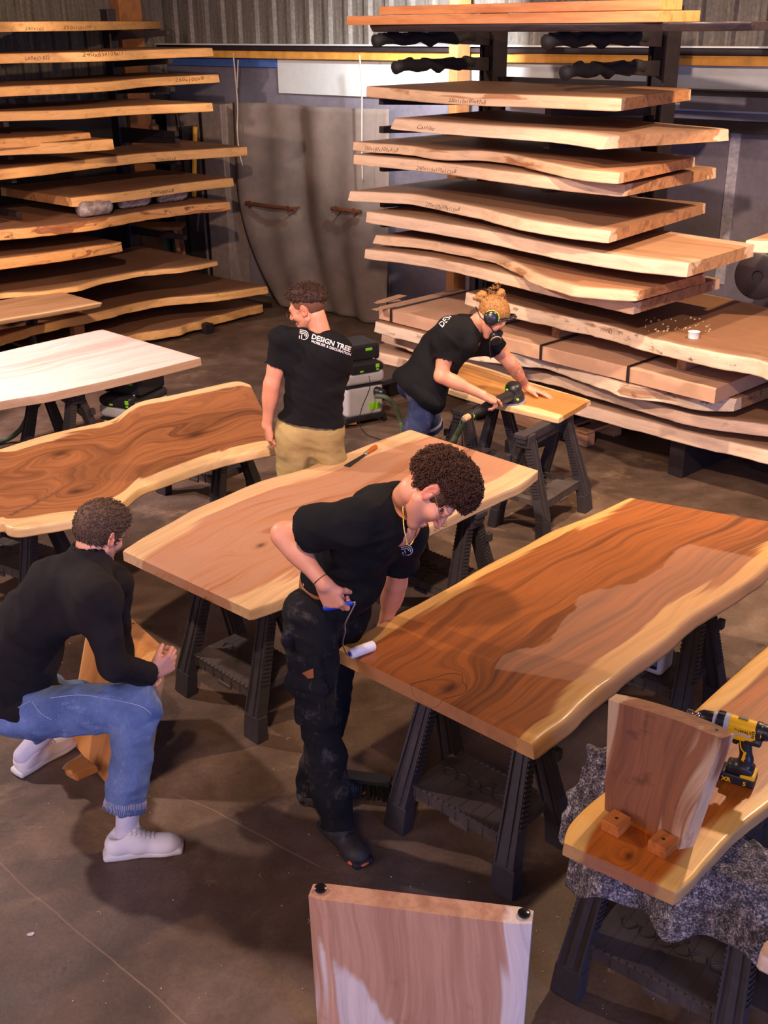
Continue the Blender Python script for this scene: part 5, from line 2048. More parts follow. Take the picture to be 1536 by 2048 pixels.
def do_head(c, Rm, sc=1.0, stubble=0.0, lips=True, h=0.0036, neck=None, nr=(0.054, 0.060), brow=(0.32, 0.22, 0.17)):
    """head mesh around c (world) with frame Rm; neck = world point at the neck base"""
    S = SDF((-0.11, -0.13, -0.20), (0.11, 0.15, 0.15), h)
    S.ell((0, -0.014, 0.034), (0.0745, 0.096, 0.083), None, 0)
    S.ell((0, 0.030, -0.018), (0.060, 0.062, 0.082), None, 0.02)
    for s in (-1, 1):
        S.cone((s * 0.052, 0.0, -0.045), (s * 0.018, 0.068, -0.093), 0.022, 0.018, 0.025)
        S.ell((s * 0.040, 0.060, -0.022), (0.024, 0.022, 0.022), None, 0.02)
    S.ell((0, 0.076, -0.096), (0.022, 0.017, 0.016), None, 0.018)
    S.cone((-0.036, 0.079, 0.022), (0.036, 0.079, 0.022), 0.012, 0.012, 0.018)
    for s in (-1, 1):
        S.ell((s * 0.031, 0.099, 0.002), (0.018, 0.017, 0.011), None, 0.012, True)
        S.ell((s * 0.030, 0.0765, 0.001), (0.0135, 0.0125, 0.0125), None, 0.003)
        S.ell((s * 0.030, 0.0775, 0.0055), (0.0155, 0.0125, 0.0075), None, 0.003)
    S.cone((0, 0.086, 0.016), (0, 0.112, -0.026), 0.0075, 0.0115, 0.010)
    for s in (-1, 1):
        S.ell((s * 0.011, 0.102, -0.031), (0.0085, 0.011, 0.008), None, 0.005)
        S.ell((s * 0.007, 0.106, -0.040), (0.0035, 0.005, 0.004), None, 0.002, True)
    S.ell((0, 0.088, -0.061), (0.025, 0.011, 0.0065), None, 0.005)
    S.ell((0, 0.0865, -0.0725), (0.021, 0.0115, 0.0075), None, 0.005)
    S.cone((-0.022, 0.097, -0.0665), (0.022, 0.097, -0.0665), 0.0018, 0.0018, 0.003, True)
    for s in (-1, 1):
        a = R(18 * s)
        Re = np.array([[math.cos(a), -math.sin(a), 0], [math.sin(a), math.cos(a), 0], [0, 0, 1]])
        S.ell((s * 0.0785, -0.010, 0.000), (0.0065, 0.0195, 0.031), Re, 0.004)
        S.ell((s * 0.076, 0.002, -0.018), (0.008, 0.010, 0.014), Re, 0.006)
        S.ell((s * 0.0870, -0.009, 0.003), (0.0060, 0.0120, 0.020), Re, 0.004, True)
        S.ell((s * 0.080, 0.003, -0.002), (0.005, 0.005, 0.006), Re, 0.003)
    if neck is not None:
        nl = Rm.T @ (np.array(neck) - np.array(c)) / sc
        top = np.array([0, -0.022, -0.055])
        if nl[2] < -0.19 or np.linalg.norm(nl) > 0.2:
            pass
    v, f = S.surface()
    v = relax(v, f, 1, 0.5)
    t = np.ones((len(v), 3))
    x, y, z = np.abs(v[:, 0]), v[:, 1], v[:, 2]
    if lips:
        m = np.exp(-((x / 0.021) ** 2 + ((z + 0.0665) / 0.0085) ** 2) ** 2) * (y > 0.075)
        t *= 1 - m[:, None] * np.array([0.12, 0.40, 0.38])
    m = np.exp(-(((x - 0.033) / 0.019) ** 2 + ((z - 0.026 + 0.10 * np.abs(x - 0.03)) / 0.0050) ** 2) ** 2) * (y > 0.05)
    t = t * (1 - m[:, None]) + np.array(brow) * m[:, None]
    m = np.exp(-(((x - 0.030) / 0.014) ** 2 + ((z + 0.0035) / 0.0022) ** 2) ** 2) * (y > 0.06)
    t = t * (1 - m[:, None] * 0.8)
    m = np.exp(-((x / 0.030) ** 2 + ((z + 0.034) / 0.014) ** 2)) * (y > 0.09)
    t *= 1 - m[:, None] * np.array([0.0, 0.14, 0.14])
    m = np.clip((x - 0.068) / 0.01, 0, 1) * (np.abs(y + 0.008) < 0.03) * (np.abs(z) < 0.04)
    t *= 1 - m[:, None] * np.array([0.0, 0.20, 0.20])
    if stubble:
        m = np.clip((-0.035 - z) / 0.02, 0, 1) * np.clip((y + 0.0) / 0.03, 0, 1) * (1 - np.exp(-((x / 0.020) ** 2 + ((z + 0.0665) / 0.008) ** 2) ** 2))
        t *= 1 - m[:, None] * np.array([0.30, 0.28, 0.24]) * stubble
    vw = v * sc @ Rm.T + np.array(c)
    return vw, f, t


def hair_cap(c, Rm, sc, grow, low_back, low_side, front, up_extra=0.0, h=0.005, face_cut=0.055, bumps=0.0, freq=60, seed=1.0):
    """close cap of hair: grown cranium minus the face"""
    S = SDF((-0.13, -0.15, -0.15), (0.13, 0.17, 0.20), h)
    S.ell((0, -0.016, 0.036), (0.0745 + grow, 0.096 + grow, 0.083 + grow + up_extra * 0.5), None, 0)
    if up_extra:
        S.ell((0, 0.015, 0.060 + up_extra * 0.5), (0.066 + grow, 0.078 + grow, 0.062 + up_extra), None, 0.02)
    # remove the face
    S.box((0, face_cut + 0.10, front - 0.14), (0.2, 0.10, 0.14), None, 0.02, 0.015, True)
    # remove below the hair line at sides and back
    a = R(low_back[1])
    Rt = np.array([[1, 0, 0], [0, math.cos(a), -math.sin(a)], [0, math.sin(a), math.cos(a)]])
    S.box(np.array((0, -0.05, low_back[0])) + Rt @ np.array((0, 0, -0.10)), (0.2, 0.24, 0.10), Rt, 0.005, 0.006, True)
    for s in (-1, 1):
        S.ell((s * 0.09, -0.006, -0.006), (0.035, 0.030, 0.040), None, 0.005, True)
    v, f = S.surface()
    v = relax(v, f, 1)
    if bumps:
        n = vnormals(v, f)
        d = np.array([mnoise.noise(Vector(p) * freq + Vector((seed, 0, 0))) * 0.6 + mnoise.noise(Vector(p) * freq * 2.3 + Vector((0, seed, 0))) * 0.4 for p in v])
        v = v + n * (d * bumps)[:, None]
    return v * sc @ Rm.T + np.array(c), f, (v, f)


def curls(c, Rm, sc, vl, fl, n, rad, tub, seed, up=0.0, turns=1.6, keep=None, lift=0.004):
    """small spiral locks standing on a hair cap"""
    rs = random.Random(seed)
    nn = vnormals(vl, fl)
    bm = bmesh.new()
    cnt = 0
    while cnt < n:
        i = rs.randrange(len(vl))
        p, q = vl[i], nn[i]
        if keep is not None and not keep(p, q):
            continue
        cnt += 1
        ax = nv(np.array([rs.gauss(0, 1) for _ in range(3)]) + q * 0.5)
        e1 = nv(np.cross(ax, (0.3, 0.5, 0.8)))
        e2 = np.cross(ax, e1)
        ph = rs.random() * 6.28
        r_ = rad * rs.uniform(0.7, 1.25)
        o = p + q * (lift + rs.uniform(0, up))
        pts = []
        K = 11
        for k in range(K):
            a = ph + turns * 2 * math.pi * k / (K - 1)
            g = o + (e1 * math.cos(a) + e2 * math.sin(a)) * r_ * (1 - 0.25 * k / K) + ax * (k / (K - 1) - 0.5) * r_ * 1.2
            pts.append(Vector(g * sc @ Rm.T + np.array(c)))
        tube(bm, pts, [tub * (0.6 if k in (0, K - 1) else 1) for k in range(K)], 4)
    return bm


def tufts(c, Rm, sc, vl, fl, n, ln, wd, seed, flow, keep=None, lift=0.0):
    """short overlapping locks lying along 'flow' (local) on a hair cap"""
    rs = random.Random(seed)
    nn = vnormals(vl, fl)
    bm = bmesh.new()
    cnt = 0
    while cnt < n:
        i = rs.randrange(len(vl))
        p, q = vl[i], nn[i]
        if keep is not None and not keep(p, q):
            continue
        cnt += 1
        fw = flow(p, q) if callable(flow) else flow
        d = nv(np.array(fw) + np.array([rs.gauss(0, 0.35) for _ in range(3)]))
        d = nv(d - q * np.dot(d, q) * 0.75)
        L = ln * rs.uniform(0.6, 1.3)
        b = p - q * 0.003
        pts = [b, b + d * L * 0.35 + q * L * (0.22 + lift), b + d * L * 0.7 + q * L * (0.24 + lift), b + d * L + q * L * (0.12 + lift)]
        pts = [Vector(x * sc @ Rm.T + np.array(c)) for x in pts]
        tube(bm, pts, [wd * 0.7, wd, wd * 0.7, wd * 0.15], 5)
    return bm


def shoe(P_, heel, toe, mats, sneaker, ank, roll=0.0, sc=1.0):
    """shoe with upper, sole and laces; heel and toe are ground points"""
    heel, toe = np.array(heel, float), np.array(toe, float)
    L = np.linalg.norm(toe - heel)
    f = nv(toe - heel)
    u = np.array([0, 0, 1.0])
    if abs(f[2]) > 0.02:
        u = nv(u - f * f[2])
    r = np.cross(f, u)
    Rm = np.stack([r, f, u], 1)
    T = lambda p: heel + Rm @ np.array(p, float)
    lo, hi = bounds([heel, toe], 0.16)
    hi = hi + np.array([0, 0, 0.10])
    S = SDF(lo, hi, 0.005)
    S.cone(T((0, 0.050, 0.050)), T((0, L * 0.45, 0.052)), 0.039, 0.040, 0)
    S.cone(T((0, L * 0.45, 0.046)), T((0.004, L - 0.052, 0.036)), 0.041, 0.040, 0.03)
    S.ell(T((0.004, L - 0.070, 0.034)), (0.047, 0.066, 0.030), Rm, 0.02)
    S.cone(T((0, 0.055, 0.055)), np.array(ank), 0.043, 0.046, 0.03)
    S.ell(T((0, L * 0.36, 0.072)), (0.034, 0.050, 0.034), Rm, 0.02)
    if sneaker:
        a = np.array(ank)
        d_ = nv(a - T((0, 0.055, 0.05)))
        S.half(T((0, 0.05, 0.098)), np.array(Rm @ np.array((0, -0.25, 1.0))))
        S.ell(T((0, 0.055, 0.118)), (0.036, 0.048, 0.034), Rm, 0.006, True)
    S.half(T((0, 0, 0.016)), -u)
    v, fc = S.surface()
    v = relax(v, fc, 1)
    so = SDF(lo, hi, 0.005)
    so.box(T((0.002, L / 2, 0.015)), (0.043, L / 2 + 0.002, 0.015), Rm, 0.012, 0)
    so.ell(T((0.004, L - 0.068, 0.016)), (0.052, 0.072, 0.018), Rm, 0.01)
    so.ell(T((0, 0.045, 0.018)), (0.044, 0.050, 0.022), Rm, 0.01)
    so.ell(T((0.055, L * 0.45, 0.015)), (0.016, 0.05, 0.03), Rm, 0.01, True)
    so.ell(T((-0.055, L * 0.45, 0.015)), (0.012, 0.05, 0.03), Rm, 0.01, True)
    so.half(T((0, 0, 0.001)), -u)
    v2, f2 = so.surface()
    P_.shoes = getattr(P_, 'shoes', []) + [(v, fc, mats[0], v2, f2, mats[1], T, L, Rm)]


def finish_shoes(P_, lace_col, tip=None):
    for (v, fc, m1, v2, f2, m2, T, L, Rm) in getattr(P_, 'shoes', []):
        a = sdf_obj('shoe', v, fc, m1, P_.o, P_.base)
        sdf_obj('sole', v2, f2, m2, a, P_.base)
        bvh = BVHTree.FromPolygons([Vector(q) for q in v], fc.tolist())
        u = Vector(Rm[:, 2])
        bm = bmesh.new()
        for k in range(6):
            y = L * (0.36 + 0.055 * k)
            pts = []
            for j in range(9):
                x = (j / 8 - 0.5) * 0.046
                o = Vector(T((x, y + (0.008 if (j % 2) else 0), 0.2)))
                h = bvh.ray_cast(o, -u)
                if h[0] is not None:
                    pts.append(h[0] + u * 0.0015)
            if len(pts) > 3:
                tube(bm, pts, 0.0022, 5)
        for v_ in bm.verts:
            v_.co -= Vector(P_.base)
        bm_obj('laces', bm, lace_col, a, True)
        if tip is not None:
            S = SDF(np.array(T((0, L, 0))) - 0.1, np.array(T((0, L, 0))) + 0.1, 0.004)
            S.ell(T((0.004, L - 0.062, 0.018)), (0.0535, 0.070, 0.016), Rm, 0)
            S.half(T((0, L - 0.045, 0)), -Rm[:, 1])
            vv, ff = S.surface()
            sdf_obj('toe_rubber', vv, ff, tip, a, P_.base)


def torso_prims(S, pel, neck, F, width=1.0, grow=0.0, shL=None, shR=None, curve=0.02, belly=0.0, k=0.04):
    """trunk from the pelvis to the neck base"""
    pel, neck = np.array(pel, float), np.array(neck, float)
    up = nv(neck - pel)
    r = nv(np.cross(F, up))
    f = np.cross(up, r)
    Rm = np.stack([r, f, up], 1)
    L = np.linalg.norm(neck - pel)
    at_ = lambda t, o=0.0: pel + up * L * t - f * (curve * math.sin(t * math.pi)) + f * o
    g = grow
    S.ell(at_(0.02), (0.158 * width + g, 0.112 + g, 0.115), Rm, 0.03)
    S.ell(at_(0.28, 0.01 + belly), (0.142 * width + g, 0.105 + g + belly, 0.13), Rm, k)
    S.ell(at_(0.52), (0.152 * width + g, 0.110 + g, 0.14), Rm, k)
    S.ell(at_(0.76), (0.162 * width + g, 0.112 + g, 0.14), Rm, k)
    for sh in (shL, shR):
        if sh is not None:
            sh = np.array(sh, float)
            S.cone(at_(0.88), sh, 0.070 + g, 0.056 + g, k)
            S.cone(at_(0.97), at_(0.94) + (sh - at_(0.94)) * 0.7, 0.050 + g, 0.048 + g, k)
            S.cone(at_(0.66), sh - up * 0.06, 0.085 + g, 0.05 + g, k)
    return Rm, at_


def project_on(o_name, bm, mesh_v, mesh_f, direction, off=0.0015):
    """drop a flat design (world coordinates) on to a surface along a direction"""
    bvh = BVHTree.FromPolygons([Vector(q) for q in mesh_v], mesh_f.tolist())
    d = Vector(direction).normalized()
    dead = []
    for v in bm.verts:
        h = bvh.ray_cast(v.co - d * 0.5, d)
        if h[0] is None:
            dead.append(v)
        else:
            v.co = h[0] - d * off
    bmesh.ops.delete(bm, geom=dead, context='VERTS')
    return bm


def text_bm(s, size, origin, xd, yd, shear=0.0, bold=0.0):
    cu = bpy.data.curves.new('t', 'FONT')
    cu.body = s
    cu.size = size
    cu.offset = bold
    cu.shear = shear
    cu.resolution_u = 2
    tmp = bpy.data.objects.new('tmp_text', cu)
    C.objects.link(tmp)
    dg = bpy.context.evaluated_depsgraph_get()
    me = bpy.data.meshes.new_from_object(tmp.evaluated_get(dg))
    bpy.data.objects.remove(tmp)
    x = Vector(xd).normalized()
    y = Vector(yd).normalized()
    z = x.cross(y).normalized()
    y = z.cross(x)
    m = Matrix((x, y, z)).transposed().to_4x4()
    m.translation = Vector(origin)
    me.transform(m)
    bm = bmesh.new()
    bm.from_mesh(me)
    bpy.data.meshes.remove(me)
    bmesh.ops.triangulate(bm, faces=bm.faces)
    for _ in range(2):
        es = [e for e in bm.edges if e.calc_length() > 0.012]
        if es:
            bmesh.ops.subdivide_edges(bm, edges=es, cuts=1)
    return bm


def arc_logo(o, x, y, s, w):
    """three nested open D curves as in the shirt emblem"""
    bm = bmesh.new()
    o, x, y = Vector(o), Vector(x).normalized(), Vector(y).normalized()

    def ribbon(pts, wd):
        n = len(pts)
        L = []
        for i, p in enumerate(pts):
            d = (Vector(pts[min(i + 1, n - 1)]) - Vector(pts[max(i - 1, 0)])).normalized()
            nn = Vector((-d.y, d.x))
            L.append([bm.verts.new(o + x * (p[0] + nn.x * q) * s + y * (p[1] + nn.y * q) * s) for q in (-wd, wd)])
        for a, b in zip(L, L[1:]):
            bm.faces.new((a[0], b[0], b[1], a[1]))
    for r_, x0 in ((0.50, -0.5), (0.32, -0.5), (0.14, -0.5)):
        pts = [(x0, r_)] + [(r_ * math.cos(a), r_ * math.sin(a)) for a in [math.pi / 2 - math.pi * k / 12 for k in range(13)]]
        pts[-1:] = [(0.0, -r_)]
        if r_ < 0.4:
            pts = pts[:-3]
        ribbon(pts, w)
    ribbon([(-0.22, -0.5), (-0.22, 0.02)], w)
    ribbon([(0.0, -0.5), (-0.10, -0.5)], w)
    ribbon([(-0.46, -0.5), (-0.46, -0.14)], w)
    return bm
def PX(x, y, Y):
    return np.array(atY(x, y, Y))


def PZ(x, y, z):
    return np.array(at(x, y, z))


def build_common(P_, pel, neck, F, shR, shL, head_c, Rh, arms, legs, width=1.0, curve=0.045, neck_r=(0.056, 0.054), hsc=1.0, stubble=0.0, tintf=None, brow=(0.32, 0.22, 0.17)):
    # hidden trunk and legs
    pts = [pel, neck, shR, shL] + [q for l in legs for q in l]
    lo, hi = bounds(pts, 0.2)
    S = SDF(lo, hi, 0.014)
    torso_prims(S, pel, neck, F, width, -0.026, shR, shL, curve)
    for hip, kn, an in legs:
        S.cone(hip, kn, 0.070, 0.048, 0.03)
        S.cone(kn, an, 0.047, 0.034, 0.02)
    v, f = S.surface()
    P_.add(v, f)
    # neck with shoulders' base
    c = np.array(head_c)
    hb = c + Rh @ np.array((0, -0.022, -0.050)) * hsc
    lo, hi = bounds([neck, hb], 0.22)
    S = SDF(lo, hi, 0.006)
    dn = nv(np.array(neck) - hb)
    S.cone(hb, np.array(neck) + dn * 0.04, neck_r[0], neck_r[1] + 0.004, 0)
    up = nv(np.array(neck) - pel)
    for sh in (shR, shL):
        sh = np.array(sh)
        S.cone(np.array(neck) - up * 0.012, np.array(neck) - up * 0.045 + (sh - neck) * 0.62, 0.044, 0.036, 0.03)
    S.ell(np.array(neck) - up * 0.09 + np.array(F) * 0.035, (0.10, 0.075, 0.09), frame(F, up), 0.04)
    v, f = S.surface()
    v = relax(v, f, 1)
    P_.add(v, f)
    v, f, t = do_head(head_c, Rh, hsc, stubble, brow=brow)
    P_.add(v, f, t)
    for (sh, el, wr, hd, hn, right, kw) in arms:
        lo, hi = bounds([sh, el, wr, np.array(wr) + nv(hd) * 0.12], 0.12)
        S = SDF(lo, hi, 0.0042)
        do_arm(S, sh, el, wr)
        do_hand(S, wr, hd, hn, right, **kw)
        v, f = S.surface()
        v = relax(v, f, 1, 0.4)
        t = np.ones((len(v), 3))
        if tintf:
            t = tintf(v, sh, el, wr, right, t)
        P_.add(v, f, t)


def cut_sleeve(S, a, b, r=0.075):
    """open end of a sleeve at b, looking along a->b"""
    a, b = np.array(a), np.array(b)
    d = nv(b - a)
    S.cone(b + d * (r * 0.9), b + d * (r * 0.9 + 0.10), r, r, 0.006, True)


def shirt(P_, name, pel, neck, F, shR, shL, slR, slL, mat, head_c, Rh, hem=0.02, grow=0.012, width=1.0, curve=0.02, amp=0.010, freq=7, seed=1.0, collar=True, h=0.0075, slr=(0.066, 0.064), belly=0.0, extra=None, flare=0.0):
    pts = [pel, neck, shR, shL] + list(slR) + list(slL)
    lo, hi = bounds(pts, 0.22)
    S = SDF(lo, hi, h)
    for sh, sl in ((shR, slR), (shL, slL)):
        q = [np.array(sh)] + [np.array(p) for p in sl]
        for k in range(len(q) - 1):
            r0 = slr[0] if k == 0 else slr[1]
            S.cone(q[k], q[k + 1], r0, slr[1], 0.035)
    for sh, sl in ((shR, slR), (shL, slL)):
        q = [np.array(sh)] + [np.array(p) for p in sl]
        cut_sleeve(S, q[-2], q[-1], slr[1] + 0.018)
    Rm, at_ = torso_prims(S, pel, neck, F, width, grow, shR, shL, curve, belly)
    up = Rm[:, 2]
    S.cone(at_(-0.02 - hem), at_(0.25), 0.115 + grow + flare, 0.115 + grow, 0.06)
    S.ell(at_(-hem * 0.5), (0.168 * width + grow + flare, 0.125 + grow + flare, 0.09), Rm, 0.04)
    # hem plane
    S.half(at_(-0.10 - hem), -up + Rm[:, 1] * 0.0)
    if extra:
        extra(S, Rm, at_)
    # neck opening
    hb = np.array(head_c) + Rh @ np.array((0, -0.02, -0.06))
    d = nv(hb - np.array(neck))
    if collar == 'high':
        S.cone(np.array(neck) - d * 0.03, hb + d * 0.010, 0.084, 0.072, 0.02)
        S.cone(hb + d * 0.006, hb + d * 0.2, 0.064, 0.08, 0.003, True)
        S.half(hb + d * 0.016, d)
    else:
        S.cone(np.array(neck) + d * 0.012 + Rm[:, 1] * 0.012, np.array(neck) + d * 0.2, 0.068, 0.075, 0.010, True)
    v, f = S.surface()
    v = relax(v, f, 1)
    v = folds(v, f, amp, freq, up, seed, 2.0)
    v = folds(v, f, amp * 0.4, freq * 2.6, nv(up + Rm[:, 0] * 0.6), seed + 4, 2.5)
    P_.kid(name, v, f, mat)
    return v, f, Rm, at_


def trousers(P_, name, pel, neck, F, legs, mat, r=(0.098, 0.076, 0.070), hem=None, amp=0.012, freq=8, seed=2.0, h=0.008, waist=0.05, grow=0.004, extra=None, width=1.0):
    pts = [pel] + [q for l in legs for q in l]
    lo, hi = bounds(pts, 0.22)
    S = SDF(lo, hi, h)
    up = nv(np.array(neck) - pel)
    rr = nv(np.cross(F, up))
    f_ = np.cross(up, rr)
    Rm = np.stack([rr, f_, up], 1)
    S.ell(np.array(pel) + up * 0.02, (0.160 * width + grow, 0.118 + grow, 0.12), Rm, 0)
    S.half(np.array(pel) + up * (0.075 + waist), up)
    hips = [np.array(l[0]) for l in legs]
    for hip, kn, an in legs:
        hip, kn, an = map(np.array, (hip, kn, an))
        S.cone(hip, kn, r[0], r[1], 0.045)
        b = hip - f_ * 0.045 + up * 0.0
        S.ell(b, (0.080, 0.072, 0.090), Rm, 0.05)
        if hem is None or hem > 0:
            S.cone(kn, an, r[1], r[2], 0.03)
            d = nv(an - kn)
            cut_sleeve(S, kn, an, r[2] + 0.02)
        else:
            cut_sleeve(S, hip, kn, r[1] + 0.02)
    if extra:
        extra(S, Rm)
    v, f = S.surface()
    v = relax(v, f, 1)
    # folds gather at the knees and hems
    v = folds(v, f, amp, freq, (0.15, 0, 1), seed, 1.6)
    v = folds(v, f, amp * 0.45, freq * 2.4, (0.3, 0.2, 1), seed + 7, 2.2)
    P_.kid(name, v, f, mat)
    return v, f, Rm


# ---- A: the man with the roller
F = nv(0.95, -0.25, 0)
up0 = np.array([0, 0, 1.0])
Rr = np.cross(F, up0)
hipR, hipL = PX(630, 1232, 3.60), PX(694, 1218, 3.84)
pel = (hipR + hipL) / 2 + np.array([0, 0, 0.03])
neck = np.array([0.070, 3.62, 1.375])
hc = PZ(864, 981, 1.47)
shR, elR, wrR = PX(714, 1040, 3.49), PX(566, 1068, 3.56), PX(648, 1168, 3.45)
shL, elL, wrL = PX(812, 1060, 3.77), PX(792, 1165, 3.86), PX(768, 1254, 3.985)
knR, knL = PX(634, 1400, 3.535), PX(664, 1385, 3.80)
anR, anL = PZ(672, 1650, 0.10), PZ(628, 1588, 0.10)
Rh = frame(nv(0.40, -0.26, -0.90), nv(0.90, 0.05, 0.38))
PA = Person('person', 'man in black t-shirt and dirty work trousers bending over the table with a paint roller', (float(pel[0]), float(pel[1]), 0), SKIN)
# roller geometry first: the hand closes round its handle
rolA, rolB = PZ(700, 1308, TZ + 0.021), PZ(750, 1290, TZ + 0.021)
rd = nv(rolB - rolA)
handd = nv(0.36, 0.02, -0.93)
palm_n = nv(0.25, 0.92, 0.12)
palm_n = nv(palm_n - handd * (palm_n @ handd))
hth = np.cross(handd, palm_n)
hcen = wrR + handd * 0.118 + palm_n * 0.034
hw = hcen + hth * 0.050
hdir = -hth
build_common(PA, pel, neck, F, shR, shL, hc, Rh,
             [(shR, elR, wrR, handd, palm_n, True, dict(curl=((30, 75, 45), (42, 78, 45), (50, 78, 45), (56, 78, 45)), thumb=(0.62, 0.25, 0.80), tcurl=0.30)),
              (shL, elL, wrL, nv(0.1, 0.2, -0.9), nv(-0.3, -0.9, 0), False, dict())],
             [(hipR, knR, anR), (hipL, knL, anL)], stubble=1.0, hsc=1.10)
slR = [shR + (elR - shR) * 0.64]
slL = [shL + (elL - shL) * 0.55]
SA = shirt(PA, 't_shirt', pel, neck, F, shR, shL, slR, slL, MSHIRT, hc, Rh, hem=-0.235, grow=0.018, amp=0.020, freq=6, seed=3.0, slr=(0.078, 0.082), curve=0.045, belly=0.012)


def cargo(S, Rm):
    # side pockets and hanging holster pockets on the camera side
    a = hipR + (knR - hipR) * 0.55 + Rr * 0.080 - F * 0.02
    S.box(a, (0.020, 0.075, 0.085), np.stack([Rr, F, up0], 1), 0.02, 0.012)
    a = hipR + (knR - hipR) * 0.92 + Rr * 0.070
    S.box(a, (0.018, 0.070, 0.10), np.stack([Rr, F, up0], 1), 0.02, 0.012)
    a = hipR + (knR - hipR) * 0.30 - F * 0.085 + Rr * 0.04
    S.box(a, (0.05, 0.018, 0.08), np.stack([Rr, F, up0], 1), 0.015, 0.012)


upW = nv(nv(neck - pel) * 0.35 + up0)
TA = trousers(PA, 'work_trousers', pel, pel + upW * 0.5, nv(0.93, -0.30, 0), [(hipR, knR, anR + up0 * 0.01), (hipL, knL, anL + up0 * 0.01)], MWORK, (0.092, 0.078, 0.070), amp=0.020, freq=6, seed=5.0, extra=cargo, waist=0.035)
fd = nv(PZ(738, 1744, 0.0) - PZ(672, 1672, 0.0))
toe = PZ(731, 1735, 0.0)
shoe(PA, toe - fd * 0.305, toe, (MBOOT, MBOOTS), False, anR - up0 * 0.01)
toe2 = PZ(622, 1594, 0.0) + nv(0.95, 0.2, 0) * 0.25
shoe(PA, toe2 - nv(0.95, 0.2, 0) * 0.305, toe2, (MBOOT, MBOOTS), False, anL - up0 * 0.01)
ca, cf, cl = hair_cap(hc, Rh, 1.10, 0.009, (-0.030, -14), 0, 0.062, 0.017, bumps=0.008, freq=45, seed=2)
PA.kid('curly_hair', ca, cf, HDARK)
PA.build()
finish_shoes(PA, MBOOTS, MORANGE)
bmc = curls(hc, Rh, 1.10, cl[0], cl[1], 1900, 0.0078, 0.0014, 4, 0.008, keep=lambda p, q: ((p[0] / .0745) ** 2 + ((p[1] + .016) / .096) ** 2 + ((p[2] - .036) / .083) ** 2) > 1.12 and not (abs(p[0]) > 0.056 and p[1] > -0.035 and p[2] < 0.034) and not (p[1] > 0.070 and p[2] < 0.052) and not (p[2] < -0.005 and p[1] > -0.035), lift=0.002)
PA.bm('curls', bmc, HDARK)
# glasses
GOLD = plain('gold wire', hexc(230, 180, 90), 0.25, 0.9, 0.02)


def glasses(P_, c, Rm, mat, rx=0.026, rz=0.021, y=0.108, z=-0.004, rad=0.0011, tilt=0.0, drop=0.0):
    T = lambda p: Vector(np.array(c) + Rm @ np.array(p, float))
    bm = bmesh.new()
    for s in (-1, 1):
        pts = []
        for k in range(24):
            a = 2 * math.pi * k / 24
            ca_, sa_ = math.cos(a), math.sin(a)
            e = 0.72
            pts.append(T((s * 0.032 + rx * math.copysign(abs(ca_) ** e, ca_), y - 0.004 * abs(ca_), z - drop + rz * math.copysign(abs(sa_) ** e, sa_))))
        tube(bm, pts, rad, 6, closed=True)
        tube(bm, [T((s * 0.058, y - 0.004, z - drop + 0.008)), T((s * 0.072, y - 0.02, z - drop + 0.010)), T((s * 0.079, 0.04, z + 0.006)), T((s * 0.083, 0.0, z + 0.012)), T((s * 0.084, -0.018, z - 0.004))], rad, 6)
    tube(bm, [T((-0.007, y + 0.002, z - drop + 0.006)), T((0, y + 0.006, z - drop + 0.010)), T((0.007, y + 0.002, z - drop + 0.006))], rad, 6)
    return P_.bm('glasses', bm, mat)


glasses(PA, hc, Rh * 1.10, GOLD, drop=0.016, y=0.116)
# necklace round the neck, hanging forward
T = lambda p: Vector(p)
nk = np.array(neck)
Rm, at_ = SA[2], SA[3]
nd = nv(hc + Rh @ np.array((0, -0.02, -0.06)) - nk)
pts = []
for (x, y, dp) in ((812, 972, 3.60), (806, 990, 3.545), (806, 1020, 3.50), (808, 1055, 3.47), (814, 1086, 3.455), (820, 1090, 3.455), (828, 1078, 3.47), (835, 1055, 3.51), (838, 1040, 3.55)):
    pts.append(Vector(PX(x, y, dp)))
bm = bmesh.new()
tube(bm, crom(pts, 60), [0.0022 + 0.0008 * (k % 2) for k in range(60)], 6)
lathe(bm, [(0.004, 0), (0.006, 0.003), (0.003, 0.008)], pts[4] + Vector((0, 0, -0.008)), (0, 0, 1), 10)
PA.bm('gold_chain', bm, GOLD)
# bracelet
bm = bmesh.new()
wd = nv(wrR - elR)
fr = np.array(frame_from(Vector(wd)))
w0 = wrR - wd * 0.020
tube(bm, [Vector(w0 + fr[:, 0] * 0.0325 * math.cos(a) + fr[:, 1] * 0.029 * math.sin(a)) for a in np.arange(0, 6.28, 0.35)], 0.0014, 5, closed=True)
PA.bm('bracelet', bm, MBLACK)
# belt
bm = bmesh.new()
up_ = upW
bc = pel + up_ * 0.108
Rm = TA[2]
ring = []
for k in range(48):
    a = 2 * math.pi * k / 48
    d = Vector(Rm[:, 0] * math.cos(a) + Rm[:, 1] * math.sin(a))
    ring.append((Vector(bc) + Vector(Rm[:, 0]) * 0.160 * math.cos(a) + Vector(Rm[:, 1]) * 0.119 * math.sin(a), d))
ups = Vector(up_)
vs = [[bm.verts.new(p + d * o_ + ups * z_) for (o_, z_) in ((0.004, -0.019), (0.008, -0.016), (0.008, 0.016), (0.004, 0.019), (-0.006, 0.0))] for p, d in ring]
for k in range(48):
    a_, b_ = vs[k], vs[(k + 1) % 48]
    for j in range(5):
        bm.faces.new((a_[j], a_[(j + 1) % 5], b_[(j + 1) % 5], b_[j]))
PA.bm('belt', bm, MTAN, True, 40)
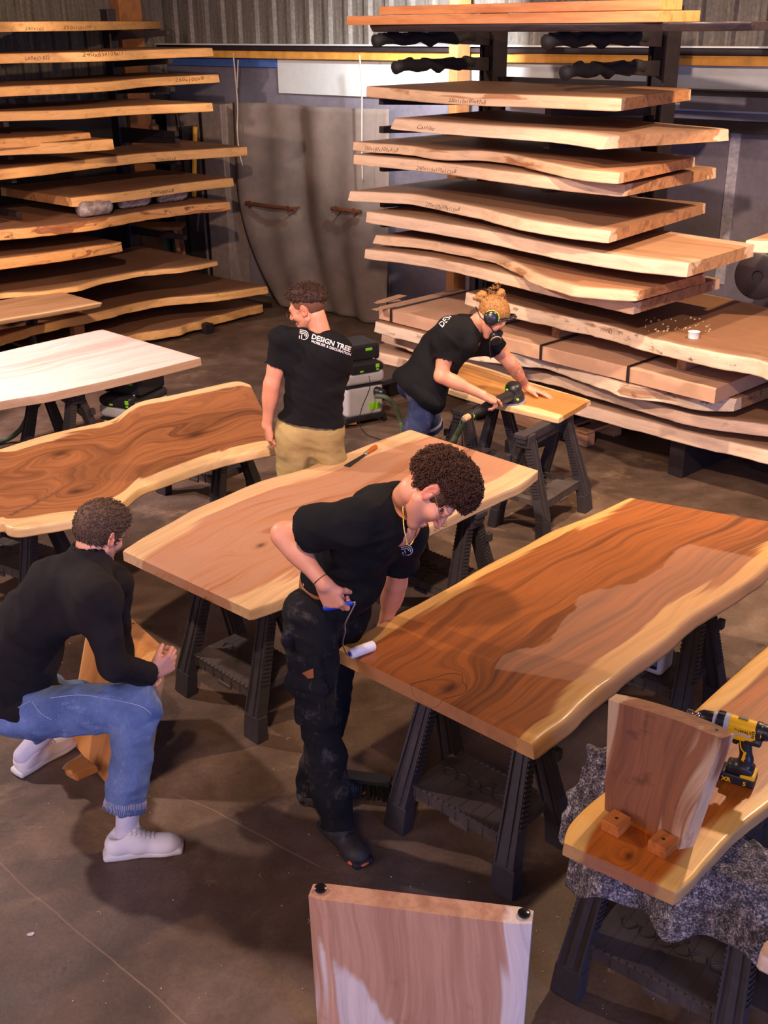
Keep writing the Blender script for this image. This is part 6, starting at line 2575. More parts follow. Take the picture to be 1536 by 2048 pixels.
# orange reinforcement on the trouser pocket, shirt emblem
bm = bmesh.new()
pl = [Vector(PX(x, y, 3.30)) for x, y in ((603, 1346), (627, 1336), (628, 1356), (616, 1358))]
fc = bm.faces.new([bm.verts.new(p) for p in pl])
bmesh.ops.subdivide_edges(bm, edges=bm.edges[:], cuts=3, use_grid_fill=True)
project_on('', bm, TA[0], TA[1], Vector(ray(616, 1348)), 0.003)
PA.bm('tan_patch', bm, MTAN)
MPRINT = plain('white print', hexc(214, 206, 206), 0.7, 0, 0.03, 50, 0)
bm = arc_logo(PX(814, 1100, 3.30), nv(0.80, -0.25, 0.25), nv(-0.25, 0.1, 0.95), 0.042, 0.035)
es = [e for e in bm.edges]
bmesh.ops.subdivide_edges(bm, edges=es, cuts=1, use_grid_fill=True)
project_on('', bm, SA[0], SA[1], Vector(ray(814, 1100)), 0.003)
PA.bm('printed_logo', bm, MPRINT, False)

# paint roller
t = thing('paint_roller', 'small white paint roller with bent wire and blue handle, rolling on the oiled table corner', 'paint roller', tuple(rolA))
ro_ = Vector(rolA)
bm = bmesh.new()
lathe(bm, [(0.008, 0), (0.017, 0.0), (0.0205, 0.004), (0.021, 0.010), (0.021, 0.100), (0.0205, 0.107), (0.016, 0.111), (0.0, 0.108)], (0, 0, 0), Vector(rd), 28)
bm_obj('roller_sleeve', bm, plain('white foam', hexc(236, 232, 236), 0.85, 0, 0.02, 200, 0.4), t, False, 40)
bm = bmesh.new()
lathe(bm, [(0.010, -0.003), (0.010, 0.001)], (0, 0, 0), Vector(rd), 16)
MBLUEP = plain('blue plastic', hexc(30, 60, 190), 0.4)
bm_obj('end_cap', bm, MBLUEP, t)
bm = bmesh.new()
w1 = PZ(694, 1303, TZ + 0.021)
pts = [Vector(rolA) + Vector(rd) * 0.002, Vector(rolA) - Vector(rd) * 0.012, Vector(PX(689, 1298, 3.60)), Vector(PX(685, 1286, 3.585)), Vector(PX(690, 1262, 3.55)), Vector(PX(691, 1246, hw[1] + 0.01)), Vector(hw + hth * 0.015), Vector(hw)]
tube(bm, [p - ro_ for p in crom(pts, 30)], 0.0032, 8)
bm_obj('wire_frame', bm, plain('bright steel wire', hexc(200, 196, 190), 0.25, 0.9, 0.03), t, True)
bm = bmesh.new()
lathe(bm, [(0.006, -0.004), (0.008, 0.0), (0.011, 0.02), (0.0125, 0.06), (0.011, 0.10), (0.008, 0.115)], Vector(hw) - ro_, Vector(hdir), 16)
bm_obj('handle', bm, MBLUEP, t, False, 40)
# ---- B: the man in khaki trousers, seen from behind
F = nv(-0.10, 0.99, 0)
Rr = np.cross(F, up0)
pel = np.array([-0.405, 5.66, 0.90])
neck = np.array([-0.318, 5.66, 1.415])
hc = PZ(616, 622, 1.575)
shL, elL, wrL = PX(566, 690, 5.63), PX(543, 775, 5.60), PX(533, 858, 5.64)
shR, elR, wrR = PX(674, 704, 5.58), PX(670, 790, 5.80), PX(640, 815, 6.02)
hipR, hipL = pel + Rr * 0.09 - up0 * 0.03, pel - Rr * 0.09 - up0 * 0.03
anR, anL = np.array([-0.24, 5.66, 0.10]), np.array([-0.52, 5.60, 0.10])
knR, knL = (hipR + anR) / 2 + np.array([0, 0.03, 0.02]), (hipL + anL) / 2 + np.array([0, 0.03, 0.02])
Rh = frame(nv(-0.88, 0.30, -0.34), nv(-0.22, 0.05, 0.97))
PB = Person('person', 'man in black t-shirt and khaki trousers standing with his back turned', (float(pel[0]), float(pel[1]), 0), SKIN)
build_common(PB, pel, neck, F, shR, shL, hc, Rh,
             [(shL, elL, wrL, nv(0.10, 0.05, -0.99), nv(0.92, 0.38, 0.0), False, dict(curl=((18, 28, 20), (25, 34, 22), (30, 38, 24), (34, 40, 24)), thumb=(0.85, 0.35, 0.35))),
              (shR, elR, wrR, nv(-0.2, 0.95, -0.1), nv(0, -0.1, -1), True, dict())],
             [(hipR, knR, anR), (hipL, knL, anL)], hsc=1.0, brow=(0.25, 0.18, 0.14))
SB = shirt(PB, 't_shirt', pel, neck, F, shR, shL, [shR + (elR - shR) * 0.62], [shL + (elL - shL) * 0.52], MSHIRT, hc, Rh, hem=-0.21, grow=0.022, amp=0.018, freq=6, seed=13.0, slr=(0.070, 0.072), width=0.97)
TB = trousers(PB, 'khaki_trousers', pel, neck, F, [(hipR, knR, anR), (hipL, knL, anL)], MKHAKI, (0.105, 0.082, 0.072), amp=0.012, freq=7, seed=15.0, waist=0.03, width=1.05)
for an in (anR, anL):
    shoe(PB, (an[0], an[1] - 0.07, 0), (an[0] - 0.02, an[1] + 0.23, 0), (MBOOT, MBOOTS), False, an)


def fade(p, q):
    return p[2] > 0.048


# clipped sides (thin) and a fuller wavy top
ca, cf, cl = hair_cap(hc, Rh, 1.0, 0.0030, (-0.040, 8), 0, 0.052, 0.0, bumps=0.001, freq=90, seed=5)
PB.kid('clipped_hair', ca, cf, hair_mat('clipped dark hair', hexc(96, 62, 46), hexc(130, 86, 66)))
ca2, cf2, cl2 = hair_cap(hc, Rh, 1.0, 0.012, (0.036, 22), 0, 0.062, 0.001, bumps=0.006, freq=40, seed=7)
PB.kid('wavy_hair', ca2, cf2, HBLACK)
PB.build()
finish_shoes(PB, MBOOTS)
PB.bm('locks', tufts(hc, Rh, 1.0, cl2[0], cl2[1], 900, 0.015, 0.0020, 11, lambda p, q: (0.1, 0.8 if p[1] > 0 else 0.3, 0.35), None, 0.35), HBLACK)
glasses(PB, hc, Rh, plain('dark gold wire', hexc(150, 90, 50), 0.3, 0.8, 0.02))
# back print
xd, yd = nv(0.93, 0.05, -0.36), nv(0.20, 0.35, 0.90)
vd = Vector(ray(650, 700)).normalized()
bm = text_bm('DESIGN TREE', 0.0365, PX(621, 683, 5.40), xd, yd, 0.0, 0.0010)
project_on('', bm, SB[0], SB[1], vd, 0.003)
PB.bm('printed_name', bm, MPRINT, False)
bm = text_bm('MOBILIER & DECORATION', 0.0185, PX(621, 691, 5.40), xd, yd, 0.0, 0.0004)
project_on('', bm, SB[0], SB[1], vd, 0.003)
PB.bm('printed_subtitle', bm, MPRINT, False)
bm = arc_logo(PX(606, 676, 5.40), nv(0.98, 0.0, -0.18), nv(0.10, 0.3, 0.95), 0.047, 0.040)
bmesh.ops.subdivide_edges(bm, edges=bm.edges[:], cuts=1, use_grid_fill=True)
project_on('', bm, SB[0], SB[1], vd, 0.003)
PB.bm('printed_logo', bm, MPRINT, False)

PB.o.location.y += 0.07
PB.o.location.x -= 0.004

# ---- C: the crouching man holding the leg panel
F = nv(0.97, 0.24, 0)
Rr = np.cross(F, up0)
pel = np.array([-1.47, 3.70, 0.55])
neck = np.array([-1.135, 3.80, 1.035])
hc = PZ(199, 1068, 1.155)
shR, elR, wrR = PX(196, 1200, 3.60), PX(226, 1332, 3.50), PX(302, 1348, 3.66)
shL, elL, wrL = PX(222, 1170, 3.98), PX(236, 1290, 3.96), PX(252, 1352, 3.82)
hipR, hipL = PX(40, 1425, 3.60), PX(30, 1385, 3.80)
knR, anR = PX(276, 1412, 3.58), PZ(254, 1648, 0.115)
knL, anL = PX(150, 1400, 4.02), PZ(66, 1490, 0.12)
Rh = frame(nv(0.52, 0.72, -0.46), nv(0.28, 0.30, 0.91))
PC = Person('person', 'crouching man in charcoal sweater, faded jeans and white sneakers holding a wooden panel', (float(anR[0]), float(anR[1]), 0), SKINP)
hd = nv(0.72, 0.42, 0.28)
build_common(PC, pel, neck, F, shR, shL, hc, Rh,
             [(shR, elR, wrR, hd, nv(-0.50, 0.84, -0.05), True, dict(curl=((48, 70, 40), (52, 74, 40), (56, 76, 40), (60, 76, 40)), thumb=(0.75, 0.35, 0.60), tcurl=0.2)),
              (shL, elL, wrL, nv(0.72, 0.1, -0.55), nv(0.35, 0.90, 0.1), False, dict(curl=((25, 45, 30),) * 4))],
             [(hipR, knR, anR), (hipL, knL, anL)], hsc=1.0, neck_r=(0.060, 0.056), stubble=0.6, curve=0.075)
SC_ = shirt(PC, 'sweater', pel, neck, F, shR, shL, [elR, wrR - nv(wrR - elR) * 0.015], [elL, wrL - nv(wrL - elL) * 0.02], MKNIT, hc, Rh, hem=-0.02, grow=0.030, amp=0.016, freq=6, seed=23.0, slr=(0.076, 0.050), collar='high', curve=0.075, width=1.05)
TC = trousers(PC, 'jeans', pel, neck, nv(0.97, 0.24, 0), [(hipR, knR, anR + np.array([0.0, 0, 0.085])), (hipL, knL, anL + np.array([0, 0, 0.09]))], MJEAN, (0.108, 0.086, 0.080), amp=0.016, freq=8, seed=25.0, waist=0.02)
toe = PZ(366, 1696, 0.0)
fd = nv(toe - PZ(212, 1712, 0.0))
shoe(PC, toe - fd * 0.300, toe, (MSNEAK, MSOLE), True, anR)
f2 = nv(0.62, 0.78, 0)
he2 = PZ(32, 1552, 0.0)
shoe(PC, he2, he2 + f2 * 0.300, (MSNEAK, MSOLE), True, anL)
for an, kn in ((anR, knR), (anL, knL)):
    S = SDF(np.array(an) - 0.14, np.array(an) + np.array([0.14, 0.14, 0.2]), 0.005)
    d = nv(kn - an)
    S.cone(an - d * 0.06, an + d * 0.13, 0.042, 0.048, 0)
    v, f = S.surface()
    PC.kid('sock', v, f, MSOCK)
ca, cf, cl = hair_cap(hc, Rh, 1.0, 0.009, (-0.050, 6), 0, 0.050, 0.010, bumps=0.004, freq=60, seed=8)
PC.kid('short_hair', ca, cf, HBROWN)
PC.build()
finish_shoes(PC, plain('white lace', hexc(220, 214, 206), 0.8))
PC.bm('locks', tufts(hc, Rh, 1.0, cl[0], cl[1], 1900, 0.020, 0.0017, 12, lambda p, q: (0.1, 0.9, -0.25 if p[1] < 0 else 0.2), None, 0.12), HBROWN)
# leather belt patch at the back, frayed hem and stitching
bm = bmesh.new()
for e_ in (0,):
    d = nv(knR - anR)
    fr = np.array(frame_from(Vector(d)))
    c0 = anR + np.array([0.0, 0, 0.085])
    rs = random.Random(2)
    bvh = BVHTree.FromPolygons([Vector(q) for q in TC[0]], TC[1].tolist())
    for k in range(70):
        a = 2 * math.pi * k / 70
        o_ = fr[:, 0] * math.cos(a) + fr[:, 1] * math.sin(a)
        h_ = bvh.ray_cast(Vector(c0 + o_ * 0.2 + d * 0.03), Vector(-o_))
        if h_[0] is not None:
            p_ = h_[0]
            tube(bm, [p_, p_ - Vector(d) * 0.02 + Vector(o_) * 0.004, p_ - Vector(d) * rs.uniform(0.030, 0.045) + Vector(o_) * rs.uniform(-0.006, 0.010)], [0.0018, 0.0015, 0.0006], 4)
PC.bm('frayed_hem', bm, plain('pale frayed threads', hexc(186, 180, 200), 0.9), True)
bm = bmesh.new()
bvh = BVHTree.FromPolygons([Vector(q) for q in TC[0]], TC[1].tolist())


def seam(bm, pix, rad=0.0013):
    pts = []
    for (x, y) in pix:
        o_ = Vector((0, 0, CAMH))
        d_ = Vector(ray(x, y)).normalized()
        h_ = bvh.ray_cast(o_, d_)
        if h_[0] is not None:
            pts.append(h_[0] - d_ * 0.0015)
    if len(pts) > 2:
        tube(bm, pts, rad, 5)


def lerp_pix(P_, n):
    q = crom([Vector((x, y, 0)) for x, y in P_], n)
    return [(p.x, p.y) for p in q]


seam(bm, lerp_pix([(100, 1396), (160, 1390), (220, 1398), (280, 1412), (303, 1428)], 40))
seam(bm, lerp_pix([(64, 1402), (80, 1425), (104, 1440)], 16))
seam(bm, lerp_pix([(0, 1428), (30, 1418), (62, 1401)], 16))
PC.bm('stitching', bm, plain('pale stitching', hexc(176, 184, 208), 0.8))
bm = bmesh.new()
pl = []
for (x, y) in lerp_pix([(-30, 1382), (0, 1383), (20, 1383), (38, 1381)], 14):
    pl.append((x, y))
vs = []
sw = bvh
for (x, y) in pl:
    row = []
    for dy in (-9, 9):
        d_ = Vector(ray(x, y + dy)).normalized()
        h_ = sw.ray_cast(Vector((0, 0, CAMH)), d_)
        p_ = (h_[0] - d_ * 0.006) if h_[0] is not None else None
        row.append(p_)
    if None not in row:
        vs.append([bm.verts.new(q) for q in row])
for a_, b_ in zip(vs, vs[1:]):
    bm.faces.new((a_[0], b_[0], b_[1], a_[1]))
PC.bm('belt', bm, MTAN)
bm = bmesh.new()
wd = nv(wrR - elR)
fr = np.array(frame_from(Vector(wd)))
w0 = wrR + wd * 0.012
tube(bm, [Vector(w0 + fr[:, 0] * 0.031 * math.cos(a) + fr[:, 1] * 0.028 * math.sin(a)) for a in np.arange(0, 6.28, 0.35)], 0.0018, 5, closed=True)
PC.bm('bracelet', bm, plain('red thread', hexc(170, 60, 40), 0.7))

# ---- D: the man sanding
F = nv(0.93, 0.30, 0)
Rr = np.cross(F, up0)
pel = np.array([0.235, 6.60, 0.86])
neck = np.array([0.560, 6.68, 1.225])
hc = PZ(983, 633, 1.30)
shR, elR, wrR = PX(898, 672, 6.50), PX(882, 752, 6.44), PX(966, 790, 6.46)
shL, elL, wrL = PX(972, 676, 6.86), PX(1020, 725, 6.84), PZ(1054, 774, 0.745)
hipR, hipL = pel + Rr * 0.09 - up0 * 0.02, pel - Rr * 0.09 - up0 * 0.02
anR, anL = np.array([0.17, 6.50, 0.10]), np.array([0.15, 6.82, 0.10])
knR, knL = PX(832, 862, 6.52), PX(860, 850, 6.82)
Rh = frame(nv(0.62, -0.12, -0.77), nv(0.70, 0.05, 0.70))
PD = Person('person', 'man in black t-shirt and blue shorts with hair bun and dust mask, sanding', (float(pel[0]), float(pel[1]), 0), SKIN)


def tattoo(v, sh, el, wr, right, t):
    if right:
        return t
    d = nv(np.array(wr) - el)
    L = np.linalg.norm(np.array(wr) - el)
    s = (v - el) @ d / L
    m = ((s > 0.60) & (s < 0.82)).astype(float) * 0.75
    n_ = np.array([mnoise.noise(Vector(p) * 45) for p in v])
    m = np.maximum(m, ((s > 0.12) & (s < 0.48) & (n_ > 0.02)).astype(float) * 0.6)
    return t * (1 - m[:, None] * np.array([0.62, 0.55, 0.45]))


build_common(PD, pel, neck, F, shR, shL, hc, Rh,
             [(shR, elR, wrR, nv(0.75, 0.22, -0.42), nv(0.35, 0.25, -0.80), True, dict(curl=((8, 18, 10), (45, 60, 35), (52, 62, 35), (56, 62, 35)), thumb=(0.6, 0.55, 0.5))),
              (shL, elL, wrL, nv(0.86, -0.38, -0.22), nv(-0.2, -0.1, -0.97), False, dict(curl=((4, 8, 6), (3, 8, 6), (4, 8, 6), (6, 10, 6)), thumb=(0.75, 0.65, 0.1), spread=0.25))],
             [(hipR, knR, anR), (hipL, knL, anL)], hsc=1.0, tintf=tattoo)
SD = shirt(PD, 't_shirt', pel, neck, F, shR, shL, [shR + (elR - shR) * 0.55], [shL + (elL - shL) * 0.45], MSHIRT, hc, Rh, hem=0.04, grow=0.026, amp=0.016, freq=6, seed=33.0, slr=(0.072, 0.074), curve=0.05, width=1.06, flare=0.030)
TD = trousers(PD, 'work_shorts', pel, neck, F, [(hipR, knR + up0 * 0.0, None if False else knR), (hipL, knL, knL)], MSHORTJ, (0.080, 0.086, 0.088), hem=0, amp=0.008, width=0.84, grow=0.0, waist=0.0, freq=8, seed=35.0)
# lower legs are bare skin
for kn, an in ((knR, anR), (knL, anL)):
    S = SDF(np.minimum(kn, an) - 0.12, np.maximum(kn, an) + 0.12, 0.008)
    S.cone(kn + up0 * 0.08, kn, 0.062, 0.056, 0)
    S.cone(kn, an, 0.056, 0.038, 0.02)
    S.ell(kn + (an - kn) * 0.3 - F * 0.012, (0.056, 0.056, 0.11), None, 0.03)
    v, f = S.surface()
    PD.add(v, f)
    shoe(PD, (an[0] - F[0] * 0.07, an[1] - F[1] * 0.07, 0), (an[0] + F[0] * 0.23, an[1] + F[1] * 0.23, 0), (MBOOT, MBOOTS), False, an)
ca, cf, cl = hair_cap(hc, Rh, 1.0, 0.008, (-0.045, 10), 0, 0.062, 0.0, bumps=0.002, freq=70, seed=9)
PD.kid('tied_hair', ca, cf, HBLOND)
S = SDF(hc - 0.25, hc + 0.25, 0.006)
TH_ = lambda p: hc + Rh @ np.array(p, float)
S.ell(TH_((0, -0.070, 0.122)), (0.026, 0.028, 0.026), Rh, 0)
S.ell(TH_((0, -0.082, 0.138)), (0.016, 0.018, 0.018), Rh, 0.02)
S.cone(TH_((0, -0.085, 0.02)), TH_((0, -0.135, 0.03)), 0.022, 0.030, 0.02)
S.cone(TH_((0, -0.13, 0.03)), TH_((0.0, -0.150, -0.015)), 0.026, 0.012, 0.02)
v, f = S.surface()
v = folds(v, f, 0.010, 60, (0, 0, 1), 3.0, 3.0)
PD.kid('hair_bun', v, f, HBLOND)
PD.build()
finish_shoes(PD, MBOOTS)
PD.bm('locks', tufts(hc, Rh, 1.0, cl[0], cl[1], 260, 0.045, 0.0014, 14, lambda p, q: (0, -0.9, 0.25), None, -0.18), HBLOND)
hb_ = bmesh.new()
rs = random.Random(3)
for k in range(24):
    o_ = TH_((rs.uniform(-0.02, 0.02), -0.10 - rs.uniform(0, 0.03), 0.11 + rs.uniform(-0.02, 0.04)))
    d_ = Rh @ nv(rs.gauss(0, 0.5), -0.7, rs.gauss(0.3, 0.6))
    tube(hb_, [Vector(o_), Vector(o_ + d_ * 0.02), Vector(o_ + d_ * 0.03 + Rh @ np.array((0, 0, -0.012)))], [0.002, 0.0018, 0.0004], 4)
PD.bm('loose_strands', hb_, HBLOND)
# ear defenders
MDEF = plain('glossy black plastic', hexc(34, 32, 36), 0.28, 0, 0.05, 20)
MGREEN = plain('bright green plastic', hexc(120, 220, 40), 0.4, 0, 0.03)
MYELL = plain('yellow ring', hexc(210, 220, 50), 0.4, 0, 0.03)
T = lambda p: Vector(hc + Rh @ np.array(p, float))
ed = thing('ear_defenders', 'black ear defenders with a yellow ring on the head of the sanding man', 'ear defenders', tuple(hc))
ho = Vector(hc)
for s in (-1, 1):
    bm = bmesh.new()
    ax = Vector(Rh[:, 0]) * s
    lathe(bm, [(r_ * 1.28, h_) for r_, h_ in ((0.020, 0), (0.034, 0.001), (0.036, 0.012), (0.037, 0.014), (0.036, 0.018), (0.031, 0.030), (0.020, 0.037), (0.0, 0.039))], T((s * 0.080, -0.006, -0.002)) - ho, ax, 28)
    cup = bm_obj('ear_cup', bm, MDEF, ed, False, 40)
    bm = bmesh.new()
    pts = [T((s * 0.102, -0.006 + 0.046 * math.cos(a), -0.002 + 0.046 * math.sin(a))) - ho for a in np.arange(0.4, 3.4, 0.2)]
    tube(bm, pts, 0.0022, 6)
    bm_obj('yellow_ring', bm, MYELL, cup, True)
bm = bmesh.new()
pts = []
for k in range(21):
    a = math.pi * k / 20
    pts.append(T((0.100 * math.cos(a), 0.020 + 0.062 * math.sin(a), 0.012 + 0.105 * math.sin(a))) - ho)
for o_ in (0, 0.014):
    tube(bm, [p + Vector(Rh[:, 1]) * o_ for p in pts], 0.0055, 8)
bm_obj('headband', bm, MDEF, ed, True)
# dust mask with two filters and straps
dm = thing('dust_mask', 'black half-face dust mask with round filters on the sanding man', 'dust mask', tuple(hc))
S = SDF((-0.08, 0.03, -0.14), (0.08, 0.20, 0.02), 0.004)
S.ell((0, 0.100, -0.055), (0.040, 0.040, 0.045), None, 0)
S.cone((0, 0.112, -0.02), (0, 0.118, -0.065), 0.018, 0.030, 0.02)
v, f = S.surface()
sdf_obj('face_piece', v @ Rh.T, f, MDEF, dm)
for s in (-1, 1):
    bm = bmesh.new()
    ax = Vector(Rh @ nv(s * 0.75, 0.55, -0.2))
    c_ = T((s * 0.040, 0.115, -0.062)) - ho
    lathe(bm, [(0.018, 0), (0.030, 0.004), (0.033, 0.010), (0.033, 0.024), (0.029, 0.028), (0.0, 0.028)], c_, ax, 24)
    fl_ = bm_obj('filter', bm, MDEF, dm, False, 40)
    bm = bmesh.new()
    e1 = Vector(frame_from(ax).col[0])
    e2 = Vector(frame_from(ax).col[1])
    tube(bm, [c_ + ax * 0.019 + (e1 * math.cos(a) + e2 * math.sin(a)) * 0.0335 for a in np.arange(0.3, 3.2, 0.2)], 0.002, 5)
    bm_obj('orange_rim', bm, plain('pale orange rim', hexc(236, 180, 130), 0.5), fl_, True)
    bm = bmesh.new()
    tube(bm, [T((s * 0.040, 0.09, -0.045)) - ho, T((s * 0.075, 0.035, -0.040)) - ho, T((s * 0.066, -0.05, -0.05)) - ho, T((s * 0.02, -0.105, -0.04)) - ho], 0.0035, 6)
    bm_obj('strap', bm, MDEF, dm, True)
bm = bmesh.new()
p0 = T((0.02, 0.10, -0.09)) - ho
tube(bm, [p0, p0 + Vector((0.0, 0, -0.06)), p0 + Vector((0.008, 0, -0.13))], [0.004, 0.003, 0.002], 6)
bm_obj('hanging_strap', bm, MDEF, dm, True)
# shirt print on the upper back
vd = Vector(ray(890, 630)).normalized()
bm = text_bm('DESIGN TREE', 0.045, PX(884, 656, 6.3), nv(0.55, 0.1, 0.62), nv(-0.60, 0.2, 0.55), 0, 0.0008)
project_on('', bm, SD[0], SD[1], vd, 0.003)
PD.bm('printed_name', bm, MPRINT, False)
# reflective hem band on the far leg of the shorts
bm = bmesh.new()
bvh = BVHTree.FromPolygons([Vector(q) for q in TD[0]], TD[1].tolist())
dd = nv(knL - hipL)
fr = np.array(frame_from(Vector(dd)))
c0 = knL - dd * 0.03
vs = []
for k in range(40):
    a = 2 * math.pi * k / 40
    o_ = fr[:, 0] * math.cos(a) + fr[:, 1] * math.sin(a)
    row = []
    for z_ in (-0.012, 0.012):
        h_ = bvh.ray_cast(Vector(c0 + o_ * 0.25 + dd * z_), Vector(-o_))
        row.append(bm.verts.new((h_[0] if h_[0] is not None else Vector(c0 + o_ * 0.1)) + Vector(o_) * 0.003))
    vs.append(row)
for k in range(40):
    a_, b_ = vs[k], vs[(k + 1) % 40]
    bm.faces.new((a_[0], b_[0], b_[1], a_[1]))
PD.bm('reflective_band', bm, plain('silver band', hexc(190, 190, 200), 0.4))
# ------------------------------------------------------------------ tools and small things
MPL = plain('light grey plastic', hexc(186, 182, 184), 0.45, 0, 0.05, 14)
MPD = plain('black plastic', hexc(34, 33, 36), 0.4, 0, 0.1, 20)
MPG = plain('lime green plastic', hexc(140, 214, 40), 0.4, 0, 0.04)
MHOSE = plain('olive rubber hose', hexc(70, 82, 58), 0.6, 0, 0.15, 40)


def hose(name, pts, rad, mat, label=None, cat='hose', ribs=True, parent=None):
    P_ = crom([Vector(p) for p in pts], 160 if ribs else 60)
    o_ = P_[0].copy()
    bm = bmesh.new()
    tube(bm, [p - o_ for p in P_], [rad * (1.0 + (0.07 if (i % 2) else -0.04)) if ribs else rad for i in range(len(P_))], 12)
    o = bm_obj(name, bm, mat, parent, True)
    o.location = o_
    if label:
        tag(o, label, cat)
    return o


# ---- long-neck disc sander
sc_ = PZ(1028, 801, ZS + 0.012)
axs = nv(-0.10, -0.22, 0.95)
sn_ = thing('disc_sander', 'black and green disc sander pressed on the small slab by the masked man', 'sander', tuple(sc_))
so_ = Vector(sc_)
ax_ = Vector(axs)
bm = bmesh.new()
lathe(bm, [(0.0, -0.002), (0.074, -0.002), (0.075, 0.003), (0.073, 0.005)], (0, 0, 0), ax_, 36)
bm_obj('sanding_disc', bm, plain('pale orange abrasive', hexc(232, 176, 140), 0.8), sn_, False, 40)
bm = bmesh.new()
lathe(bm, [(0.072, 0.005), (0.074, 0.009), (0.072, 0.014), (0.05, 0.016)], (0, 0, 0), ax_, 36)
bm_obj('backing_pad', bm, plain('blue grey foam', hexc(110, 120, 170), 0.7), sn_, False, 40)
bm = bmesh.new()
lathe(bm, [(0.068, 0.014), (0.070, 0.034), (0.062, 0.056), (0.052, 0.066), (0.055, 0.080), (0.052, 0.108), (0.040, 0.124), (0.018, 0.130), (0.0, 0.131)], (0, 0, 0), ax_, 32)
hd_ = Vector(PZ(938, 833, 0.75)) - so_
h0 = ax_ * 0.045
tube(bm, [h0, h0.lerp(hd_, 0.3) + V(0, 0, 0.010), h0.lerp(hd_, 0.62) + V(0, 0, 0.012), hd_], [0.040, 0.032, 0.028, 0.024], 16)
body = bm_obj('motor_body', bm, MPD, sn_, False, 40)
fr_ = frame_from(ax_)
for k, (a, z_) in enumerate(((3.4, 0.105), (4.2, 0.105), (5.4, 0.045))):
    bm = bmesh.new()
    o_ = fr_ @ Vector((math.cos(a), math.sin(a), 0))
    rr_ = 0.051 if z_ > 0.05 else 0.066
    box(bm, o_ * rr_ + ax_ * z_, (0.020, 0.016, 0.010), fr_ @ Matrix.Rotation(a, 3, 'Z'), 0.002)
    bm_obj('green_mark', bm, MPG, body)
d_ = (hd_ - h0).normalized()
bm = bmesh.new()
lathe(bm, [(0.0245, 0), (0.025, 0.004), (0.025, 0.010), (0.0245, 0.014)], hd_ - d_ * 0.03, d_, 18)
bm_obj('green_collar', bm, MPG, body)
bm = bmesh.new()
lathe(bm, [(0.021, 0), (0.021, 0.035), (0.019, 0.045)], hd_ + d_ * 0.006, d_, 18)
bm_obj('hose_cuff', bm, plain('pale red label', hexc(220, 150, 110), 0.5), sn_, False, 40)
e_ = so_ + hd_ + d_ * 0.05
hose('suction_hose', [e_, Vector(PZ(916, 866, 0.62)), Vector(PZ(898, 888, 0.50)), Vector(PZ(868, 880, 0.25)), Vector(PZ(840, 900, 0.03)), Vector(PZ(806, 880, 0.03)), Vector(PZ(803, 850, 0.05)), Vector(PZ(790, 812, 0.22)), Vector(PZ(772, 795, 0.30)), Vector(PZ(752, 792, 0.30))], 0.019, MHOSE, 'olive ribbed suction hose running from the sander down to the dust extractor')
hose('power_cord', [e_ + V(-0.02, -0.02, 0), Vector(PZ(924, 870, 0.60)), Vector(PZ(923, 905, 0.40)), Vector(PZ(905, 930, 0.02)), Vector(PZ(830, 905, 0.01)), Vector(PZ(758, 878, 0.008)), Vector(PZ(735, 870, 0.008)), Vector(PZ(722, 856, 0.01)), Vector(PZ(718, 840, 0.10)), Vector(PZ(726, 810, 0.28)), Vector(PZ(740, 775, 0.44)), Vector(PZ(738, 752, 0.53))], 0.0035, MPD, 'thin grey power cord looping from the dust extractor over the floor', 'cord', False)


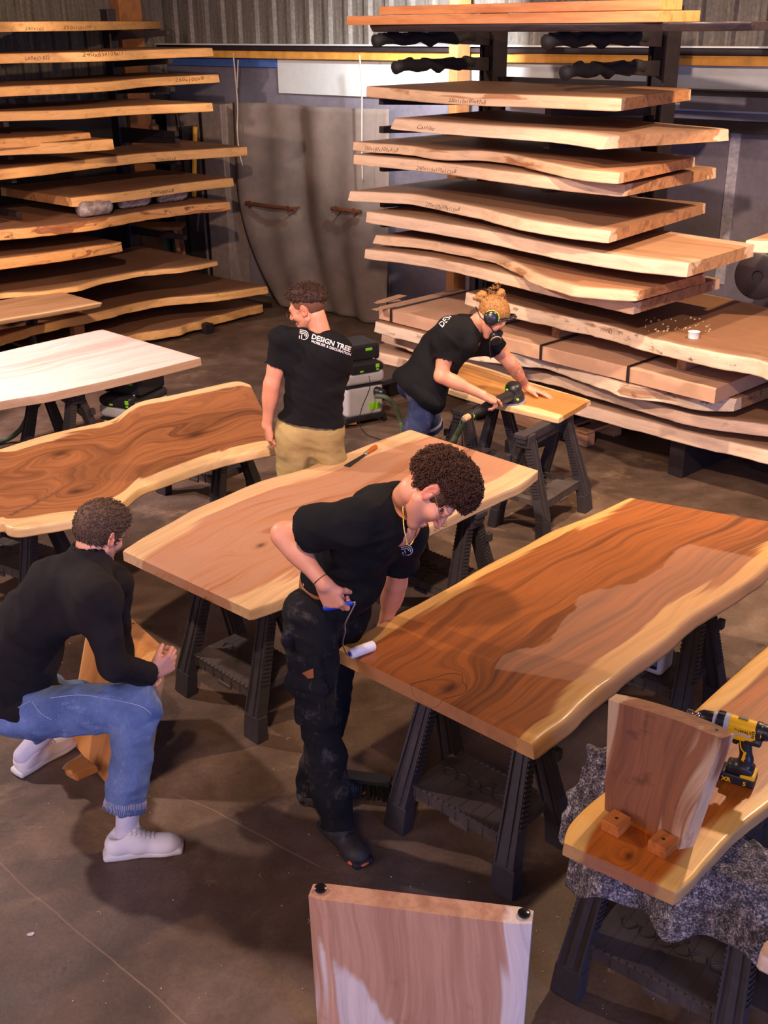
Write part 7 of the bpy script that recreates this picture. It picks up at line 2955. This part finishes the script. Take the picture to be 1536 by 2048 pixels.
# ---- dust extractor
def make_extractor(label, loc, rz):
    t = thing('dust_extractor', label, 'dust extractor', loc, rz)

    def rb(name, c, hs, mat, rnd=0.02, parent=None, extra=None):
        S = SDF(np.array(c) - np.array(hs) - 0.03, np.array(c) + np.array(hs) + 0.03, 0.008)
        S.box(c, hs, None, rnd, 0)
        if extra:
            extra(S)
        v, f = S.surface()
        return sdf_obj(name, v, f, mat, parent or t)
    rb('tank', (0, 0, 0.20), (0.17, 0.19, 0.13), MPL, 0.04)
    rb('motor_housing', (0, 0, 0.39), (0.18, 0.20, 0.055), MPL, 0.04)
    cv = rb('top_cover', (0, 0, 0.465), (0.175, 0.195, 0.035), MPD, 0.03)
    rb('control_panel', (0.0, -0.165, 0.475), (0.13, 0.05, 0.045), MPD, 0.02, cv)
    bm = bmesh.new()
    for x, y, z, sx, sz in ((0.10, -0.216, 0.485, 0.03, 0.03), (0.10, -0.216, 0.455, 0.02, 0.014), (-0.04, -0.216, 0.455, 0.03, 0.012)):
        box(bm, (x, y, z), (sx, 0.006, sz), None, 0.002)
    bm_obj('green_dial', bm, MPG, cv)
    bx = rb('tool_box', (0.0, 0.02, 0.575), (0.17, 0.15, 0.065), MPD, 0.02)
    bm = bmesh.new()
    box(bm, (0.07, -0.128, 0.60), (0.06, 0.012, 0.022), None, 0.004)
    bm_obj('green_latch', bm, MPG, bx)
    bm = bmesh.new()
    tube(bm, [(-0.11, -0.13, 0.52), (-0.11, -0.17, 0.50), (0.11, -0.17, 0.50), (0.11, -0.13, 0.52)], 0.008, 8)
    bm_obj('handle', bm, MPL, bx, True)
    bm = bmesh.new()
    box(bm, (0, 0, 0.328), (0.345, 0.385, 0.014), None, 0.004)
    for s in (-1, 1):
        box(bm, (s * 0.175, 0, 0.33), (0.02, 0.08, 0.06), None, 0.004)
    bm_obj('latch_band', bm, MPD, t)
    bm = bmesh.new()
    box(bm, (0.08, -0.193, 0.15), (0.10, 0.008, 0.055), None, 0.003)
    bm_obj('green_label', bm, MPG, t)
    bm = bmesh.new()
    box(bm, (0, 0, 0.062), (0.36, 0.40, 0.045), None, 0.012)
    bm_obj('base_frame', bm, MPD, t)
    for sx in (-1, 1):
        for sy in (-1, 1):
            bm = bmesh.new()
            r_ = 0.055 if sy > 0 else 0.034
            lathe(bm, [(r_ * 0.8, 0), (r_, 0.005), (r_, 0.028), (r_ * 0.8, 0.033)], (sx * 0.175 - 0.016, sy * 0.165, r_), (1, 0, 0), 24)
            bm_obj('wheel', bm, MPD, t, False, 40)
    bm = bmesh.new()
    lathe(bm, [(0.036, 0), (0.036, 0.04), (0.028, 0.05), (0.026, 0.09)], (0.10, -0.19, 0.27), (0.3, -1, 0.0), 18)
    bm_obj('hose_port', bm, MPD, t, False, 40)
    return t


vp = PZ(722, 846, 0.0)
VAC = make_extractor('grey dust extractor with black top and green marks behind the man in khaki trousers', (vp[0] - 0.05, vp[1] + 0.12, 0), R(28))
v2 = PZ(292, 850, 0.0)
VAC2 = copy_thing(VAC, (-1.83, 7.74, 0), R(-25), 'grey dust extractor half hidden in the gap under the glaring pale table')
hose('suction_hose', [V(-1.88, 7.50, 0.27), V(-1.95, 7.36, 0.30), Vector(PZ(110, 790, 0.33)), Vector(PZ(60, 830, 0.25)), Vector(PZ(40, 860, 0.12)), Vector(PZ(10, 880, 0.03)), Vector(PZ(-60, 900, 0.03))], 0.019, MHOSE, 'dull green suction hose crossing the dark gap under the pale table at the left')
# wooden wedge beside the extractor
q0, q1 = PZ(690, 842, 0.05), PZ(712, 838, 0.05)
bm = bmesh.new()
beam(bm, q0 + np.array([-0.22, 0, 0]), q1, 0.10, 0.06, bev=0.003)
o = bm_obj('wood_offcut', bm, W3)
add_wood_attr(o, Vector(q1 - q0))
tag(o, 'orange wood offcut on the floor at the foot of the dust extractor', 'offcut')

# ---- canister on the back trestle tray
tb = T3C + T3N * 1.28
cz = 0.2225
cp_ = PZ(1298, 1336, cz)
t = thing('plastic_canister', 'white plastic canister with blue label on the tray under the oiled table', 'canister', (cp_[0], cp_[1] + 0.02, cz), R(-38))
S = SDF((-0.14, -0.12, -0.02), (0.14, 0.12, 0.32), 0.006)
S.box((0, 0, 0.11), (0.095, 0.065, 0.11), None, 0.025, 0)
S.cone((0.03, 0, 0.215), (0.03, 0, 0.245), 0.028, 0.026, 0.015)
S.cone((-0.065, 0, 0.20), (-0.02, 0, 0.235), 0.014, 0.014, 0.01)
v, f = S.surface()
sdf_obj('canister_body', v, f, plain('white canister plastic', hexc(222, 220, 226), 0.4, 0, 0.03), t)
bm = bmesh.new()
lathe(bm, [(0.028, 0), (0.028, 0.022), (0.024, 0.026)], (0.03, 0, 0.244), (0, 0, 1), 20)
bm_obj('cap', bm, MPD, t, False, 40)
bm = bmesh.new()
box(bm, (-0.005, -0.0665, 0.10), (0.15, 0.003, 0.13), None, 0.0008)
lb = bm_obj('label', bm, plain('blue label', hexc(96, 124, 176), 0.5, 0, 0.05), t)
bm = bmesh.new()
box(bm, (-0.005, -0.069, 0.045), (0.15, 0.002, 0.016))
bm_obj('label_band', bm, MPD, lb)
bm = bmesh.new()
box(bm, (-0.02, -0.069, 0.105), (0.07, 0.002, 0.045), None, 0.0008)
bm_obj('label_picture', bm, plain('brown print', hexc(170, 84, 46), 0.6), lb)

# ---- flat scraper on the sanded table
a_, b_ = Vector(PZ(752, 893, TZ + 0.014)), Vector(PZ(694, 932, TZ + 0.006))
t = thing('wood_scraper', 'wooden-handled scraper lying on the far edge of the sanded table', 'scraper', tuple(a_))
d_ = (b_ - a_)
L = d_.length
d_ = d_.normalized()
bm = bmesh.new()
lathe(bm, [(0.006, -0.004), (0.013, 0.002), (0.0145, 0.03), (0.012, 0.065), (0.010, 0.095), (0.011, 0.105), (0.009, 0.108)], (0, 0, 0), d_, 16)
o = bm_obj('handle', bm, plain('varnished handle', hexc(170, 84, 32), 0.3), t, False, 40)
bm = bmesh.new()
lathe(bm, [(0.0095, 0.106), (0.010, 0.110), (0.008, 0.132), (0.006, 0.135)], (0, 0, 0), d_, 16)
bm_obj('ferrule', bm, plain('polished ferrule', hexc(200, 196, 190), 0.2, 0.9), t, False, 40)
bm = bmesh.new()
beam(bm, d_ * 0.13 + V(0, 0, -0.003), d_ * L, 0.018, 0.003, 0.040, 0.002)
bm_obj('blade', bm, plain('dark steel blade', hexc(70, 66, 64), 0.35, 0.8), t)

# ---- brush on the floor behind the boot
bp = PZ(722, 1588, 0.0)
t = thing('floor_brush', 'black bristled floor brush lying behind the boots of the man with the roller', 'brush', (bp[0], bp[1], 0), R(-12))
bm = bmesh.new()
box(bm, (0, 0, 0.085), (0.26, 0.06, 0.022), None, 0.005)
bm_obj('brush_block', bm, MBLACK, t)
bm = bmesh.new()
rs = random.Random(7)
for i in range(420):
    x, y = rs.uniform(-0.125, 0.125), rs.uniform(-0.026, 0.026)
    tube(bm, [(x, y, 0.078), (x * 1.08, y * 1.7, 0.002 + rs.random() * 0.006)], 0.0014, 3)
o = bm_obj('bristles', bm, MBLACK, t)
o['kind'] = 'stuff'

# ---- cordless drill standing on its battery
dd = nv(-0.87, 0.49, 0)
dp = PZ(1463, 1556, ZB + 0.001)
MYE = plain('yellow tool plastic', hexc(246, 184, 18), 0.42, 0, 0.03, 20, 0.05)
t = thing('cordless_drill', 'yellow and black cordless drill standing on its battery behind the upright panel', 'drill', tuple(dp), math.atan2(dd[1], dd[0]))


# local x = nose direction, y = side, z = up
def rb(name, prims, mat, lo, hi, h=0.004, parent=None):
    S = SDF(lo, hi, h)
    for p in prims:
        getattr(S, p[0])(*p[1:])
    v, f = S.surface()
    v = relax(v, f, 1)
    return sdf_obj(name, v, f, mat, parent or t)


I3 = None
tilt = R(-8)
Rt_ = np.array([[math.cos(tilt), 0, math.sin(tilt)], [0, 1, 0], [-math.sin(tilt), 0, math.cos(tilt)]])
rb('motor_housing', [('cone', (-0.065, 0, 0.200), (0.030, 0, 0.200), 0.029, 0.031, 0), ('box', (-0.01, 0, 0.186), (0.045, 0.028, 0.026), None, 0.012, 0.01)], MYE, (-0.12, -0.06, 0.13), (0.08, 0.06, 0.26))
rb('rear_cap', [('cone', (-0.082, 0, 0.200), (-0.060, 0, 0.200), 0.026, 0.0305, 0.0), ('box', (-0.050, 0, 0.166), (0.026, 0.0295, 0.010), None, 0.006, 0.008)], MPD, (-0.13, -0.06, 0.12), (-0.01, 0.06, 0.26))
hnd = rb('grip', [('cone', (-0.022, 0, 0.165), (-0.036, 0, 0.085), 0.021, 0.019, 0), ('cone', (-0.036, 0, 0.085), (-0.030, 0, 0.058), 0.021, 0.030, 0.012), ('box', (-0.022, 0, 0.050), (0.042, 0.028, 0.014), None, 0.008, 0.012)], MPD, (-0.1, -0.06, 0.02), (0.06, 0.06, 0.20))
rb('trigger', [('box', (0.004, 0, 0.152), (0.010, 0.010, 0.018), None, 0.005, 0)], MPD, (-0.03, -0.03, 0.12), (0.04, 0.03, 0.19))
bt_ = rb('battery', [('box', (-0.020, 0, 0.018), (0.054, 0.033, 0.018), None, 0.006, 0)], MPD, (-0.10, -0.05, -0.02), (0.06, 0.05, 0.05))
bm = bmesh.new()
box(bm, (-0.050, 0, 0.036), (0.046, 0.062, 0.020), None, 0.006)
bm_obj('battery_shoulder', bm, MYE, bt_)
bm = bmesh.new()
lathe(bm, [(0.030, 0.0), (0.032, 0.002), (0.032, 0.014), (0.030, 0.016)], (0.028, 0, 0.200), (1, 0, 0), 28)
bm_obj('gear_ring', bm, MPL, t, False, 40)
bm = bmesh.new()
lathe(bm, [(0.029, 0.0), (0.031, 0.002), (0.030, 0.022), (0.028, 0.024)], (0.044, 0, 0.200), (1, 0, 0), 28)
for k in range(14):
    a = 2 * math.pi * k / 14
    box(bm, (0.056, 0.030 * math.cos(a), 0.200 + 0.030 * math.sin(a)), (0.018, 0.005, 0.005), Matrix.Rotation(a, 3, 'X'))
bm_obj('torque_collar', bm, MPD, t, False, 40)
bm = bmesh.new()
lathe(bm, [(0.027, 0.0), (0.028, 0.003), (0.027, 0.010)], (0.068, 0, 0.200), (1, 0, 0), 28)
bm_obj('collar_ring', bm, MPL, t, False, 40)
bm = bmesh.new()
lathe(bm, [(0.022, 0.0), (0.0225, 0.004), (0.021, 0.034), (0.017, 0.042)], (0.078, 0, 0.200), (1, 0, 0), 24)
bm_obj('chuck', bm, plain('dark steel chuck', hexc(60, 50, 48), 0.3, 0.6), t, False, 40)
bm = bmesh.new()
lathe(bm, [(0.017, 0.0), (0.016, 0.006), (0.009, 0.012), (0.005, 0.014), (0.005, 0.024), (0.010, 0.026), (0.010, 0.042), (0.007, 0.044)], (0.119, 0, 0.200), (1, 0, 0), 20)
bm_obj('bit_holder', bm, plain('chrome', hexc(220, 210, 200), 0.15, 1.0, 0.02), t, False, 40)
bm = bmesh.new()
box(bm, (-0.022, 0.0285, 0.200), (0.066, 0.004, 0.030), None, 0.002)
pl_ = bm_obj('side_plate', bm, MYE, t)
bm = bmesh.new()
for k in range(4):
    box(bm, (-0.049, 0.0312, 0.190 + 0.007 * k), (0.008, 0.001, 0.003))
for k in range(3):
    box(bm, (-0.078, 0.027, 0.188 + 0.010 * k), (0.012, 0.004, 0.003), Matrix.Rotation(0.5, 3, 'Y'))
bm_obj('vent_slots', bm, MPD, pl_)
bm = bmesh.new()
box(bm, (-0.01, 0, 0.2315), (0.030, 0.014, 0.002), None, 0.0008)
bm_obj('speed_switch', bm, MPD, t)
bm = bmesh.new()
box(bm, (-0.018, 0.031, 0.190), (0.050, 0.001, 0.006))
bm_obj('silver_stripe', bm, MPL, pl_)
text_mesh('brand_lettering', 'DeWALT', 0.0130, MPD, pl_, (0.008, 0.0312, 0.1975), (-1, 0, 0), (0, 0, 1), 0.0004, 0.0004)
text_mesh('battery_lettering', 'XR', 0.022, MYE, bt_, (0.026, 0.0335, 0.008), (-1, 0, 0), (0, 0, 1), 0.0004, 0.0006)
text_mesh('capacity_lettering', '5', 0.020, MYE, bt_, (-0.040, 0.0335, 0.009), (-1, 0, 0), (0, 0, 1), 0.0004, 0.0006)
bm = bmesh.new()
for pts in (((0.000, 0.0, 0.160), (-0.006, 0, 0.135), (-0.018, 0, 0.120), (-0.022, 0, 0.098)), ((-0.020, 0, 0.092), (-0.024, 0, 0.075), (-0.030, 0, 0.066))):
    tube(bm, [(p[0] - 0.012, 0.021, p[2]) for p in crom(pts, 12)], 0.0018, 5)
box(bm, (-0.030, 0.0205, 0.108), (0.008, 0.004, 0.034), Matrix.Rotation(-0.15, 3, 'Y'), 0.001)
bm_obj('grip_inlay', bm, MYE, hnd)

# ---- thin pencil outline drawn round the knots on the oiled table
loop = [(700, 1090), (760, 1075), (830, 1055), (860, 1045), (900, 1040), (935, 1047), (945, 1062), (942, 1080), (960, 1095), (960, 1118), (935, 1137), (885, 1152), (850, 1162), (835, 1185), (805, 1200), (770, 1188), (735, 1165), (712, 1135)]
_t3 = bpy.data.objects['oiled_table_top'].data
_bv = BVHTree.FromPolygons([v.co.copy() for v in _t3.vertices], [tuple(p.vertices) for p in _t3.polygons])
pts = []
for p in crom([Vector((x, y, 0)) for x, y in loop + loop[:1]], 120):
    h = _bv.ray_cast(Vector((0, 0, CAMH)), Vector(ray(520 + p.x / 2.327, 900 + p.y / 2.327)).normalized())
    if h[0] is not None:
        pts.append(h[0] + h[1] * 0.0005)
bm = bmesh.new()
tube(bm, pts, 0.0010, 4)
bm_obj('pencil_outline', bm, plain('dark pencil line', hexc(60, 30, 14), 0.7), bpy.data.objects['oiled_table_top'])

# ---- handwriting on the slab edges
MPEN = plain('pencil marks', hexc(70, 44, 34), 0.8)


def write_on(o, s, x0, x1, y, size_px, slope, depth_hint):
    """felt-pen figures on the front edge of slab o, from pixel x0 to x1"""
    me = o.data
    vs = [v.co.copy() for v in me.vertices]
    bvh = BVHTree.FromPolygons(vs, [tuple(p.vertices) for p in me.polygons])
    cam_o = Vector((0, 0, CAMH))

    def hit(x, y):
        d = Vector(ray(x, y)).normalized()
        h = bvh.ray_cast(cam_o, d)
        return h[0]
    a = hit(x0, y)
    b = hit(x1, y + slope * (x1 - x0))
    if a is None or b is None:
        return
    n = Vector((-(b - a).y, (b - a).x, 0)).normalized()
    size = size_px * a.length / FPX * 1.25
    bm = text_bm(s, size, a - n * 0.3, b - a, (0, 0, 1), 0.15, -0.0004)
    w = max(((v.co - a).dot((b - a).normalized()) for v in bm.verts), default=1)
    k = (b - a).length / max(w, 1e-3)
    dd_ = (b - a).normalized()
    for v in bm.verts:
        q = (v.co - (a - n * 0.3)).dot(dd_)
        v.co += dd_ * q * (k - 1)
        v.co.z += 0.004 * math.sin(q * 40) + 0.002 * math.sin(q * 97 + 1)
    dead = []
    for v in bm.verts:
        h = bvh.ray_cast(v.co - n * 0.2, n)
        if h[0] is None:
            dead.append(v)
        else:
            v.co = h[0] - n * 0.0012
    bmesh.ops.delete(bm, geom=dead, context='VERTS')
    bm_obj('handwriting', bm, MPEN, o)


write_on(RS['s1'][0], '230x110x100x97x8', 897, 972, 205, 8, 0.035, 0)
write_on(RS['s2'][0], 'Castille', 832, 868, 258, 8, 0.06, 0)
write_on(RS['s3'][0], '250x107x100x91x8', 729, 796, 301, 8, 0.06, 0)
write_on(RS['s3'][0], 'PRODUIT 90', 822, 884, 312, 8, 0.06, 0)
write_on(RS['s4'][0], '240x115x115x112x8', 832, 912, 340, 8, 0.10, 0)
write_on(RS['s5'][0], '270x107x109x115x8', 850, 918, 413, 8, 0.16, 0)
write_on(RS['m'][0], 'MARKE COPY', 1200, 1246, 663, 8, 0.19, 0)
write_on(LS[1][0], '240x65x104x11', 164, 246, 114, 9, -0.05, 0)
write_on(LS[1][0], 'LARKO 022', 50, 100, 121, 7, -0.03, 0)
write_on(LS[0][0], '240x105', 50, 88, 61, 6, -0.01, 0)
write_on(LS[0][0], '250x100x104', 126, 182, 59, 6, -0.02, 0)
write_on(LS[2][0], '250x100x8', 350, 408, 164, 7, -0.06, 0)
write_on(LS[6][0], '300x105x8', 312, 352, 323, 6, -0.08, 0)
write_on(LS[7][0], '240x90x8', 300, 348, 390, 7, -0.12, 0)

# ---- scraps on the floor
bm = bmesh.new()
p = PZ(57, 1867, 0.001)
pl = [(0.0, 0.0), (0.014, 0.006), (0.022, 0.002), (0.018, -0.010), (0.004, -0.012), (-0.006, -0.006)]
prism(bm, pl, Matrix.Identity(3), p, 0.0015)
o = bm_obj('paper_scrap', bm, plain('white scrap', hexc(220, 206, 196), 0.8))
tag(o, 'tiny white scrap on the bare floor at the lower left', 'scrap')
rs = random.Random(21)
bm = bmesh.new()
for i in range(260):
    x, y = rs.uniform(20, 1520), rs.uniform(960, 2040)
    p = PZ(x, y, 0.0015)
    s_ = rs.uniform(0.0015, 0.005)
    if rs.random() < 0.2:
        a = rs.random() * 6
        tube(bm, [Vector(p), Vector(p) + V(math.cos(a), math.sin(a), 0.1) * 0.012, Vector(p) + V(math.cos(a + 0.6), math.sin(a + 0.6), 0.0) * 0.022], 0.0008, 3)
    else:
        box(bm, Vector(p), (s_, s_ * rs.uniform(0.5, 1), 0.002), Matrix.Rotation(rs.random() * 6, 3, 'Z'))
o = bm_obj('wood_chips', bm, plain('pale chips', hexc(206, 178, 146), 0.9))
tag(o, 'fine pale wood chips and curls strewn over the concrete floor', 'wood chips', kind='stuff')
